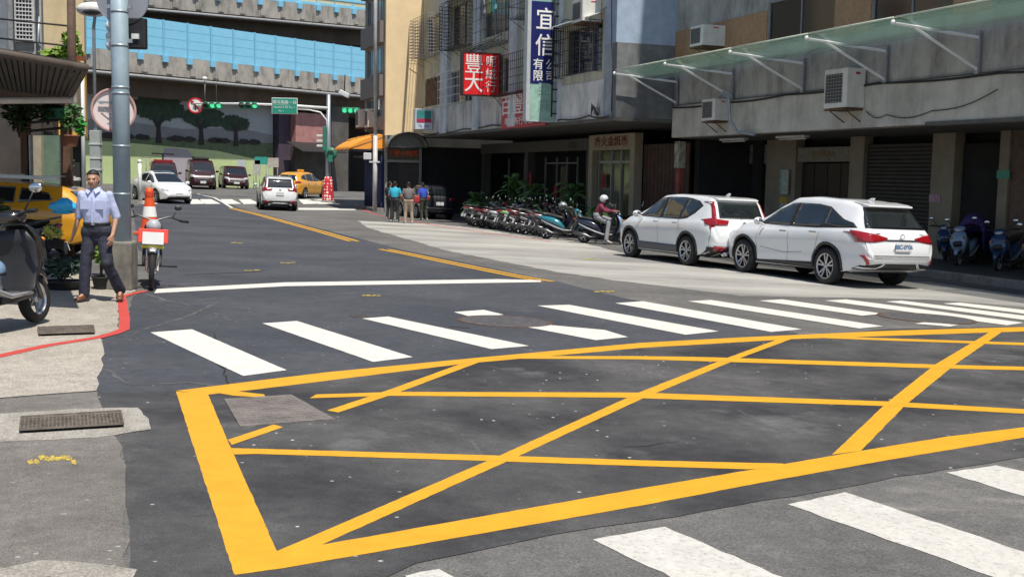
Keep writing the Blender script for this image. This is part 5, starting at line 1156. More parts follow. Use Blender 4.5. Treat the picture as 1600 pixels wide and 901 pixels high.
def crv(label, loc, heading, body_m, near=True, grp=None, front=False, txt=''):
    S = CRV; o, b = make_car('parked_car' if near else 'car', label, 'car', S, loc, heading, body_m, grp); ax = S['axles']
    for s in (1, -1):
        panel('window_frame', b, [(1.08, 1.085), (.56, 1.445), (.2, 1.57), (-.1, 1.6), (-.8, 1.61), (-1.1, 1.59), (-1.45, 1.535), (-1.66, 1.43), (-1.46, 1.25), (-1.2, 1.12), (-.9, 1.085)], 'side', trim_b, o, side=s, off=.001, step=.05, thick=.006)
        panel('window', b, [(1.0, 1.11), (.52, 1.42), (.18, 1.545), (-.02, 1.565), (.02, 1.1)], 'side', car_glass, o, side=s, label='front side window')
        panel('window', b, [(-.1, 1.1), (-.12, 1.575), (-.7, 1.585), (-.95, 1.57), (-.85, 1.12)], 'side', car_glass, o, side=s)
        panel('window', b, [(-.93, 1.13), (-1.03, 1.56), (-1.4, 1.51), (-1.58, 1.42), (-1.42, 1.28), (-1.2, 1.16)], 'side', car_glass, o, side=s)
        arch(o, b, S, trim_b) if s == 1 else None
        panel('sill_trim', b, [(ax[0] - .42, .24), (ax[0] - .41, .46), (ax[1] + .41, .46), (ax[1] + .42, .24)], 'side', trim_g, o, side=s, off=.01)
        panel('tail_light', b, [(-2.34, .98), (-2.34, 1.1), (-2.12, 1.16), (-1.86, 1.12), (-2.0, 1.0)], 'side', red_l, o, side=s, off=.008, step=.04)
        panel('tail_light', b, [(s * .84, .99), (s * .84, 1.12), (s * .76, 1.13), (s * .74, 1.2), (s * .665, 1.53), (s * .615, 1.53), (s * .68, 1.14), (s * .36, 1.11), (s * .42, 1.0)][::s], 'rear', red_l, o, off=.008, step=.05)
        mirror_(o, .86, .9, 1.12, body_m, s)
        a = MB(); a.box((-.1 + .2, s * .93, .98), (.2, .025, .03)); ob('door_handle', a, chrome, o, bevel=.008); a = MB(); a.box((-.98 + .2, s * .935, .99), (.2, .025, .03)); ob('door_handle', a, chrome, o, bevel=.008)
        panel('rear_reflector', b, [(s * .5, .42), (s * .5, .5), (s * .76, .52), (s * .76, .42)][::s], 'rear', red_l, o, off=.02)
        a = MB(); a.tube([(-2.2, s * .52, .34), (-2.36, s * .52, .33)], [.05, .055], 12); ob('exhaust_tip', a, chrome, o)
        panel('headlight', b, [(s * .35, .78), (s * .4, .88), (s * .78, .9), (s * .8, .76)][::s], 'front', clear_l, o)
        a = MB(); a.tube([(-1.5, s * .58, 1.69), (-1.35, s * .59, 1.73), (-.2, s * .6, 1.74), (-.05, s * .59, 1.69)], .014, 5); ob('roof_rail', a, trim_b if near else chrome, o) if not near else None
    panel('rear_window', b, [(-.6, 1.16), (-.56, 1.52), (.56, 1.52), (.6, 1.16)], 'rear', car_glass, o)
    panel('windscreen', b, [(1.1, -.66), (.5, -.58), (.5, .58), (1.1, .66)], 'top', car_glass, o)
    panel('bumper_trim', b, [(-.84, .3), (-.84, .5), (.84, .5), (.84, .3)], 'rear', trim_b, o, off=.012)
    panel('skid_plate', b, [(-.66, .26), (-.6, .38), (-.36, .42), (.36, .42), (.6, .38), (.66, .26)], 'rear', rim_sil, o, off=.03)
    panel('lower_grille', b, [(-.8, .3), (-.7, .62), (.7, .62), (.8, .3)], 'front', trim_b, o, off=.01)
    a = MB(); a.loft([[(x, y * k, z) for y in (-1, -.5, .5, 1)] + [(x, y * k, z - th) for y in (1, .5, -.5, -1)] for x, z, k, th in ((-1.6, 1.66, .56, .06), (-1.88, 1.635, .58, .07), (-2.02, 1.605, .56, .035))], smooth=False); ob('spoiler', a, body_m, o, bevel=.012)
    a = MB(); a.prism([(-1.5, 1.68), (-1.62, 1.665), (-1.68, 1.74), (-1.62, 1.745)], .03, 'Y', -.015); ob('fin_antenna', a, body_m, o)
    plate(o, -2.318, .86, 'rear', txt); a = MB(); a.ball((-2.31, 0, 1.04), (.01, .06, .05)); ob('emblem', a, chrome, o)
    a = MB(); a.tube([(-2.2, 0, 1.17), (-2.13, .1, 1.26), (-2.1, .35, 1.27)], .01, 4); ob('wiper', a, trim_b, o)
    L_ = []
    for s in (1, -1): L_ += [([(.04, .3), (.04, 1.06), (-.04, 1.5)], 'side', s), ([(1.02, .48), (1.06, .8), (1.0, 1.05)], 'side', s), ([(-.86, .48), (-.9, .8), (-.84, 1.1)], 'side', s), ([(-.84, 1.1), (-1.02, .78), (-1.02, .66)], 'side', s)]
    L_ += [([(-.83, .98), (-.83, .52), (.83, .52), (.83, .98)], 'rear', 1)]
    shutlines(o, b, L_); return o
white_p = paint('pearl_white_paint', (.76, .77, .78)); white_p2 = paint('white_paint_car', (.74, .76, .76))
crv('white suv with upright angular red tail lights, parked ahead of the nearer white one', (4.37, 27.97, gh(4.37, 27.97)), R(114), white_p2)
LX = dict(top=[(-2.45, .6), (-2.42, .98), (-2.36, 1.08), (-1.98, 1.53), (-1.86, 1.63), (-1.4, 1.715), (-.5, 1.755), (.05, 1.73), (.5, 1.55), (1.2, 1.18), (1.6, 1.11), (2.1, .98), (2.35, .85), (2.45, .6)],
  belt=[(-2.45, .55), (-2.36, 1.03), (-1.9, 1.14), (-1.2, 1.13), (.2, 1.07), (1.2, 1.02), (1.7, .98), (2.2, .85), (2.45, .55)],
  w=[(-2.45, .8), (-2.3, .88), (-1.9, .93), (-1.35, .95), (-.7, .9), (.7, .9), (1.45, .945), (1.9, .91), (2.25, .8), (2.45, .55)],
  wr=[(-2.45, .74), (-2.36, .76), (-2.05, .64), (-1.8, .62), (-.4, .66), (.35, .64), (.8, .69), (1.25, .8), (1.7, .8), (2.45, .5)],
  bot=[(-2.45, .5), (-2.2, .36), (-1.8, .27), (1.7, .23), (2.2, .26), (2.45, .34)], axles=(1.46, -1.33), r=.372, track=.82, wmax=.95, gap=.055, crease=.035, wd=.235)
S = LX; o, b = make_car('parked_car', 'nearest parked white suv, slanted red tail lights and a wide dark rear window', 'car', S, (6.55, 23.95, gh(6.55, 23.95)), R(114), white_p); ax = S['axles']
for s in (1, -1):
    panel('window_frame', b, [(1.06, 1.115), (.54, 1.445), (.12, 1.585), (-.1, 1.605), (-.75, 1.6), (-1.12, 1.555), (-1.64, 1.32), (-1.92, 1.265), (-2.06, 1.17), (-1.6, 1.15), (-1.05, 1.125), (-.9, 1.115)], 'side', trim_b, o, side=s, off=.001, step=.05, thick=.006)
    panel('window', b, [(.98, 1.14), (.5, 1.42), (.1, 1.56), (-.1, 1.58), (-.02, 1.13)], 'side', car_glass, o, side=s, step=.05)
    panel('window', b, [(-.12, 1.14), (-.2, 1.59), (-.75, 1.575), (-1.08, 1.53), (-1.1, 1.2), (-1.0, 1.16)], 'side', car_glass, o, side=s, step=.05)
    panel('window', b, [(-1.14, 1.21), (-1.14, 1.52), (-1.6, 1.3), (-1.9, 1.245), (-2.0, 1.19), (-1.6, 1.17)], 'side', car_glass, o, side=s, step=.05)
    arch(o, b, S, trim_b, .05) if s == 1 else None
    panel('sill_trim', b, [(ax[0] - .44, .25), (ax[0] - .43, .34), (ax[1] + .43, .42), (ax[1] + .44, .27)], 'side', trim_b, o, side=s, off=.01)
    panel('tail_light', b, [(-2.5, .93), (-2.5, 1.06), (-2.1, 1.11), (-1.92, 1.12), (-2.16, .98), (-2.3, .94)], 'side', red_l, o, side=s, off=.008, step=.04)
    panel('tail_light', b, [(s * .9, .9), (s * .9, 1.09), (s * .6, 1.06), (s * .34, 1.0), (s * .36, .95), (s * .66, .91)][::s], 'rear', red_l, o, off=.008, step=.05)
    mirror_(o, .82, .91, 1.15, white_p, s)
    a = MB(); a.box((.08, s * .935, 1.0), (.22, .028, .035)); ob('door_handle', a, chrome, o, bevel=.008); a = MB(); a.box((-.9, s * .945, 1.03), (.22, .028, .035)); ob('door_handle', a, chrome, o, bevel=.008)
    panel('rear_reflector', b, [(s * .78, .47), (s * .74, .5), (s * .83, .66), (s * .86, .65)][::s], 'rear', red_l, o, off=.012)
    panel('chrome_trim', b, [(s * .86, .4), (s * .84, .44), (s * .55, .44), (s * .42, .53), (s * .38, .5), (s * .5, .41)][::s], 'rear', chrome, o, off=.03)
    panel('headlight', b, [(s * .35, .8), (s * .4, .9), (s * .78, .92), (s * .8, .78)][::s], 'front', clear_l, o)
panel('rear_window', b, [(-.74, 1.17), (-.68, 1.3), (-.58, 1.56), (.58, 1.56), (.68, 1.3), (.74, 1.17)], 'rear', car_glass, o, step=.05)
panel('windscreen', b, [(1.08, -.66), (.45, -.58), (.45, .58), (1.08, .66)], 'top', car_glass, o)
panel('sunroof', b, [(-.2, -.42), (-1.1, -.42), (-1.1, .42), (-.2, .42)], 'top', car_glass, o)
panel('bumper_trim', b, [(-.86, .38), (-.84, .46), (-.5, .5), (.5, .5), (.84, .46), (.86, .38)], 'rear', trim_b, o, off=.012)
panel('chrome_bar', b, [(-.42, .945), (-.42, .965), (.42, .965), (.42, .945)], 'rear', trim_b, o, off=.012)
panel('lower_grille', b, [(-.5, .3), (-.3, .8), (.3, .8), (.5, .3)], 'front', trim_b, o, off=.01)
a = MB(); a.loft([[(x, y * k, z) for y in (-1, -.5, .5, 1)] + [(x, y * k, z - th) for y in (1, .5, -.5, -1)] for x, z, k, th in ((-1.6, 1.69, .54, .06), (-1.9, 1.65, .57, .07), (-2.06, 1.615, .55, .035))], smooth=False); ob('spoiler', a, white_p, o, bevel=.015)
a = MB(); a.prism([(-1.35, 1.69), (-1.5, 1.675), (-1.58, 1.76), (-1.5, 1.765)], .035, 'Y', -.017); ob('fin_antenna', a, white_p, o)
plate(o, -2.468, .83, 'rear', 'BBC-0906'); a = MB(); a.lathe([(.05, 0), (.058, .008), (.044, .012), (.04, 0)], (-2.43, 0, 1.03), 'X', 20); ob('emblem', a, chrome, o)
L_ = []
for s in (1, -1): L_ += [([(-.04, .38), (-.04, 1.08)], 'side', s), ([(1.0, .4), (1.03, .8), (.96, 1.07)], 'side', s), ([(-.84, .5), (-1.0, .85), (-1.08, 1.12)], 'side', s), ([(.9, .62), (.1, .55), (-.5, .6)], 'side', s)]
L_ += [([(-.84, .92), (-.8, .66), (.8, .66), (.84, .92)], 'rear', 1)]
shutlines(o, b, L_)
for y, t in ((.55, 'RX'), (-.62, 'RX 300')): pass
# far white suv
crv('white suv driving away down the far lane before the signal mast', (-12.2, 57.7, gh(-12.2, 57.7)), R(106), white_p2, near=False, txt='')
# white electric sedan
EV = dict(top=[(-2.38, .6), (-2.34, 1.0), (-2.2, 1.1), (-1.5, 1.4), (-.8, 1.58), (-.1, 1.62), (.35, 1.52), (1.3, 1.03), (1.7, .95), (2.1, .82), (2.3, .68), (2.38, .5)],
  belt=[(-2.38, .5), (-2.2, 1.0), (-1.6, 1.06), (0, .98), (1.2, .94), (1.7, .88), (2.1, .74), (2.38, .45)], w=[(-2.38, .72), (-2.1, .88), (-1.4, .95), (-.6, .92), (.7, .92), (1.5, .945), (2.0, .86), (2.38, .58)],
  wr=[(-2.38, .6), (-2.2, .66), (-1.5, .56), (-.4, .6), (.35, .6), (.9, .68), (1.35, .8), (2.38, .5)], bot=[(-2.38, .34), (-1.9, .2), (1.9, .18), (2.38, .26)], axles=(1.48, -1.41), r=.355, track=.82, wmax=.95)
def simple_car(name, label, S, loc, heading, pm_, sidewin, lights='sedan', roofglass=False, grp=None, windscreen=None, rearwin=None, tail=None, cat='car', hl=None, txt=''):
    o, b = make_car(name, label, cat, S, loc, heading, pm_, grp)
    for s in (1, -1):
        for w_ in sidewin: panel('window', b, w_, 'side', car_glass, o, side=s)
        for t in (tail or []): panel('tail_light', b, [(s * y, z) for y, z in t][::s], 'rear', red_l, o, off=.01)
        for t in (hl or []): panel('headlight', b, [(s * y, z) for y, z in t][::s], 'front', clear_l, o, off=.01, step=.04)
        mirror_(o, S.get('mx', .95), S['wmax'] - .04, S.get('mz', 1.02), pm_, s)
        for x in (.1, -.85): a = MB(); a.box((x, s * (S['wmax'] - .012), S.get('mz', 1.02) - .1), (.18, .02, .03)); ob('door_handle', a, chrome, o)
    if windscreen: panel('windscreen', b, windscreen, S.get('wsf', 'top'), car_glass, o)
    if rearwin: panel('rear_window', b, rearwin, 'rear', car_glass, o)
    L_ = []
    for s in (1, -1): L_ += [([(-.02, .35), (-.02, .98)], 'side', s), ([(.95, .4), (1.0, .9)], 'side', s), ([(-.95, .55), (-.9, .95)], 'side', s)]
    shutlines(o, b, L_)
    return o, b
o, b = simple_car('car', 'white electric hatchback with dark glass roof turning in at the far crosswalk', EV, (-18.7, 59.6, gh(-18.7, 59.6)), R(-51), white_p,
  [[(1.02, 1.03), (.4, 1.36), (0, 1.47), (-.05, 1.03)], [(-.12, 1.04), (-.1, 1.48), (-.8, 1.42), (-1.3, 1.24), (-1.1, 1.1)]], windscreen=[(1.22, -.68), (.4, -.56), (.4, .56), (1.22, .68)], hl=[[(.5, .66), (.55, .74), (.8, .78), (.8, .68)]])
panel('glass_roof', b, [(.3, -.5), (-1.4, -.44), (-1.4, .44), (.3, .5)], 'top', car_glass, o)
panel('lower_grille', b, [(-.62, .26), (-.56, .38), (.56, .38), (.62, .26)], 'front', trim_b, o, off=.01); plate(o, 2.4, .48, 'front')
# taxi beyond it
yel_p = paint('taxi_yellow_paint', (.75, .34, .015))
TX = dict(top=[(-2.2, .6), (-2.16, 1.0), (-2.1, 1.05), (-1.9, 1.4), (-1.7, 1.55), (-1.2, 1.62), (-.3, 1.63), (.2, 1.56), (1.1, 1.08), (1.5, 1.02), (2.0, .9), (2.15, .78), (2.2, .55)],
  belt=[(-2.2, .5), (-2.1, 1.0), (-1.7, 1.1), (0, 1.0), (1.1, .96), (1.6, .92), (2.0, .8), (2.2, .5)], w=[(-2.2, .72), (-2.0, .85), (-1.4, .91), (-.6, .89), (.7, .89), (1.4, .905), (1.9, .84), (2.2, .58)],
  wr=[(-2.2, .62), (-2.1, .66), (-1.8, .58), (-.4, .62), (.3, .61), (.8, .67), (1.2, .78), (2.2, .5)], bot=[(-2.2, .36), (-1.8, .24), (1.8, .2), (2.2, .28)], axles=(1.32, -1.28), r=.33, track=.78, wmax=.91)
TWIN = [[(.95, 1.06), (.35, 1.4), (0, 1.5), (-.02, 1.06)], [(-.1, 1.07), (-.1, 1.51), (-.9, 1.5), (-.95, 1.12)], [(-1.02, 1.14), (-1.0, 1.49), (-1.5, 1.38), (-1.6, 1.22)]]
o, b = simple_car('taxi', 'yellow taxi with roof lamp turning right under the signal mast', TX, (-13.4, 71.0, gh(-13.4, 71.0)), R(74), yel_p, TWIN, windscreen=[(1.05, -.64), (.4, -.55), (.4, .55), (1.05, .64)], rearwin=[(-.58, 1.12), (-.5, 1.44), (.5, 1.44), (.58, 1.12)], tail=[[(.6, .95), (.6, 1.08), (.84, 1.1), (.84, .95)]])
a = MB(); a.bb((-.35, -.2, 1.62), (-.15, .2, 1.76)); ob('roof_lamp', a, yel_p, o, bevel=.03); panel('bumper_trim', b, [(-.7, .28), (-.7, .42), (.7, .42), (.7, .28)], 'rear', trim_b, o, off=.01); plate(o, -2.215, .7, 'rear')
# yellow taxi parked on the left under the canopy
KZ = lambda z: z if z < .6 else .6 + (z - .6) * .74
TL = dict(TX); TL['top'] = [(x, KZ(z)) for x, z in TX['top']]; TL['belt'] = [(x, KZ(z)) for x, z in TX['belt']]; TL['mz'] = .93
o, b = simple_car('taxi', 'yellow taxi estate car parked behind the man under the dark canopy', TL, (-9.75, 20.5, gh(-9.75, 20.5)), R(180), yel_p, [[(x, KZ(z)) for x, z in w_] for w_ in TWIN], windscreen=[(1.05, -.64), (.4, -.55), (.4, .55), (1.05, .64)], rearwin=[(-.58, KZ(1.12)), (-.5, KZ(1.44)), (.5, KZ(1.44)), (.58, KZ(1.12))], tail=[[(.6, .85), (.6, .95), (.84, .97), (.84, .85)]])
a = MB()
for y in (-.5, .5): a.bb((-1.6, y - .03, 1.41), (.4, y + .03, 1.47))
for x in (-1.5, -.6, .3): a.bb((x, -.55, 1.471), (x + .05, .55, 1.49))
ob('roof_rack', a, white_metal, o)
panel('side_trim', b, [(-.9, .56), (-.9, .62), (.9, .62), (.9, .56)], 'side', trim_b, o, side=1, off=.012)
# black car beyond the men
o, b = simple_car('parked_car', 'black car parked nose away under the arcade edge beside the group of men', TX, tuple(FP(36.8, 3.2, 0).xy) + (gh(*FP(36.8, 3.2).xy),), R(112), paint('black_car_paint', (.012, .013, .02)), TWIN, windscreen=[(1.05, -.64), (.4, -.55), (.4, .55), (1.05, .64)], rearwin=[(-.58, 1.12), (-.5, 1.44), (.5, 1.44), (.58, 1.12)], tail=[[(.5, .9), (.5, 1.02), (.84, 1.05), (.84, .9)]])
plate(o, -2.215, .75, 'rear'); panel('chrome_trim', b, [(-.75, .52), (-.75, .56), (.75, .56), (.75, .52)], 'rear', chrome, o, off=.012)
# maroon vans before the mural
VN = dict(top=[(-2.4, .8), (-2.36, 1.7), (-2.3, 1.86), (-1.5, 1.95), (.6, 1.95), (1.15, 1.84), (1.9, 1.1), (2.15, 1.0), (2.3, .85), (2.4, .5)], belt=[(-2.4, .7), (-2.3, 1.1), (0, 1.1), (1.6, 1.06), (2.15, .9), (2.4, .45)],
  w=[(-2.4, .84), (-2.2, .9), (1.4, .92), (2.0, .86), (2.4, .66)], wr=[(-2.4, .74), (-2.2, .76), (1.0, .74), (1.5, .78), (2.0, .8), (2.4, .6)], bot=[(-2.4, .34), (-1.9, .24), (1.9, .22), (2.4, .28)], axles=(1.6, -1.3), r=.33, track=.79, wmax=.93, mx=1.35, mz=1.2, wsf='front')
VWIN = [[(1.5, 1.15), (1.0, 1.62), (.5, 1.66), (.5, 1.15)], [(.4, 1.15), (.4, 1.66), (-.8, 1.66), (-.8, 1.15)], [(-.9, 1.15), (-.9, 1.66), (-2.0, 1.6), (-2.0, 1.15)]]
mar = paint('maroon_paint', (.035, .005, .009), coat=.4)
VH = [[(.5, .8), (.5, .95), (.8, 1.0), (.82, .82)]]; VWS = [(-.7, 1.2), (-.6, 1.75), (.6, 1.75), (.7, 1.2)]
for px, D, sc_, lb, kind in ((313, 78.3, 1.0, 'tall dark maroon van with roof box parked before the mural, middle of the three', 1), (364, 81.5, .88, 'low dark maroon van parked at the right end before the mural', 2), (254, 74.2, .92, 'maroon fire vehicle with lamp bar and roof mast, left of the dark vans', 0)):
    p = atd(px, 285, D); x, y = p.x, p.y
    o, b = simple_car('fire_van' if kind == 0 else 'van', lb, VN, (x, y, gh(x, y)), R(-70), mar, VWIN, windscreen=VWS, cat='van', hl=VH); o.scale = (1, 1, sc_ if kind != 2 else .82)
    panel('grille', b, [(-.45, .62), (-.45, .78), (.45, .78), (.45, .62)], 'front', trim_b, o, off=.01); plate(o, 2.42, .5, 'front')
    if kind == 1: a = MB(); a.bb((-1.5, -.5, 1.95), (.6, .5, 2.15)); ob('roof_box', a, trim_b, o, bevel=.05)
    if kind == 0:
        a = MB(); a.bb((.2, -.6, 1.93), (.55, .6, 2.1)); ob('lamp_bar', a, red_l, o, bevel=.03); a = MB(); a.tube([(0, 0, 1.9), (0, 0, 2.5)], .05, 6); a.bb((-.2, -.7, 2.45), (.2, .7, 2.55)); ob('roof_mast', a, trim_b, o)
        a = MB()
        for yy in (.75, 1.05, 1.35): a.tube([(.3, -yy, .4), (.3, -yy, 2.2)], .03, 5)
        a.tube([(.3, -.7, 2.2), (.3, -1.4, 2.2)], .03, 5); ob('side_frame', a, bar_grey, o)
# ------------------------------------------------------------------ scooters
def P_(): return MATS['scooter_primer']
mat('scooter_primer', (.3, .3, .3), .4)
seat_m = mat('black_vinyl', (.02, .02, .022), .45, var=.15, scale=10); blk = mat('scooter_black_plastic', (.025, .025, .027), .4, var=.1); grip_m = mat('rubber_grip', (.015, .015, .015), .8, var=0); eng_m = mat('engine_grey', (.13, .13, .13), .5, .5, var=.3, scale=20); muf_m = mat('muffler_steel', (.14, .14, .145), .35, .8, var=.2, scale=8)
def ring(c, hw, hh, ang=0, n=14, e=2.4):
    out = []
    for i in range(n):
        t = 2 * math.pi * i / n; cy, cz = math.cos(t), math.sin(t)
        y = hw * math.copysign(abs(cy) ** (2 / e), cy); k = hh * math.copysign(abs(cz) ** (2 / e), cz)
        out.append((c[0] - k * math.sin(ang), c[1] + y, c[2] + k * math.cos(ang)))
    return out
def hull(secs, e=2.4, n=14):
    a = MB(); a.loft([ring((x, 0, z), hw, hh, ang, n, e) for x, z, hw, hh, ang in secs]); return a
def small_wheel(root, x, z, r, wd, name='wheel', turn=0):
    a = MB(); k = r * .66; a.lathe([(k, -wd * .4), (r * .88, -wd / 2), (r * .97, -wd * .3), (r, 0), (r * .97, wd * .3), (r * .88, wd / 2), (k, wd * .4)], (0, 0, 0), 'Y', 24)
    t = ob(name, a, tyre_m, root); t.location = (x, 0, z); t.rotation_euler.z = turn
    a = MB(); a.lathe([(k * 1.01, -wd * .38), (k * .9, -wd * .2), (k * .9, wd * .2), (k * 1.01, wd * .38)], (0, 0, 0), 'Y', 24); a.lathe([(.035, -wd * .5), (.035, wd * .5)], (0, 0, 0), 'Y', 12, cap=True)
    for i in range(5):
        an = 2 * math.pi * i / 5; a.tube([(0, 0, 0), (k * .95 * math.cos(an), 0, k * .95 * math.sin(an))], .014, 4, smooth=False)
    ob('rim', a, rim_sil, t); a = MB(); a.lathe([(k * .5, wd * .32), (k * .5, wd * .36), (k * .3, wd * .36)], (0, 0, 0), 'Y', 18); ob('brake_disc', a, muf_m, t)
def make_scooter(name='scooter', rack=False, box=False):
    o = thing(name, 'x', 'scooter')
    small_wheel(o, .64, .225, .225, .1); small_wheel(o, -.62, .225, .225, .12)
    B = lambda nm, mb, mt, p=o: ob(nm, mb, mt, p)
    B('front_fender', hull([(.42, .36, .05, .02, 1.2), (.5, .44, .07, .035, .7), (.64, .485, .075, .035, 0), (.78, .43, .06, .03, -.7), (.86, .34, .03, .015, -1.1)]), P_())
    B('front_apron', hull([(.44, .92, .1, .05, 1.2), (.5, .86, .17, .07, 1.15), (.56, .74, .21, .075, 1.25), (.58, .6, .2, .07, 1.4), (.54, .46, .15, .06, 1.6), (.47, .36, .1, .04, 1.9)]), P_())
    B('leg_shield', hull([(.37, .86, .15, .02, 1.2), (.42, .74, .21, .025, 1.25), (.42, .56, .22, .025, 1.5), (.36, .36, .2, .03, 1.9), (.3, .3, .19, .03, 2.2)]), blk)
    B('apron_grille', hull([(.615, .7, .09, .012, 1.3), (.655, .62, .12, .014, 1.35), (.64, .54, .09, .014, 1.5)]), blk)
    B('floorboard', hull([(.36, .3, .19, .05, 0), (.1, .28, .17, .05, 0), (-.12, .29, .15, .06, 0)], e=4), blk)
    B('rear_body', hull([(-.02, .42, .1, .1, .5), (-.15, .52, .17, .14, .3), (-.35, .6, .185, .13, .1), (-.6, .66, .17, .11, .1), (-.82, .72, .12, .075, .15), (-.95, .76, .06, .04, .2)]), P_())
    B('side_trim', hull([(.3, .3, .2, .035, .1), (.0, .3, .185, .04, 0), (-.25, .38, .19, .04, -.3), (-.55, .5, .186, .035, -.3), (-.8, .62, .14, .03, -.35)]), P_())
    B('seat', hull([(-.02, .7, .1, .03, .3), (-.12, .735, .13, .055, .1), (-.35, .76, .14, .06, 0), (-.6, .8, .13, .055, .1), (-.8, .83, .09, .035, .1)]), seat_m)
    a = MB(); a.tube([(-.55, .13, .8), (-.85, .12, .87), (-.95, .05, .89), (-.95, -.05, .89), (-.85, -.12, .87), (-.55, -.13, .8)], .014, 6); B('grab_rail', a, muf_m)
    B('tail_light', hull([(-.88, .76, .1, .045, .3), (-.96, .775, .08, .03, .3), (-.985, .78, .03, .012, .3)]), red_l)
    a = MB(); a.prism([(-.86, .7), (-1.02, .45), (-1.03, .36), (-1.0, .36), (-.95, .46), (-.8, .66)], .14, 'Y', -.07); B('rear_fender', a, blk)
    a = MB(); a.box((-1.035, 0, .47), (.008, .2, .13), ry=R(18)); B('license_plate', a, plate_w)
    a = MB(); a.loft([ring((x, y, z), hw, hh) for x, y, z, hw, hh in ((-.1, .05, .24, .07, .06), (-.3, .07, .26, .1, .1), (-.62, .09, .24, .06, .08))]); B('engine', a, eng_m)
    a = MB(); a.tube([(-.15, -.1, .2), (-.4, -.16, .2), (-.55, -.17, .26), (-.95, -.18, .36)], [.02, .035, .06, .055], 10); B('muffler', a, muf_m)
    a = MB(); a.tube([(.64, .075, .225), (.5, .07, .62)], .022, 6); a.tube([(.64, -.075, .225), (.5, -.07, .62)], .022, 6); B('fork', a, muf_m)
    B('handlebar_cowl', hull([(.28, .96, .06, .03, .4), (.34, .98, .14, .055, .3), (.42, .98, .15, .065, .2), (.49, .95, .1, .045, .1)]), P_())
    B('headlight', hull([(.46, .955, .11, .05, .1), (.51, .945, .085, .035, .1), (.53, .94, .03, .012, .1)]), clear_l)
    a = MB(); a.tube([(.33, .12, .99), (.27, .24, 1.02), (.2, .34, 1.02)], .014, 6); a.tube([(.33, -.12, .99), (.27, -.24, 1.02), (.2, -.34, 1.02)], .014, 6); B('handlebar', a, blk)
    for s in (1, -1):
        a = MB(); a.tube([(.25, s * .26, 1.02), (.18, s * .38, 1.02)], .02, 8); B('grip', a, grip_m)
        a = MB(); a.tube([(.3, s * .2, 1.02), (.3, s * .3, 1.18)], .008, 5); g = B('mirror', a, blk)
        b_ = MB(); b_.ball((.3, s * .33, 1.22), (.018, .065, .045), 12, 8); ob('mirror_glass', b_, chrome, g)
        a = MB(); a.ball((.62, s * .15, .76), (.03, .035, .025), 10, 6); B('turn_signal', a, amber)
    a = MB(); a.tube([(-.2, .08, .2), (-.28, .16, .0)], .014, 5); a.tube([(-.2, -.08, .2), (-.28, -.14, .05)], .014, 5); B('stand', a, blk)
    if box:
        a = MB(); a.bb((-1.05, -.19, .9), (-.68, .19, 1.2)); b2_ = ob('top_box', a, blk, o, bevel=.05)
    return o
def paint_scooter(o, c1, c2=None):
    for ch in kids(o):
        if ch.type != 'MESH': continue
        if ch.name.split('.')[0] in ('front_fender', 'front_apron', 'rear_body', 'handlebar_cowl', 'side_trim'):
            m_ = c2 if (ch.name.split('.')[0] == 'side_trim' and c2) else c1
            if not ch.data.materials: ch.data.materials.append(c1)
            ch.material_slots[0].link = 'OBJECT'; ch.material_slots[0].material = m_
# let ob() accept placeholders for painted parts
def sp(n, c, r=.25): return paint('scooter_' + n, c, rough=r)
SC = {'white': sp('white', (.6, .6, .58)), 'black': sp('black', (.015, .015, .017)), 'red': sp('red', (.38, .02, .02)), 'silver': sp('silver', (.35, .36, .38)), 'green': sp('green', (.25, .42, .18)), 'maroon': sp('maroon', (.12, .015, .03)), 'teal': sp('teal', (.02, .2, .26)), 'blue': sp('blue', (.03, .08, .19)),
      'navy': sp('navy', (.01, .018, .045)), 'skyblue': sp('skyblue', (.22, .38, .6)), 'grey': sp('grey', (.12, .125, .13)), 'paleblue': sp('paleblue', (.3, .4, .55))}
proto = make_scooter(); first = [True]
def place_scooter(x, y, rz, c1, c2, label, group, lean=-.12, turn=0, dz=0, scale=1):
    if first[0]: o = proto; first[0] = False
    else: o = dup(proto)
    o.location = (x, y, gh(x, y) + dz + .01); o.rotation_euler = (lean, 0, rz); o['label'] = label; o['category'] = 'scooter'
    if group: o['group'] = group
    elif 'group' in o: del o['group']
    o.scale = (scale,) * 3
    paint_scooter(o, SC[c1], SC[c2] if c2 else None)
    return o
# front row, tails to the road
G1 = 'scooters parked tail out in the sun row'
row = [('white', 'silver', 'white scooter with dark tail, leftmost of the front row'), ('grey', None, 'grey scooter second from the left in the front row'), ('red', 'white', 'bright red and white scooter near the left end of the front row'), ('white', None, 'white scooter just right of the red one in the front row'), ('silver', None, 'silver scooter left of the black ones in the front row'), ('black', None, 'black scooter left of the lime green one in the front row'), ('green', 'white', 'lime green and white scooter in the front row'),
       ('maroon', None, 'dark maroon scooter right of the green one in the front row'), ('black', 'silver', 'black scooter with silver trim right of the maroon one'), ('navy', None, 'dark navy scooter third from the right end of the front row'), ('grey', 'black', 'dark grey scooter directly left of the teal one')]
n = len(row)
for i, (c1, c2, lb) in enumerate(row):
    f = i / (n - .0); t = 28.6 + (18.7 - 28.6) * f ** .92; pt = FP(t, 3.0 + .35 * f + rnd.uniform(-.12, .12))
    place_scooter(pt.x, pt.y, R(22 - 14 * f + rnd.uniform(-9, 9)), c1, c2, lb, G1, lean=rnd.uniform(-.2, -.06), scale=rnd.uniform(.95, 1.12), turn=1)
p = FP(18.0, 3.7); o = place_scooter(p.x, p.y, R(-16), 'teal', 'silver', 'teal scooter with silver trim seen side on, rightmost of the front row', G1, lean=-.18)
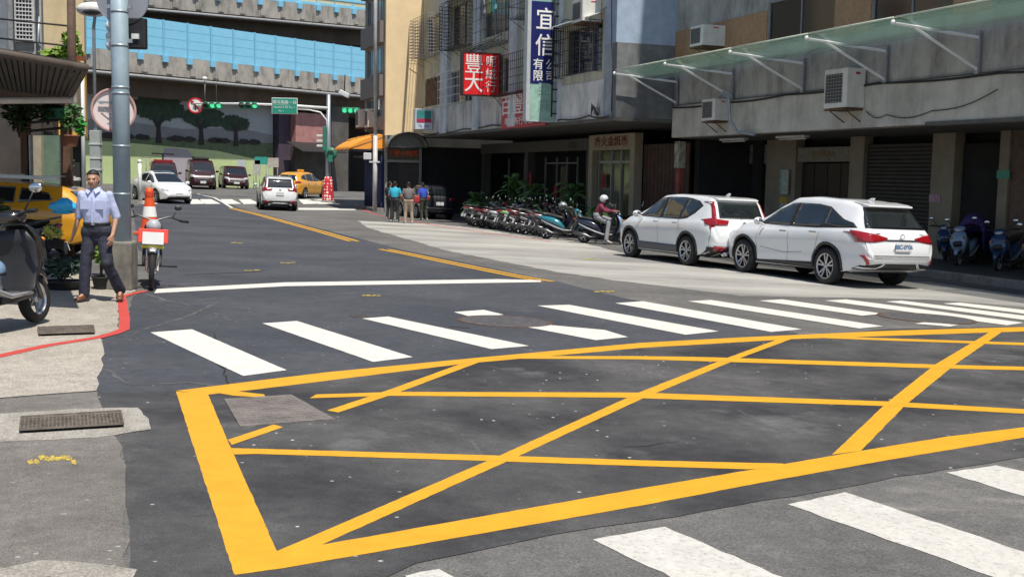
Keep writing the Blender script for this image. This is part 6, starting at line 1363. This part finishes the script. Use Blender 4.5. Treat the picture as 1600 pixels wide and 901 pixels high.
# seats seen behind: blue topped second row
G2 = 'scooters parked in the shade behind the sun row'
for i, (t, pp, c1, lb) in enumerate(((27.6, 1.9, 'navy', 'dark blue scooter at the left end of the shaded second row below the palm'), (25.8, 1.8, 'silver', 'pale blue grey scooter with tall front in the shaded second row'), (24.2, 1.9, 'black', 'black scooter in the shaded second row before the glass door'), (22.6, 1.7, 'grey', 'grey scooter with upright handlebars in the shaded second row'), (20.9, 1.6, 'blue', 'blue scooter in the shaded second row behind the teal one'), (19.2, 1.3, 'black', 'black scooter at the right end of the shaded second row by the planter'))):
    q = FP(t, pp); place_scooter(q.x, q.y, FROT - R(90) + R(180 if i % 2 else -30), c1, None, lb, G2, lean=.1 if i % 2 else -.12)
# dark ones between the rider and the parked white suv
G3 = 'dark scooters in the arcade behind the rider'
for t, pp, c1, rz, lb in ((16.6, 1.2, 'navy', 60, 'navy scooter just right of the rider in the arcade shade'), (15.6, .9, 'blue', 64, 'dark blue scooter between the rider and the white suv'), (14.6, .5, 'black', 70, 'black scooter in the arcade just behind the far white suv bonnet')):
    q = FP(t, pp); place_scooter(q.x, q.y, FROT + R(rz), c1, None, lb, G3, dz=.1)
# raised arcade at the right
G4 = 'scooters parked in the arcade right of the white cars'
for px, py, c1, c2, rz, lb in ((1478, 412, 'blue', 'skyblue', 245, 'blue scooter with pale headlight just right of the near white suv'), (1498, 419, 'paleblue', 'white', 232, 'pale blue scooter half under a purple cover in the right arcade'), (1560, 427, 'blue', 'paleblue', 228, 'blue scooter with pale front panel right of the purple cover'), (1612, 437, 'navy', None, 226, 'dark scooter cut by the right picture edge')):
    d = ray(px, py); k = 0; q = gp(px, py, .16); rzz = R(rz)
    q = q - V((math.cos(rzz), math.sin(rzz), 0)) * .64
    place_scooter(q.x, q.y, rzz, c1, c2, lb, G4, dz=.16, lean=.1)
q = gp(1505, 419, .16); rzz = R(232)
cv = thing('scooter_cover', 'purple cloth cover draped over the pale blue scooter seat', 'cover', (q.x - math.cos(rzz) * .75, q.y - math.sin(rzz) * .75, gh(q.x, q.y) + .16), rzz)
rows = []
for i in range(15):
    x = .25 - i * .1; h = .98 + .32 * math.exp(-((x - .12) / .13) ** 2) - .12 * max(0, -x - .2); wd = .3 + .03 * math.sin(i * 1.7)
    rows.append([(x + .02 * math.sin(j), wd * math.sin(a_) * (1 + .06 * math.sin(3 * j + i)), .42 + .1 * math.sin(i * .9) + (h - .42) * max(0, math.cos(a_)) ** .45 if abs(a_) < 1.57 else .42 + .05 * math.sin(i * 1.3 + j)) for j, a_ in enumerate([R(-90 + 12 * k) for k in range(16)])])
a = MB(); a.loft(rows, cap=False, closed=False); c_ = ob('cloth', a, mat('purple_cloth', (.06, .035, .16), .8, var=.3, scale=5), cv); c_.modifiers.new('thick', 'SOLIDIFY').thickness = .01
# big scooter at the near left, one behind it
q = V((-5.02, 10.85, 0)); s1 = place_scooter(q.x, q.y, R(84), 'black', 'silver', 'large black and silver scooter in the left foreground facing right', None, lean=-.1, scale=1.13)
for ch in kids(s1):
    if ch.name.split('.')[0] == 'rear_body': ch.material_slots[0].material = SC['silver']
q = V((-7.3, 15.6, 0)); place_scooter(q.x, q.y, R(215), 'black', None, 'black scooter behind the near left one carrying the blue bag', None, lean=.08)
hm = thing('helmet', 'shiny pale blue helmet resting in the footwell of the near left scooter', 'helmet', (-5.13, 11.05, .6)); a = MB(); a.ball((0, 0, 0), (.105, .12, .105), 18, 12); ob('shell', a, paint('helmet_blue', (.2, .32, .48)), hm); a = MB(); a.lathe([(.1, -.055), (.108, -.04), (.106, -.025)], n=20); ob('rim', a, blk, hm)
bg_ = thing('plastic_bag', 'bright blue plastic bag hanging beside the man', 'bag', atd(101, 323, 14.9)); a = MB(); rg = random.Random(5)
rows = [[(rr * (1 + rg.uniform(-.38, .38)) * math.cos(t) * 1.1, rr * (1 + rg.uniform(-.38, .38)) * math.sin(t), z) for t in [2 * math.pi * k / 16 for k in range(16)]] for rr, z in ((.03, .12), (.07, .09), (.14, .05), (.16, -.01), (.11, -.05), (.12, -.08), (.03, -.1))]
a.loft(rows); ob('bag_sheet', a, mat('blue_plastic', (.05, .5, .9), .35, var=.15), bg_)
hm = thing('helmet', 'silver helmet resting on the scooters left of the teal one', 'helmet', FP(19.6, 3.1, .62)); a = MB(); a.ball((0, 0, 0), (.15, .15, .14), 16, 10); ob('shell', a, paint('helmet_silver', (.25, .28, .3)), hm); a = MB(); a.box((.0, -.12, -.02), (.2, .08, .1)); ob('visor', a, car_glass, hm, bevel=.02)
# old motorcycle with a traffic cone on it beside the pole
mc = thing('motorcycle', 'small old motorcycle facing the camera with a red and white plate, beside the concrete footing', 'motorcycle', gp(238, 452) + V((-.02, .1, 0)), R(-72)); mc.rotation_euler.x = -.05
mc.location = gp(236, 453) - V((math.cos(R(-72)), math.sin(R(-72)), 0)) * .6
a = MB(); a.lathe([(.21, -.03), (.25, -.035), (.27, 0), (.25, .035), (.21, .03)], (0, 0, 0), 'Y', 28)
for x in (.6, -.6):
    w_ = ob('wheel', a, tyre_m, mc); w_.location = (x, 0, .27); b_ = MB(); b_.lathe([(.215, -.02), (.2, 0), (.215, .02)], (0, 0, 0), 'Y', 28); b_.lathe([(.04, -.05), (.04, .05)], (0, 0, 0), 'Y', 12, cap=True)
    for i in range(6): an = i * math.pi / 3; b_.tube([(0, 0, 0), (.2 * math.cos(an), 0, .2 * math.sin(an))], .014, 4)
    ob('rim', b_, rim_sil, w_)
ob('front_fender', hull([(.42, .5, .04, .01, 1), (.52, .56, .055, .02, .5), (.62, .58, .06, .02, 0), (.74, .54, .05, .015, -.5)]), rim_sil, mc)
a = MB()
for s in (1, -1): a.tube([(.6, s * .07, .27), (.42, s * .08, .85)], .02, 8)
ob('fork', a, chrome, mc); a = MB(); a.tube([(.36, -.36, .97), (.42, -.2, 1.02), (.42, 0, .95), (.42, .2, 1.02), (.36, .36, .97)], .013, 6); ob('handlebar', a, muf_m, mc)
for s in (1, -1):
    ob('grip', MB().tube([(.36, s * .36, .97), (.33, s * .47, .96)], .02, 8), grip_m, mc)
    a = MB(); a.tube([(.4, s * .25, 1.0), (.4, s * .3, 1.12)], .007, 5); ob('mirror', a.ball((.4, s * .32, 1.15), (.012, .055, .035), 10, 6), blk, mc)
a = MB(); a.lathe([(.05, -.1), (.09, -.04), (.1, .02), (0, .04)], (.44, 0, .88), 'X', 20); ob('headlight', a, clear_l, mc)
a = MB(); a.box((.56, 0, .75), (.02, .4, .2), ry=-.25); rr = ob('red_banner', a, mat('banner_red', (.7, .06, .04), .6, var=.15), mc, bevel=.01); a = MB(); a.box((.575, 0, .72), (.02, .28, .17), ry=-.25); ob('white_plate', a, plate_w, mc); a = MB(); a.box((.56, 0, .6), (.03, .3, .05)); ob('yellow_bag', a, mat('bag_yellow', (.65, .6, .08), .5, var=.2), mc, bevel=.015)
ob('tank', hull([(.3, .78, .09, .06, .3), (.15, .82, .13, .1, .1), (-.1, .78, .1, .07, 0)]), SC['black'], mc); ob('seat', hull([(-.05, .78, .11, .04, 0), (-.4, .79, .13, .05, 0), (-.7, .8, .1, .04, 0)]), seat_m, mc); ob('engine', hull([(.2, .4, .13, .12, 0), (0, .4, .14, .14, 0), (-.25, .38, .1, .1, 0)]), eng_m, mc)
a = MB()
for s in (1, -1): a.tube([(.36, s * .06, .85), (.2, s * .12, .5), (-.2, s * .12, .3), (-.6, s * .1, .27)], .018, 6); a.tube([(-.6, s * .1, .27), (-.55, s * .1, .75)], .02, 6)
a.tube([(.12, -.35, .3), (.12, .35, .3)], .014, 5); ob('frame', a, blk, mc)
def cone(name, label, loc, h=.75, tilt=0):
    c = thing(name, label, 'traffic cone', loc); org = mat('cone_orange', (.8, .1, .02), .5, var=.08)
    a = MB(); a.bb((-.18, -.18, 0), (.18, .18, .04)); ob('base', a, org, c, bevel=.01); a = MB(); a.lathe([(.14, .04), (.11, h * .3), (.055, h * .85), (.055, h * .97), (.03, h)], n=24); ob('body', a, org, c)
    a = MB(); a.lathe([(.112, h * .42), (.085, h * .66)], n=24); a2 = MB(); a2.lathe([(.118 - .0, h * .36), (.091, h * .6)], n=24)
    ob('reflective_band', MB().lathe([(.105, h * .38), (.083, h * .6)], n=24), whl, c); ob('cap_band', MB().lathe([(.064, h * .8), (.068, h * .86), (.064, h * .92)], n=20), mat('cap_orange', (.6, .06, .02), .5), c); c.rotation_euler.x = tilt
    return c
cone('traffic_cone', 'orange traffic cone with white band strapped behind the old motorcycle', mc.location + V((-.12, .35, .72)), .68)
cone('traffic_cone', 'orange cone with white band standing far off left of the dotted mast foot', V((-12.3, 67.3, gh(-12.3, 67.3)))) if False else None
# ------------------------------------------------------------------ palms and plants in the arcade
def palm(label, loc, h, n, L_, seed):
    o = thing('potted_palm', label, 'plant', loc, 0, 'palms and shrubs in pots before the arcade'); rg = random.Random(seed); a = MB(); st = MB()
    for k in range(n):
        an = rg.uniform(0, 6.28); el = rg.uniform(.25, 1.2); l = L_ * rg.uniform(.7, 1.1); z0 = h * rg.uniform(.45, 1); pts = []
        for i in range(9):
            f = i / 8; r_ = l * f * math.cos(el); z = z0 + l * f * math.sin(el) - .55 * l * f * f; pts.append(V((r_ * math.cos(an), r_ * math.sin(an), z)))
        st.tube([pts[0], pts[4], pts[8]], [.008, .006, .003], 4)
        for i in range(1, 9):
            d = (pts[i] - pts[i - 1]).normalized(); s = V((-d.y, d.x, 0)).normalized()
            for sg_ in (1, -1):
                for hh_ in (0, .5):
                    b = pts[i - 1].lerp(pts[i], hh_); t_ = b + (s * sg_ * .8 + d * .6 - V((0, 0, .3))) * l * .24; a.add([b, b + d * .05, t_, b - d * .02], [(0, 1, 2, 3)])
    ob('fronds', a, mat('palm_leaves', (.09, .2, .05), .5, var=.35, scale=6), o, fix=False); st.tube([(0, 0, .2), (0, 0, h)], .03, 6); ob('stem', st, MATS['stem_brown'], o)
    a = MB(); a.lathe([(.16, 0), (.22, .3), (.24, .3), (.2, .26), (0, .26)], n=16); ob('pot', a, MATS['potblack'], o); return o
for (t, pp, h, n, L_, sd, lb) in ((31.2, 2.4, .8, 26, .8, 3, 'wide bright spiky palm right of the black car'), (28.4, 1.7, 1.6, 22, .9, 5, 'tall arching palm above the left end of the scooters'), (25.4, 1.9, 1.3, 18, .8, 2, 'dark palm behind the middle scooters'), (22.4, 1.6, 1.5, 20, .8, 7, 'tall narrow palm left of the cream shopfront'), (19.4, 1.7, .7, 18, .7, 9, 'low pale palm beside the rider'), (30.0, 2.0, .7, 20, .6, 4, 'low dark palm between the two left palms')):
    q = FP(t, pp); palm(lb, (q.x, q.y, gh(q.x, q.y)), h + .35, int(n * 1.5), L_ * 1.1, sd)
for t, w_, lb in ((19.2, 1.6, 'dark square planter box behind the teal scooter'), (17.8, .8, 'small dark planter box beside the rider')):
    q = FP(t, 1.6); o = thing('planter_box', lb, 'planter', (q.x, q.y, gh(q.x, q.y)), FROT, 'planter boxes before the arcade'); a = MB(); a.bb((-w_ / 2, -.25, 0), (w_ / 2, .25, .5)); ob('box', a, mat('dark_planter', (.07, .07, .065), .8, var=.3), o, bevel=.02); ob('soil', MB().bb((-w_ / 2 + .05, -.2, .5), (w_ / 2 - .05, .2, .51)), MATS['potdark'] if 'potdark' in MATS else blk, o)
# ------------------------------------------------------------------ people
skin_m = mat('tanned_skin', (.46, .26, .17), .55, var=.08, scale=12); hair_m = mat('black_hair', (.012, .01, .01), .6, var=.2, scale=40)
def limb(mb, a, b, ra, rb, n=12):
    a, b = V(a), V(b); d = (b - a); k = 6
    mb.tube([a.lerp(b, i / k) for i in range(k + 1)], [ra + (rb - ra) * i / k for i in range(k + 1)], n); mb.ball(a, ra, 12, 8); mb.ball(b, rb, 12, 8)
def fuse(mb, name, mt, parent, voxel=.008, smooth=4, fac_=.5):
    o = ob(name, mb, mt, parent, fix=False); r = o.modifiers.new('r', 'REMESH'); r.mode = 'VOXEL'; r.voxel_size = voxel; r.use_smooth_shade = True
    s = o.modifiers.new('s', 'SMOOTH'); s.iterations = smooth; s.factor = fac_
    bpy.context.view_layer.update()
    me = bpy.data.meshes.new_from_object(o.evaluated_get(bpy.context.evaluated_depsgraph_get())); o.modifiers.clear(); o.data = me
    for p in me.polygons: p.use_smooth = True
    return o
def hand(mb, w, palm_d, side, s=1):
    # palm and five curled fingers hanging from wrist w along palm_d; side = direction of the thumb
    d = V(palm_d).normalized(); t = V(side); t = (t - d * t.dot(d)).normalized(); n = d.cross(t)
    k = V(w); 
    for i in range(5): limb(mb, k + t * (i - 2) * .008 * s, k + d * .085 * s + t * (i - 2) * .017 * s, .017 * s, .013 * s, 8)
    for i, L_ in enumerate((.062, .075, .08, .07)):
        b = k + d * .085 * s + t * (-1.6 + i * 1.07) * .02 * s; m1 = b + (d * .9 + n * .3) * L_ * .5 * s; m2 = m1 + (d * .6 + n * .7) * L_ * .5 * s
        limb(mb, b, m1, .0095 * s, .009 * s, 8); limb(mb, m1, m2, .009 * s, .0075 * s, 8)
    b = k + d * .03 * s + t * .03 * s; m1 = b + (d * .7 + t * .7) * .04 * s; m2 = m1 + (d * .9 + n * .4) * .035 * s; limb(mb, b, m1, .013 * s, .011 * s, 8); limb(mb, m1, m2, .011 * s, .009 * s, 8)
def head(mb, c, f, s=1, up=V((0, 0, 1))):
    # c centre of the skull, f facing direction
    f = V(f).normalized(); r_ = f.cross(up).normalized(); M_ = MX((r_, f, up)).transposed().to_4x4(); M_.translation = c
    def P(x, y, z): return M_ @ V((x * s, y * s, z * s))
    rot = M_.to_3x3()
    mb.ball(P(0, -.012, .025), (.076 * s, .092 * s, .088 * s), 20, 14, rot); mb.ball(P(0, .012, -.035), (.064 * s, .075 * s, .078 * s), 18, 12, rot)
    mb.ball(P(0, .04, -.085), (.035 * s, .035 * s, .028 * s), 12, 8, rot); mb.ball(P(0, .075, .022), (.05 * s, .016 * s, .012 * s), 12, 8, rot)
    limb(mb, P(0, .08, .01), P(0, .1, -.03), .009 * s, .015 * s, 8); mb.ball(P(.014, .09, -.033), .009 * s, 8, 6); mb.ball(P(-.014, .09, -.033), .009 * s, 8, 6)
    mb.ball(P(0, .079, -.058), (.024 * s, .009 * s, .006 * s), 10, 6, rot); mb.ball(P(0, .077, -.068), (.021 * s, .009 * s, .006 * s), 10, 6, rot)
    for x in (-1, 1):
        mb.ball(P(x * .04, .055, -.02), (.022 * s, .02 * s, .02 * s), 10, 6, rot); mb.ball(P(x * .078, -.005, -.005), (.01 * s, .02 * s, .032 * s), 10, 8, rot)
    return P
def person(label, loc, rz, J, look, cols, h=1.0, voxel=.008, sleeve='short', hair='short', group=None, detail=True):
    o = thing('person', label, 'person', loc, rz, group); o.scale = (h,) * 3; g = {k: V(v) for k, v in J.items()}
    b = MB()
    P = head(b, g['head'], look)
    limb(b, g['head'] + V((0, -.02 * look[1], -.07)), g['neck'], .052, .056)
    torso(b, g, 0)
    for s in 'LR':
        limb(b, g['sh' + s], g['el' + s], .045, .037); limb(b, g['el' + s], g['wr' + s], .036, .025)
        hand(b, g['wr' + s], g['wr' + s] - g['el' + s], g.get('th' + s, V((0, -1 if look[1] < 0 else 1, 0))))
        limb(b, g['hip' + s], g['kn' + s], .062, .048); limb(b, g['kn' + s], g['an' + s], .048, .033); limb(b, g['an' + s], g['toe' + s], .03, .025)
    fuse(b, 'body', skin_m, o, voxel)
    # shirt
    b = MB(); torso(b, g, .014, shirt=True)
    for s in 'LR':
        e = g['el' + s] if sleeve != 'short' else g['sh' + s].lerp(g['el' + s], .62); limb(b, g['sh' + s] + V((0, 0, -.01)), e, .054, .055)
        if sleeve == 'long': limb(b, g['el' + s], g['wr' + s], .052, .04)
    limb(b, g['neck'] + V((0, 0, -.03)), g['neck'] + V((0, 0, .0)), .07, .062)
    st = fuse(b, 'shirt', cols['shirt'], o, voxel)
    if detail:
        d_ = bpy.data.textures.new('folds', 'CLOUDS'); d_.noise_scale = .14; mm = st.modifiers.new('folds', 'DISPLACE'); mm.texture = d_; mm.strength = .013; mm.mid_level = .5
    # trousers
    b = MB(); pw = .13
    limb(b, g['hipL'] + V((0, 0, .05)), g['hipR'] + V((0, 0, .05)), .115, .115, 16); b.lathe([(.14, .02), (.155, .06), (.15, .12), (.147, .165), (.0, .165)], tuple(g['hipL'].lerp(g['hipR'], .5)), 'Z', 24, sx=1.1, sy=.84)
    for s in 'LR': limb(b, g['hip' + s], g['kn' + s], .098, .074); limb(b, g['kn' + s], g['an' + s] + V((0, 0, .0)), .072, .068)
    b.ball(g['hipL'].lerp(g['hipR'], .5) + V((0, 0, -.02)), (.11, .1, .1), 14, 10)
    tr = fuse(b, 'trousers', cols['trousers'], o, voxel)
    if detail: mm = tr.modifiers.new('folds', 'DISPLACE'); mm.texture = d_; mm.strength = .03; mm.mid_level = .5
    for s in 'LR':
        a = MB(); an, to = g['an' + s], g['toe' + s]; d = (to - an); d.z = 0; d.normalize(); zz = min(an.z, to.z) - .035
        M_ = MX((V((-d.y, d.x, 0)), d, V((0, 0, 1)))).transposed().to_4x4(); M_.translation = V((an.x, an.y, 0)); q = MB(M_)
        pitch = math.atan2(to.z - an.z + .045, (to - an).length)
        q.loft([[(hw * math.cos(t), y, zb_ + hh * (math.sin(t) * .5 + .5)) for t in [2 * math.pi * k / 14 for k in range(14)]] for y, hw, hh, zb_ in ((-.075, .025, .06, an.z - .075), (-.055, .038, .1, an.z - .082), (.0, .042, .11, an.z - .082), (.07, .045, .075, an.z - .082 + math.tan(pitch) * .07), (.14, .048, .055, an.z - .082 + math.tan(pitch) * .14), (.185, .036, .045, an.z - .08 + math.tan(pitch) * .18), (.2, .015, .02, an.z - .07 + math.tan(pitch) * .2))])
        ob('shoe', q, cols['shoes'], o)
    bz = g['hipL'].lerp(g['hipR'], .5) + V((0, 0, .155)); a = MB(); a.lathe([(.158, -.018), (.163, -.015), (.163, .015), (.158, .018)], tuple(bz), 'Z', 28, sx=1.08, sy=.84); ob('belt', a, blk, o)
    fy = look[1] / abs(look[1]) if look[1] else -1
    if detail: ob('belt_buckle', MB().box((bz.x, bz.y + fy * .139, bz.z), (.045, .012, .032)), chrome, o)
    if hair == 'short':
        a = MB(); rg = random.Random(2)
        f = V(look).normalized(); r_ = f.cross(V((0, 0, 1))).normalized(); M_ = MX((r_, f, V((0, 0, 1)))).transposed().to_4x4(); M_.translation = g['head']
        q = MB(M_); rows = []
        for i in range(9):
            th = math.pi * i / 16; rows.append([((.079 + .002 * math.sin(9 * ph)) * math.sin(th) * math.cos(ph), -.014 + (.096 if math.sin(ph) < 0 else .084) * math.sin(th) * math.sin(ph), .03 + .094 * math.cos(th) + (0 if i < 6 else (.014 if math.sin(ph) > .1 else -.03 * max(0, -math.sin(ph)) - .006) * (i - 5))) for ph in [2 * math.pi * k / 28 for k in range(28)]])
        q.loft(rows, cap=False); hq = ob('hair', q, hair_m, o); sm = hq.modifiers.new('t', 'SOLIDIFY'); sm.thickness = .007; sm.offset = 0
    if hair == 'helmet':
        q = MB(); c = g['head'] + V((0, 0, .02)); q.ball(c, (.13, .14, .125), 20, 14); ob('helmet', q, paint('helmet_white', (.62, .64, .66)), o)
        q = MB(); q.ball(c + V(look) * .06 + V((0, 0, -.04)), (.1, .09, .07), 14, 10); ob('visor', q, car_glass, o)
    if detail:
        for x in (-1, 1):
            q = MB(); q.ball(P(x * .031, .073, .0), (.0125, .006, .0045), 10, 6); ob('eye', q, mat('eye_dark', (.02, .015, .012), .3, var=0), o)
            q = MB(); q.ball(P(x * .032, .078, .022), (.02, .005, .003), 10, 6); ob('eyebrow', q, hair_m, o)
        q = MB(); q.ball(P(0, .086, -.063), (.021, .005, .003), 10, 6); ob('lips', q, mat('lip_brown', (.2, .07, .05), .5, var=0), o)
    return o, g
def torso(b, g, e, shirt=False):
    sh = (g['shL'] + g['shR']) / 2; hp = (g['hipL'] + g['hipR']) / 2; ax = (g['shR'] - g['shL']).normalized(); fw_ = ax.cross(V((0, 0, 1))).normalized()
    n = 22; rings = []
    T = ((-.02 if not shirt else .3, .115 if not shirt else .144, .075 if not shirt else .105), (.12 if not shirt else .34, .148, .108), (.3, .145, .105), (.5, .16, .118), (.7, .178, .12), (.86, .192, .108), (.96, .19, .09), (1.03, .15, .078), (1.1, .085, .064), (1.15, .06, .055))
    rot = MX((ax, fw_, (sh - hp).normalized())).transposed()
    if shirt: T = [T[0]] + [q for q in T[2:]]
    for f, hw, hd in T:
        c = hp.lerp(sh, f) + V((0, 0, .0)); rings.append([c + ax * ((hw + e) * math.cos(t)) + fw_ * ((hd + e) * math.sin(t)) for t in [2 * math.pi * k / n for k in range(n)]])
    b.loft(rings)
    b.ball(g['shL'], .05 + e * .4, 12, 8); b.ball(g['shR'], .05 + e * .4, 12, 8)
cl_blue = mat('light_blue_shirt', (.46, .51, .73), .8, var=.06, scale=8, bump=.15, bscale=180); cl_navy = mat('dark_navy_trousers', (.022, .025, .042), .8, var=.2, scale=6); brown_s = mat('brown_leather', (.13, .05, .025), .45, var=.15)
# the man at the kerb, walking towards the camera
mp = gp(159, 471)
J = dict(head=(-.075, -.03, 1.575), neck=(-.065, 0, 1.45), shL=(-.235, .0, 1.375), elL=(-.30, .06, 1.1), wrL=(-.36, .02, .86), shR=(.12, .0, 1.375), elR=(.2, .03, 1.1), wrR=(.19, -.1, .86),
  hipL=(-.14, 0, .85), knL=(-.165, -.09, .49), anL=(-.185, -.12, .1), toeL=(-.2, -.24, .055), hipR=(.05, 0, .85), knR=(.11, -.1, .5), anR=(.2, .12, .13), toeR=(.235, .0, .055), thL=(.3, -1, 0), thR=(-.3, -1, 0))
person('man in light blue shirt and dark trousers walking beside the thick grey pole', (mp.x, mp.y, gh(mp.x, mp.y) + .01), R(0), J, (.12, -1, -.05), dict(shirt=cl_blue, trousers=cl_navy, shoes=brown_s), sleeve='elbow', voxel=.0075, h=.955)
mo = [o for o in bpy.data.objects if o.get('label', '').startswith('man in light')][0]
for x in (-.155, .04):
    pk = ob('shirt_pocket', MB().box((x, -.1355, 1.25), (.105, .006, .115)), cl_blue, mo, bevel=.002)
ob('placket', MB().box((-.055, -.139, 1.17), (.025, .01, .36)), cl_blue, mo, bevel=.003)
a = MB()
for s in (1, -1): a.add([(-.062 + s * .012, -.085, 1.44), (-.062 + s * .085, -.035, 1.475), (-.062 + s * .095, -.08, 1.42), (-.062 + s * .05, -.125, 1.385)], [(0, 1, 2, 3)])
cc = ob('collar', a, cl_blue, mo, fix=False); cc.modifiers.new('t', 'SOLIDIFY').thickness = .01
# small group beyond, backs to the camera
def std(lean=0, arm=0): return dict(head=(0, .02 + lean, 1.575), neck=(0, lean, 1.44), shL=(-.19, lean, 1.37), elL=(-.27, .0 + arm * .1, 1.1), wrL=(-.24, .12 + arm * .15, .9 + arm * .25), shR=(.19, lean, 1.37), elR=(.27, .0 + arm * .1, 1.1), wrR=(.2, .15 + arm * .1, .92 + arm * .15),
  hipL=(-.1, 0, .86), knL=(-.12, .03, .48), anL=(-.13, -.02, .09), toeL=(-.15, .1, .05), hipR=(.1, 0, .86), knR=(.13, .05, .48), anR=(.16, .0, .09), toeR=(.18, .12, .05))
def cl(n, c): return mat('cloth_' + n, c, .85, var=.12, scale=6)
dk = cl('charcoal', (.03, .03, .035)); kh = cl('khaki', (.33, .26, .19)); ol = cl('dark_olive', (.05, .055, .04)); shw = cl('pale_shoe', (.45, .43, .4))
for px, py, rz, sc_, tr_, sl_, lb, lean in ((616, 347, -14, cl('cyan', (.03, .4, .55)), dk, 'short', 'man in cyan polo shirt seen from behind, left of the group by the black car', .05), (638, 349, 8, cl('grey', (.17, .15, .15)), kh, 'short', 'man in grey shirt and khaki trousers seen from behind in the group', .04),
        (662, 344, 42, cl('royal_blue', (.03, .07, .45)), ol, 'short', 'man in royal blue shirt at the right of the group by the black car', .1)):
    q = gp(px, py); person(lb, (q.x, q.y, q.z + .01), R(rz), std(lean, .6), (0.05, 1, -.2), dict(shirt=sc_, trousers=tr_, shoes=shw), group='men standing beside the black car', voxel=.014, detail=False, sleeve=sl_)
q = gp(607, 343); person('man in dark clothes half hidden behind the one in cyan', (q.x, q.y + .5, gh(q.x, q.y + .5)), R(-30), std(0, .3), (0.3, 1, -.1), dict(shirt=dk, trousers=dk, shoes=shw), group='men standing beside the black car', voxel=.014, detail=False)
bgx = gp(651, 345); o = thing('red_bag', 'red bag held between the grey and the blue shirted men', 'bag', (bgx.x, bgx.y, bgx.z + .95)); a = MB(); a.box((0, 0, 0), (.26, .18, .3)); ob('body', a, mat('bag_red', (.45, .03, .05), .6), o, bevel=.05); ob('handle', MB().tube([(-.08, 0, .15), (-.05, 0, .28), (.05, 0, .28), (.08, 0, .15)], .01, 5), blk, o)
# rider on a scooter
q = FP(16.1, 3.15); rs = place_scooter(q.x, q.y, R(-14), 'navy', 'silver', 'navy scooter with pale blue front and a helmeted rider on it', None, lean=-.02)
for ch in kids(rs):
    if ch.name.split('.')[0] in ('front_apron', 'front_fender'): ch.material_slots[0].link = 'OBJECT'; ch.material_slots[0].material = SC['skyblue']
a_ = R(-14); Jr = dict(head=(0, -.02, 1.4), neck=(0, -.08, 1.27), shL=(-.17, -.1, 1.2), elL=(-.24, .1, 1.03), wrL=(-.26, .33, 1.03), shR=(.17, -.1, 1.2), elR=(.24, .1, 1.03), wrR=(.26, .33, 1.03),
  hipL=(-.1, -.22, .84), knL=(-.15, .2, .74), anL=(-.15, .14, .42), toeL=(-.16, .26, .38), hipR=(.1, -.22, .84), knR=(.17, .18, .66), anR=(.3, .14, .14), toeR=(.32, .26, .07))
person('scooter rider in pink and dark jacket with white helmet', (q.x, q.y, gh(q.x, q.y) + .02), R(-14) - R(90), Jr, (0.1, 1, -.1), dict(shirt=cl('pink', (.2, .03, .06)), trousers=cl('pale_grey', (.25, .25, .27)), shoes=shw), voxel=.012, detail=False, hair='helmet', sleeve='long')
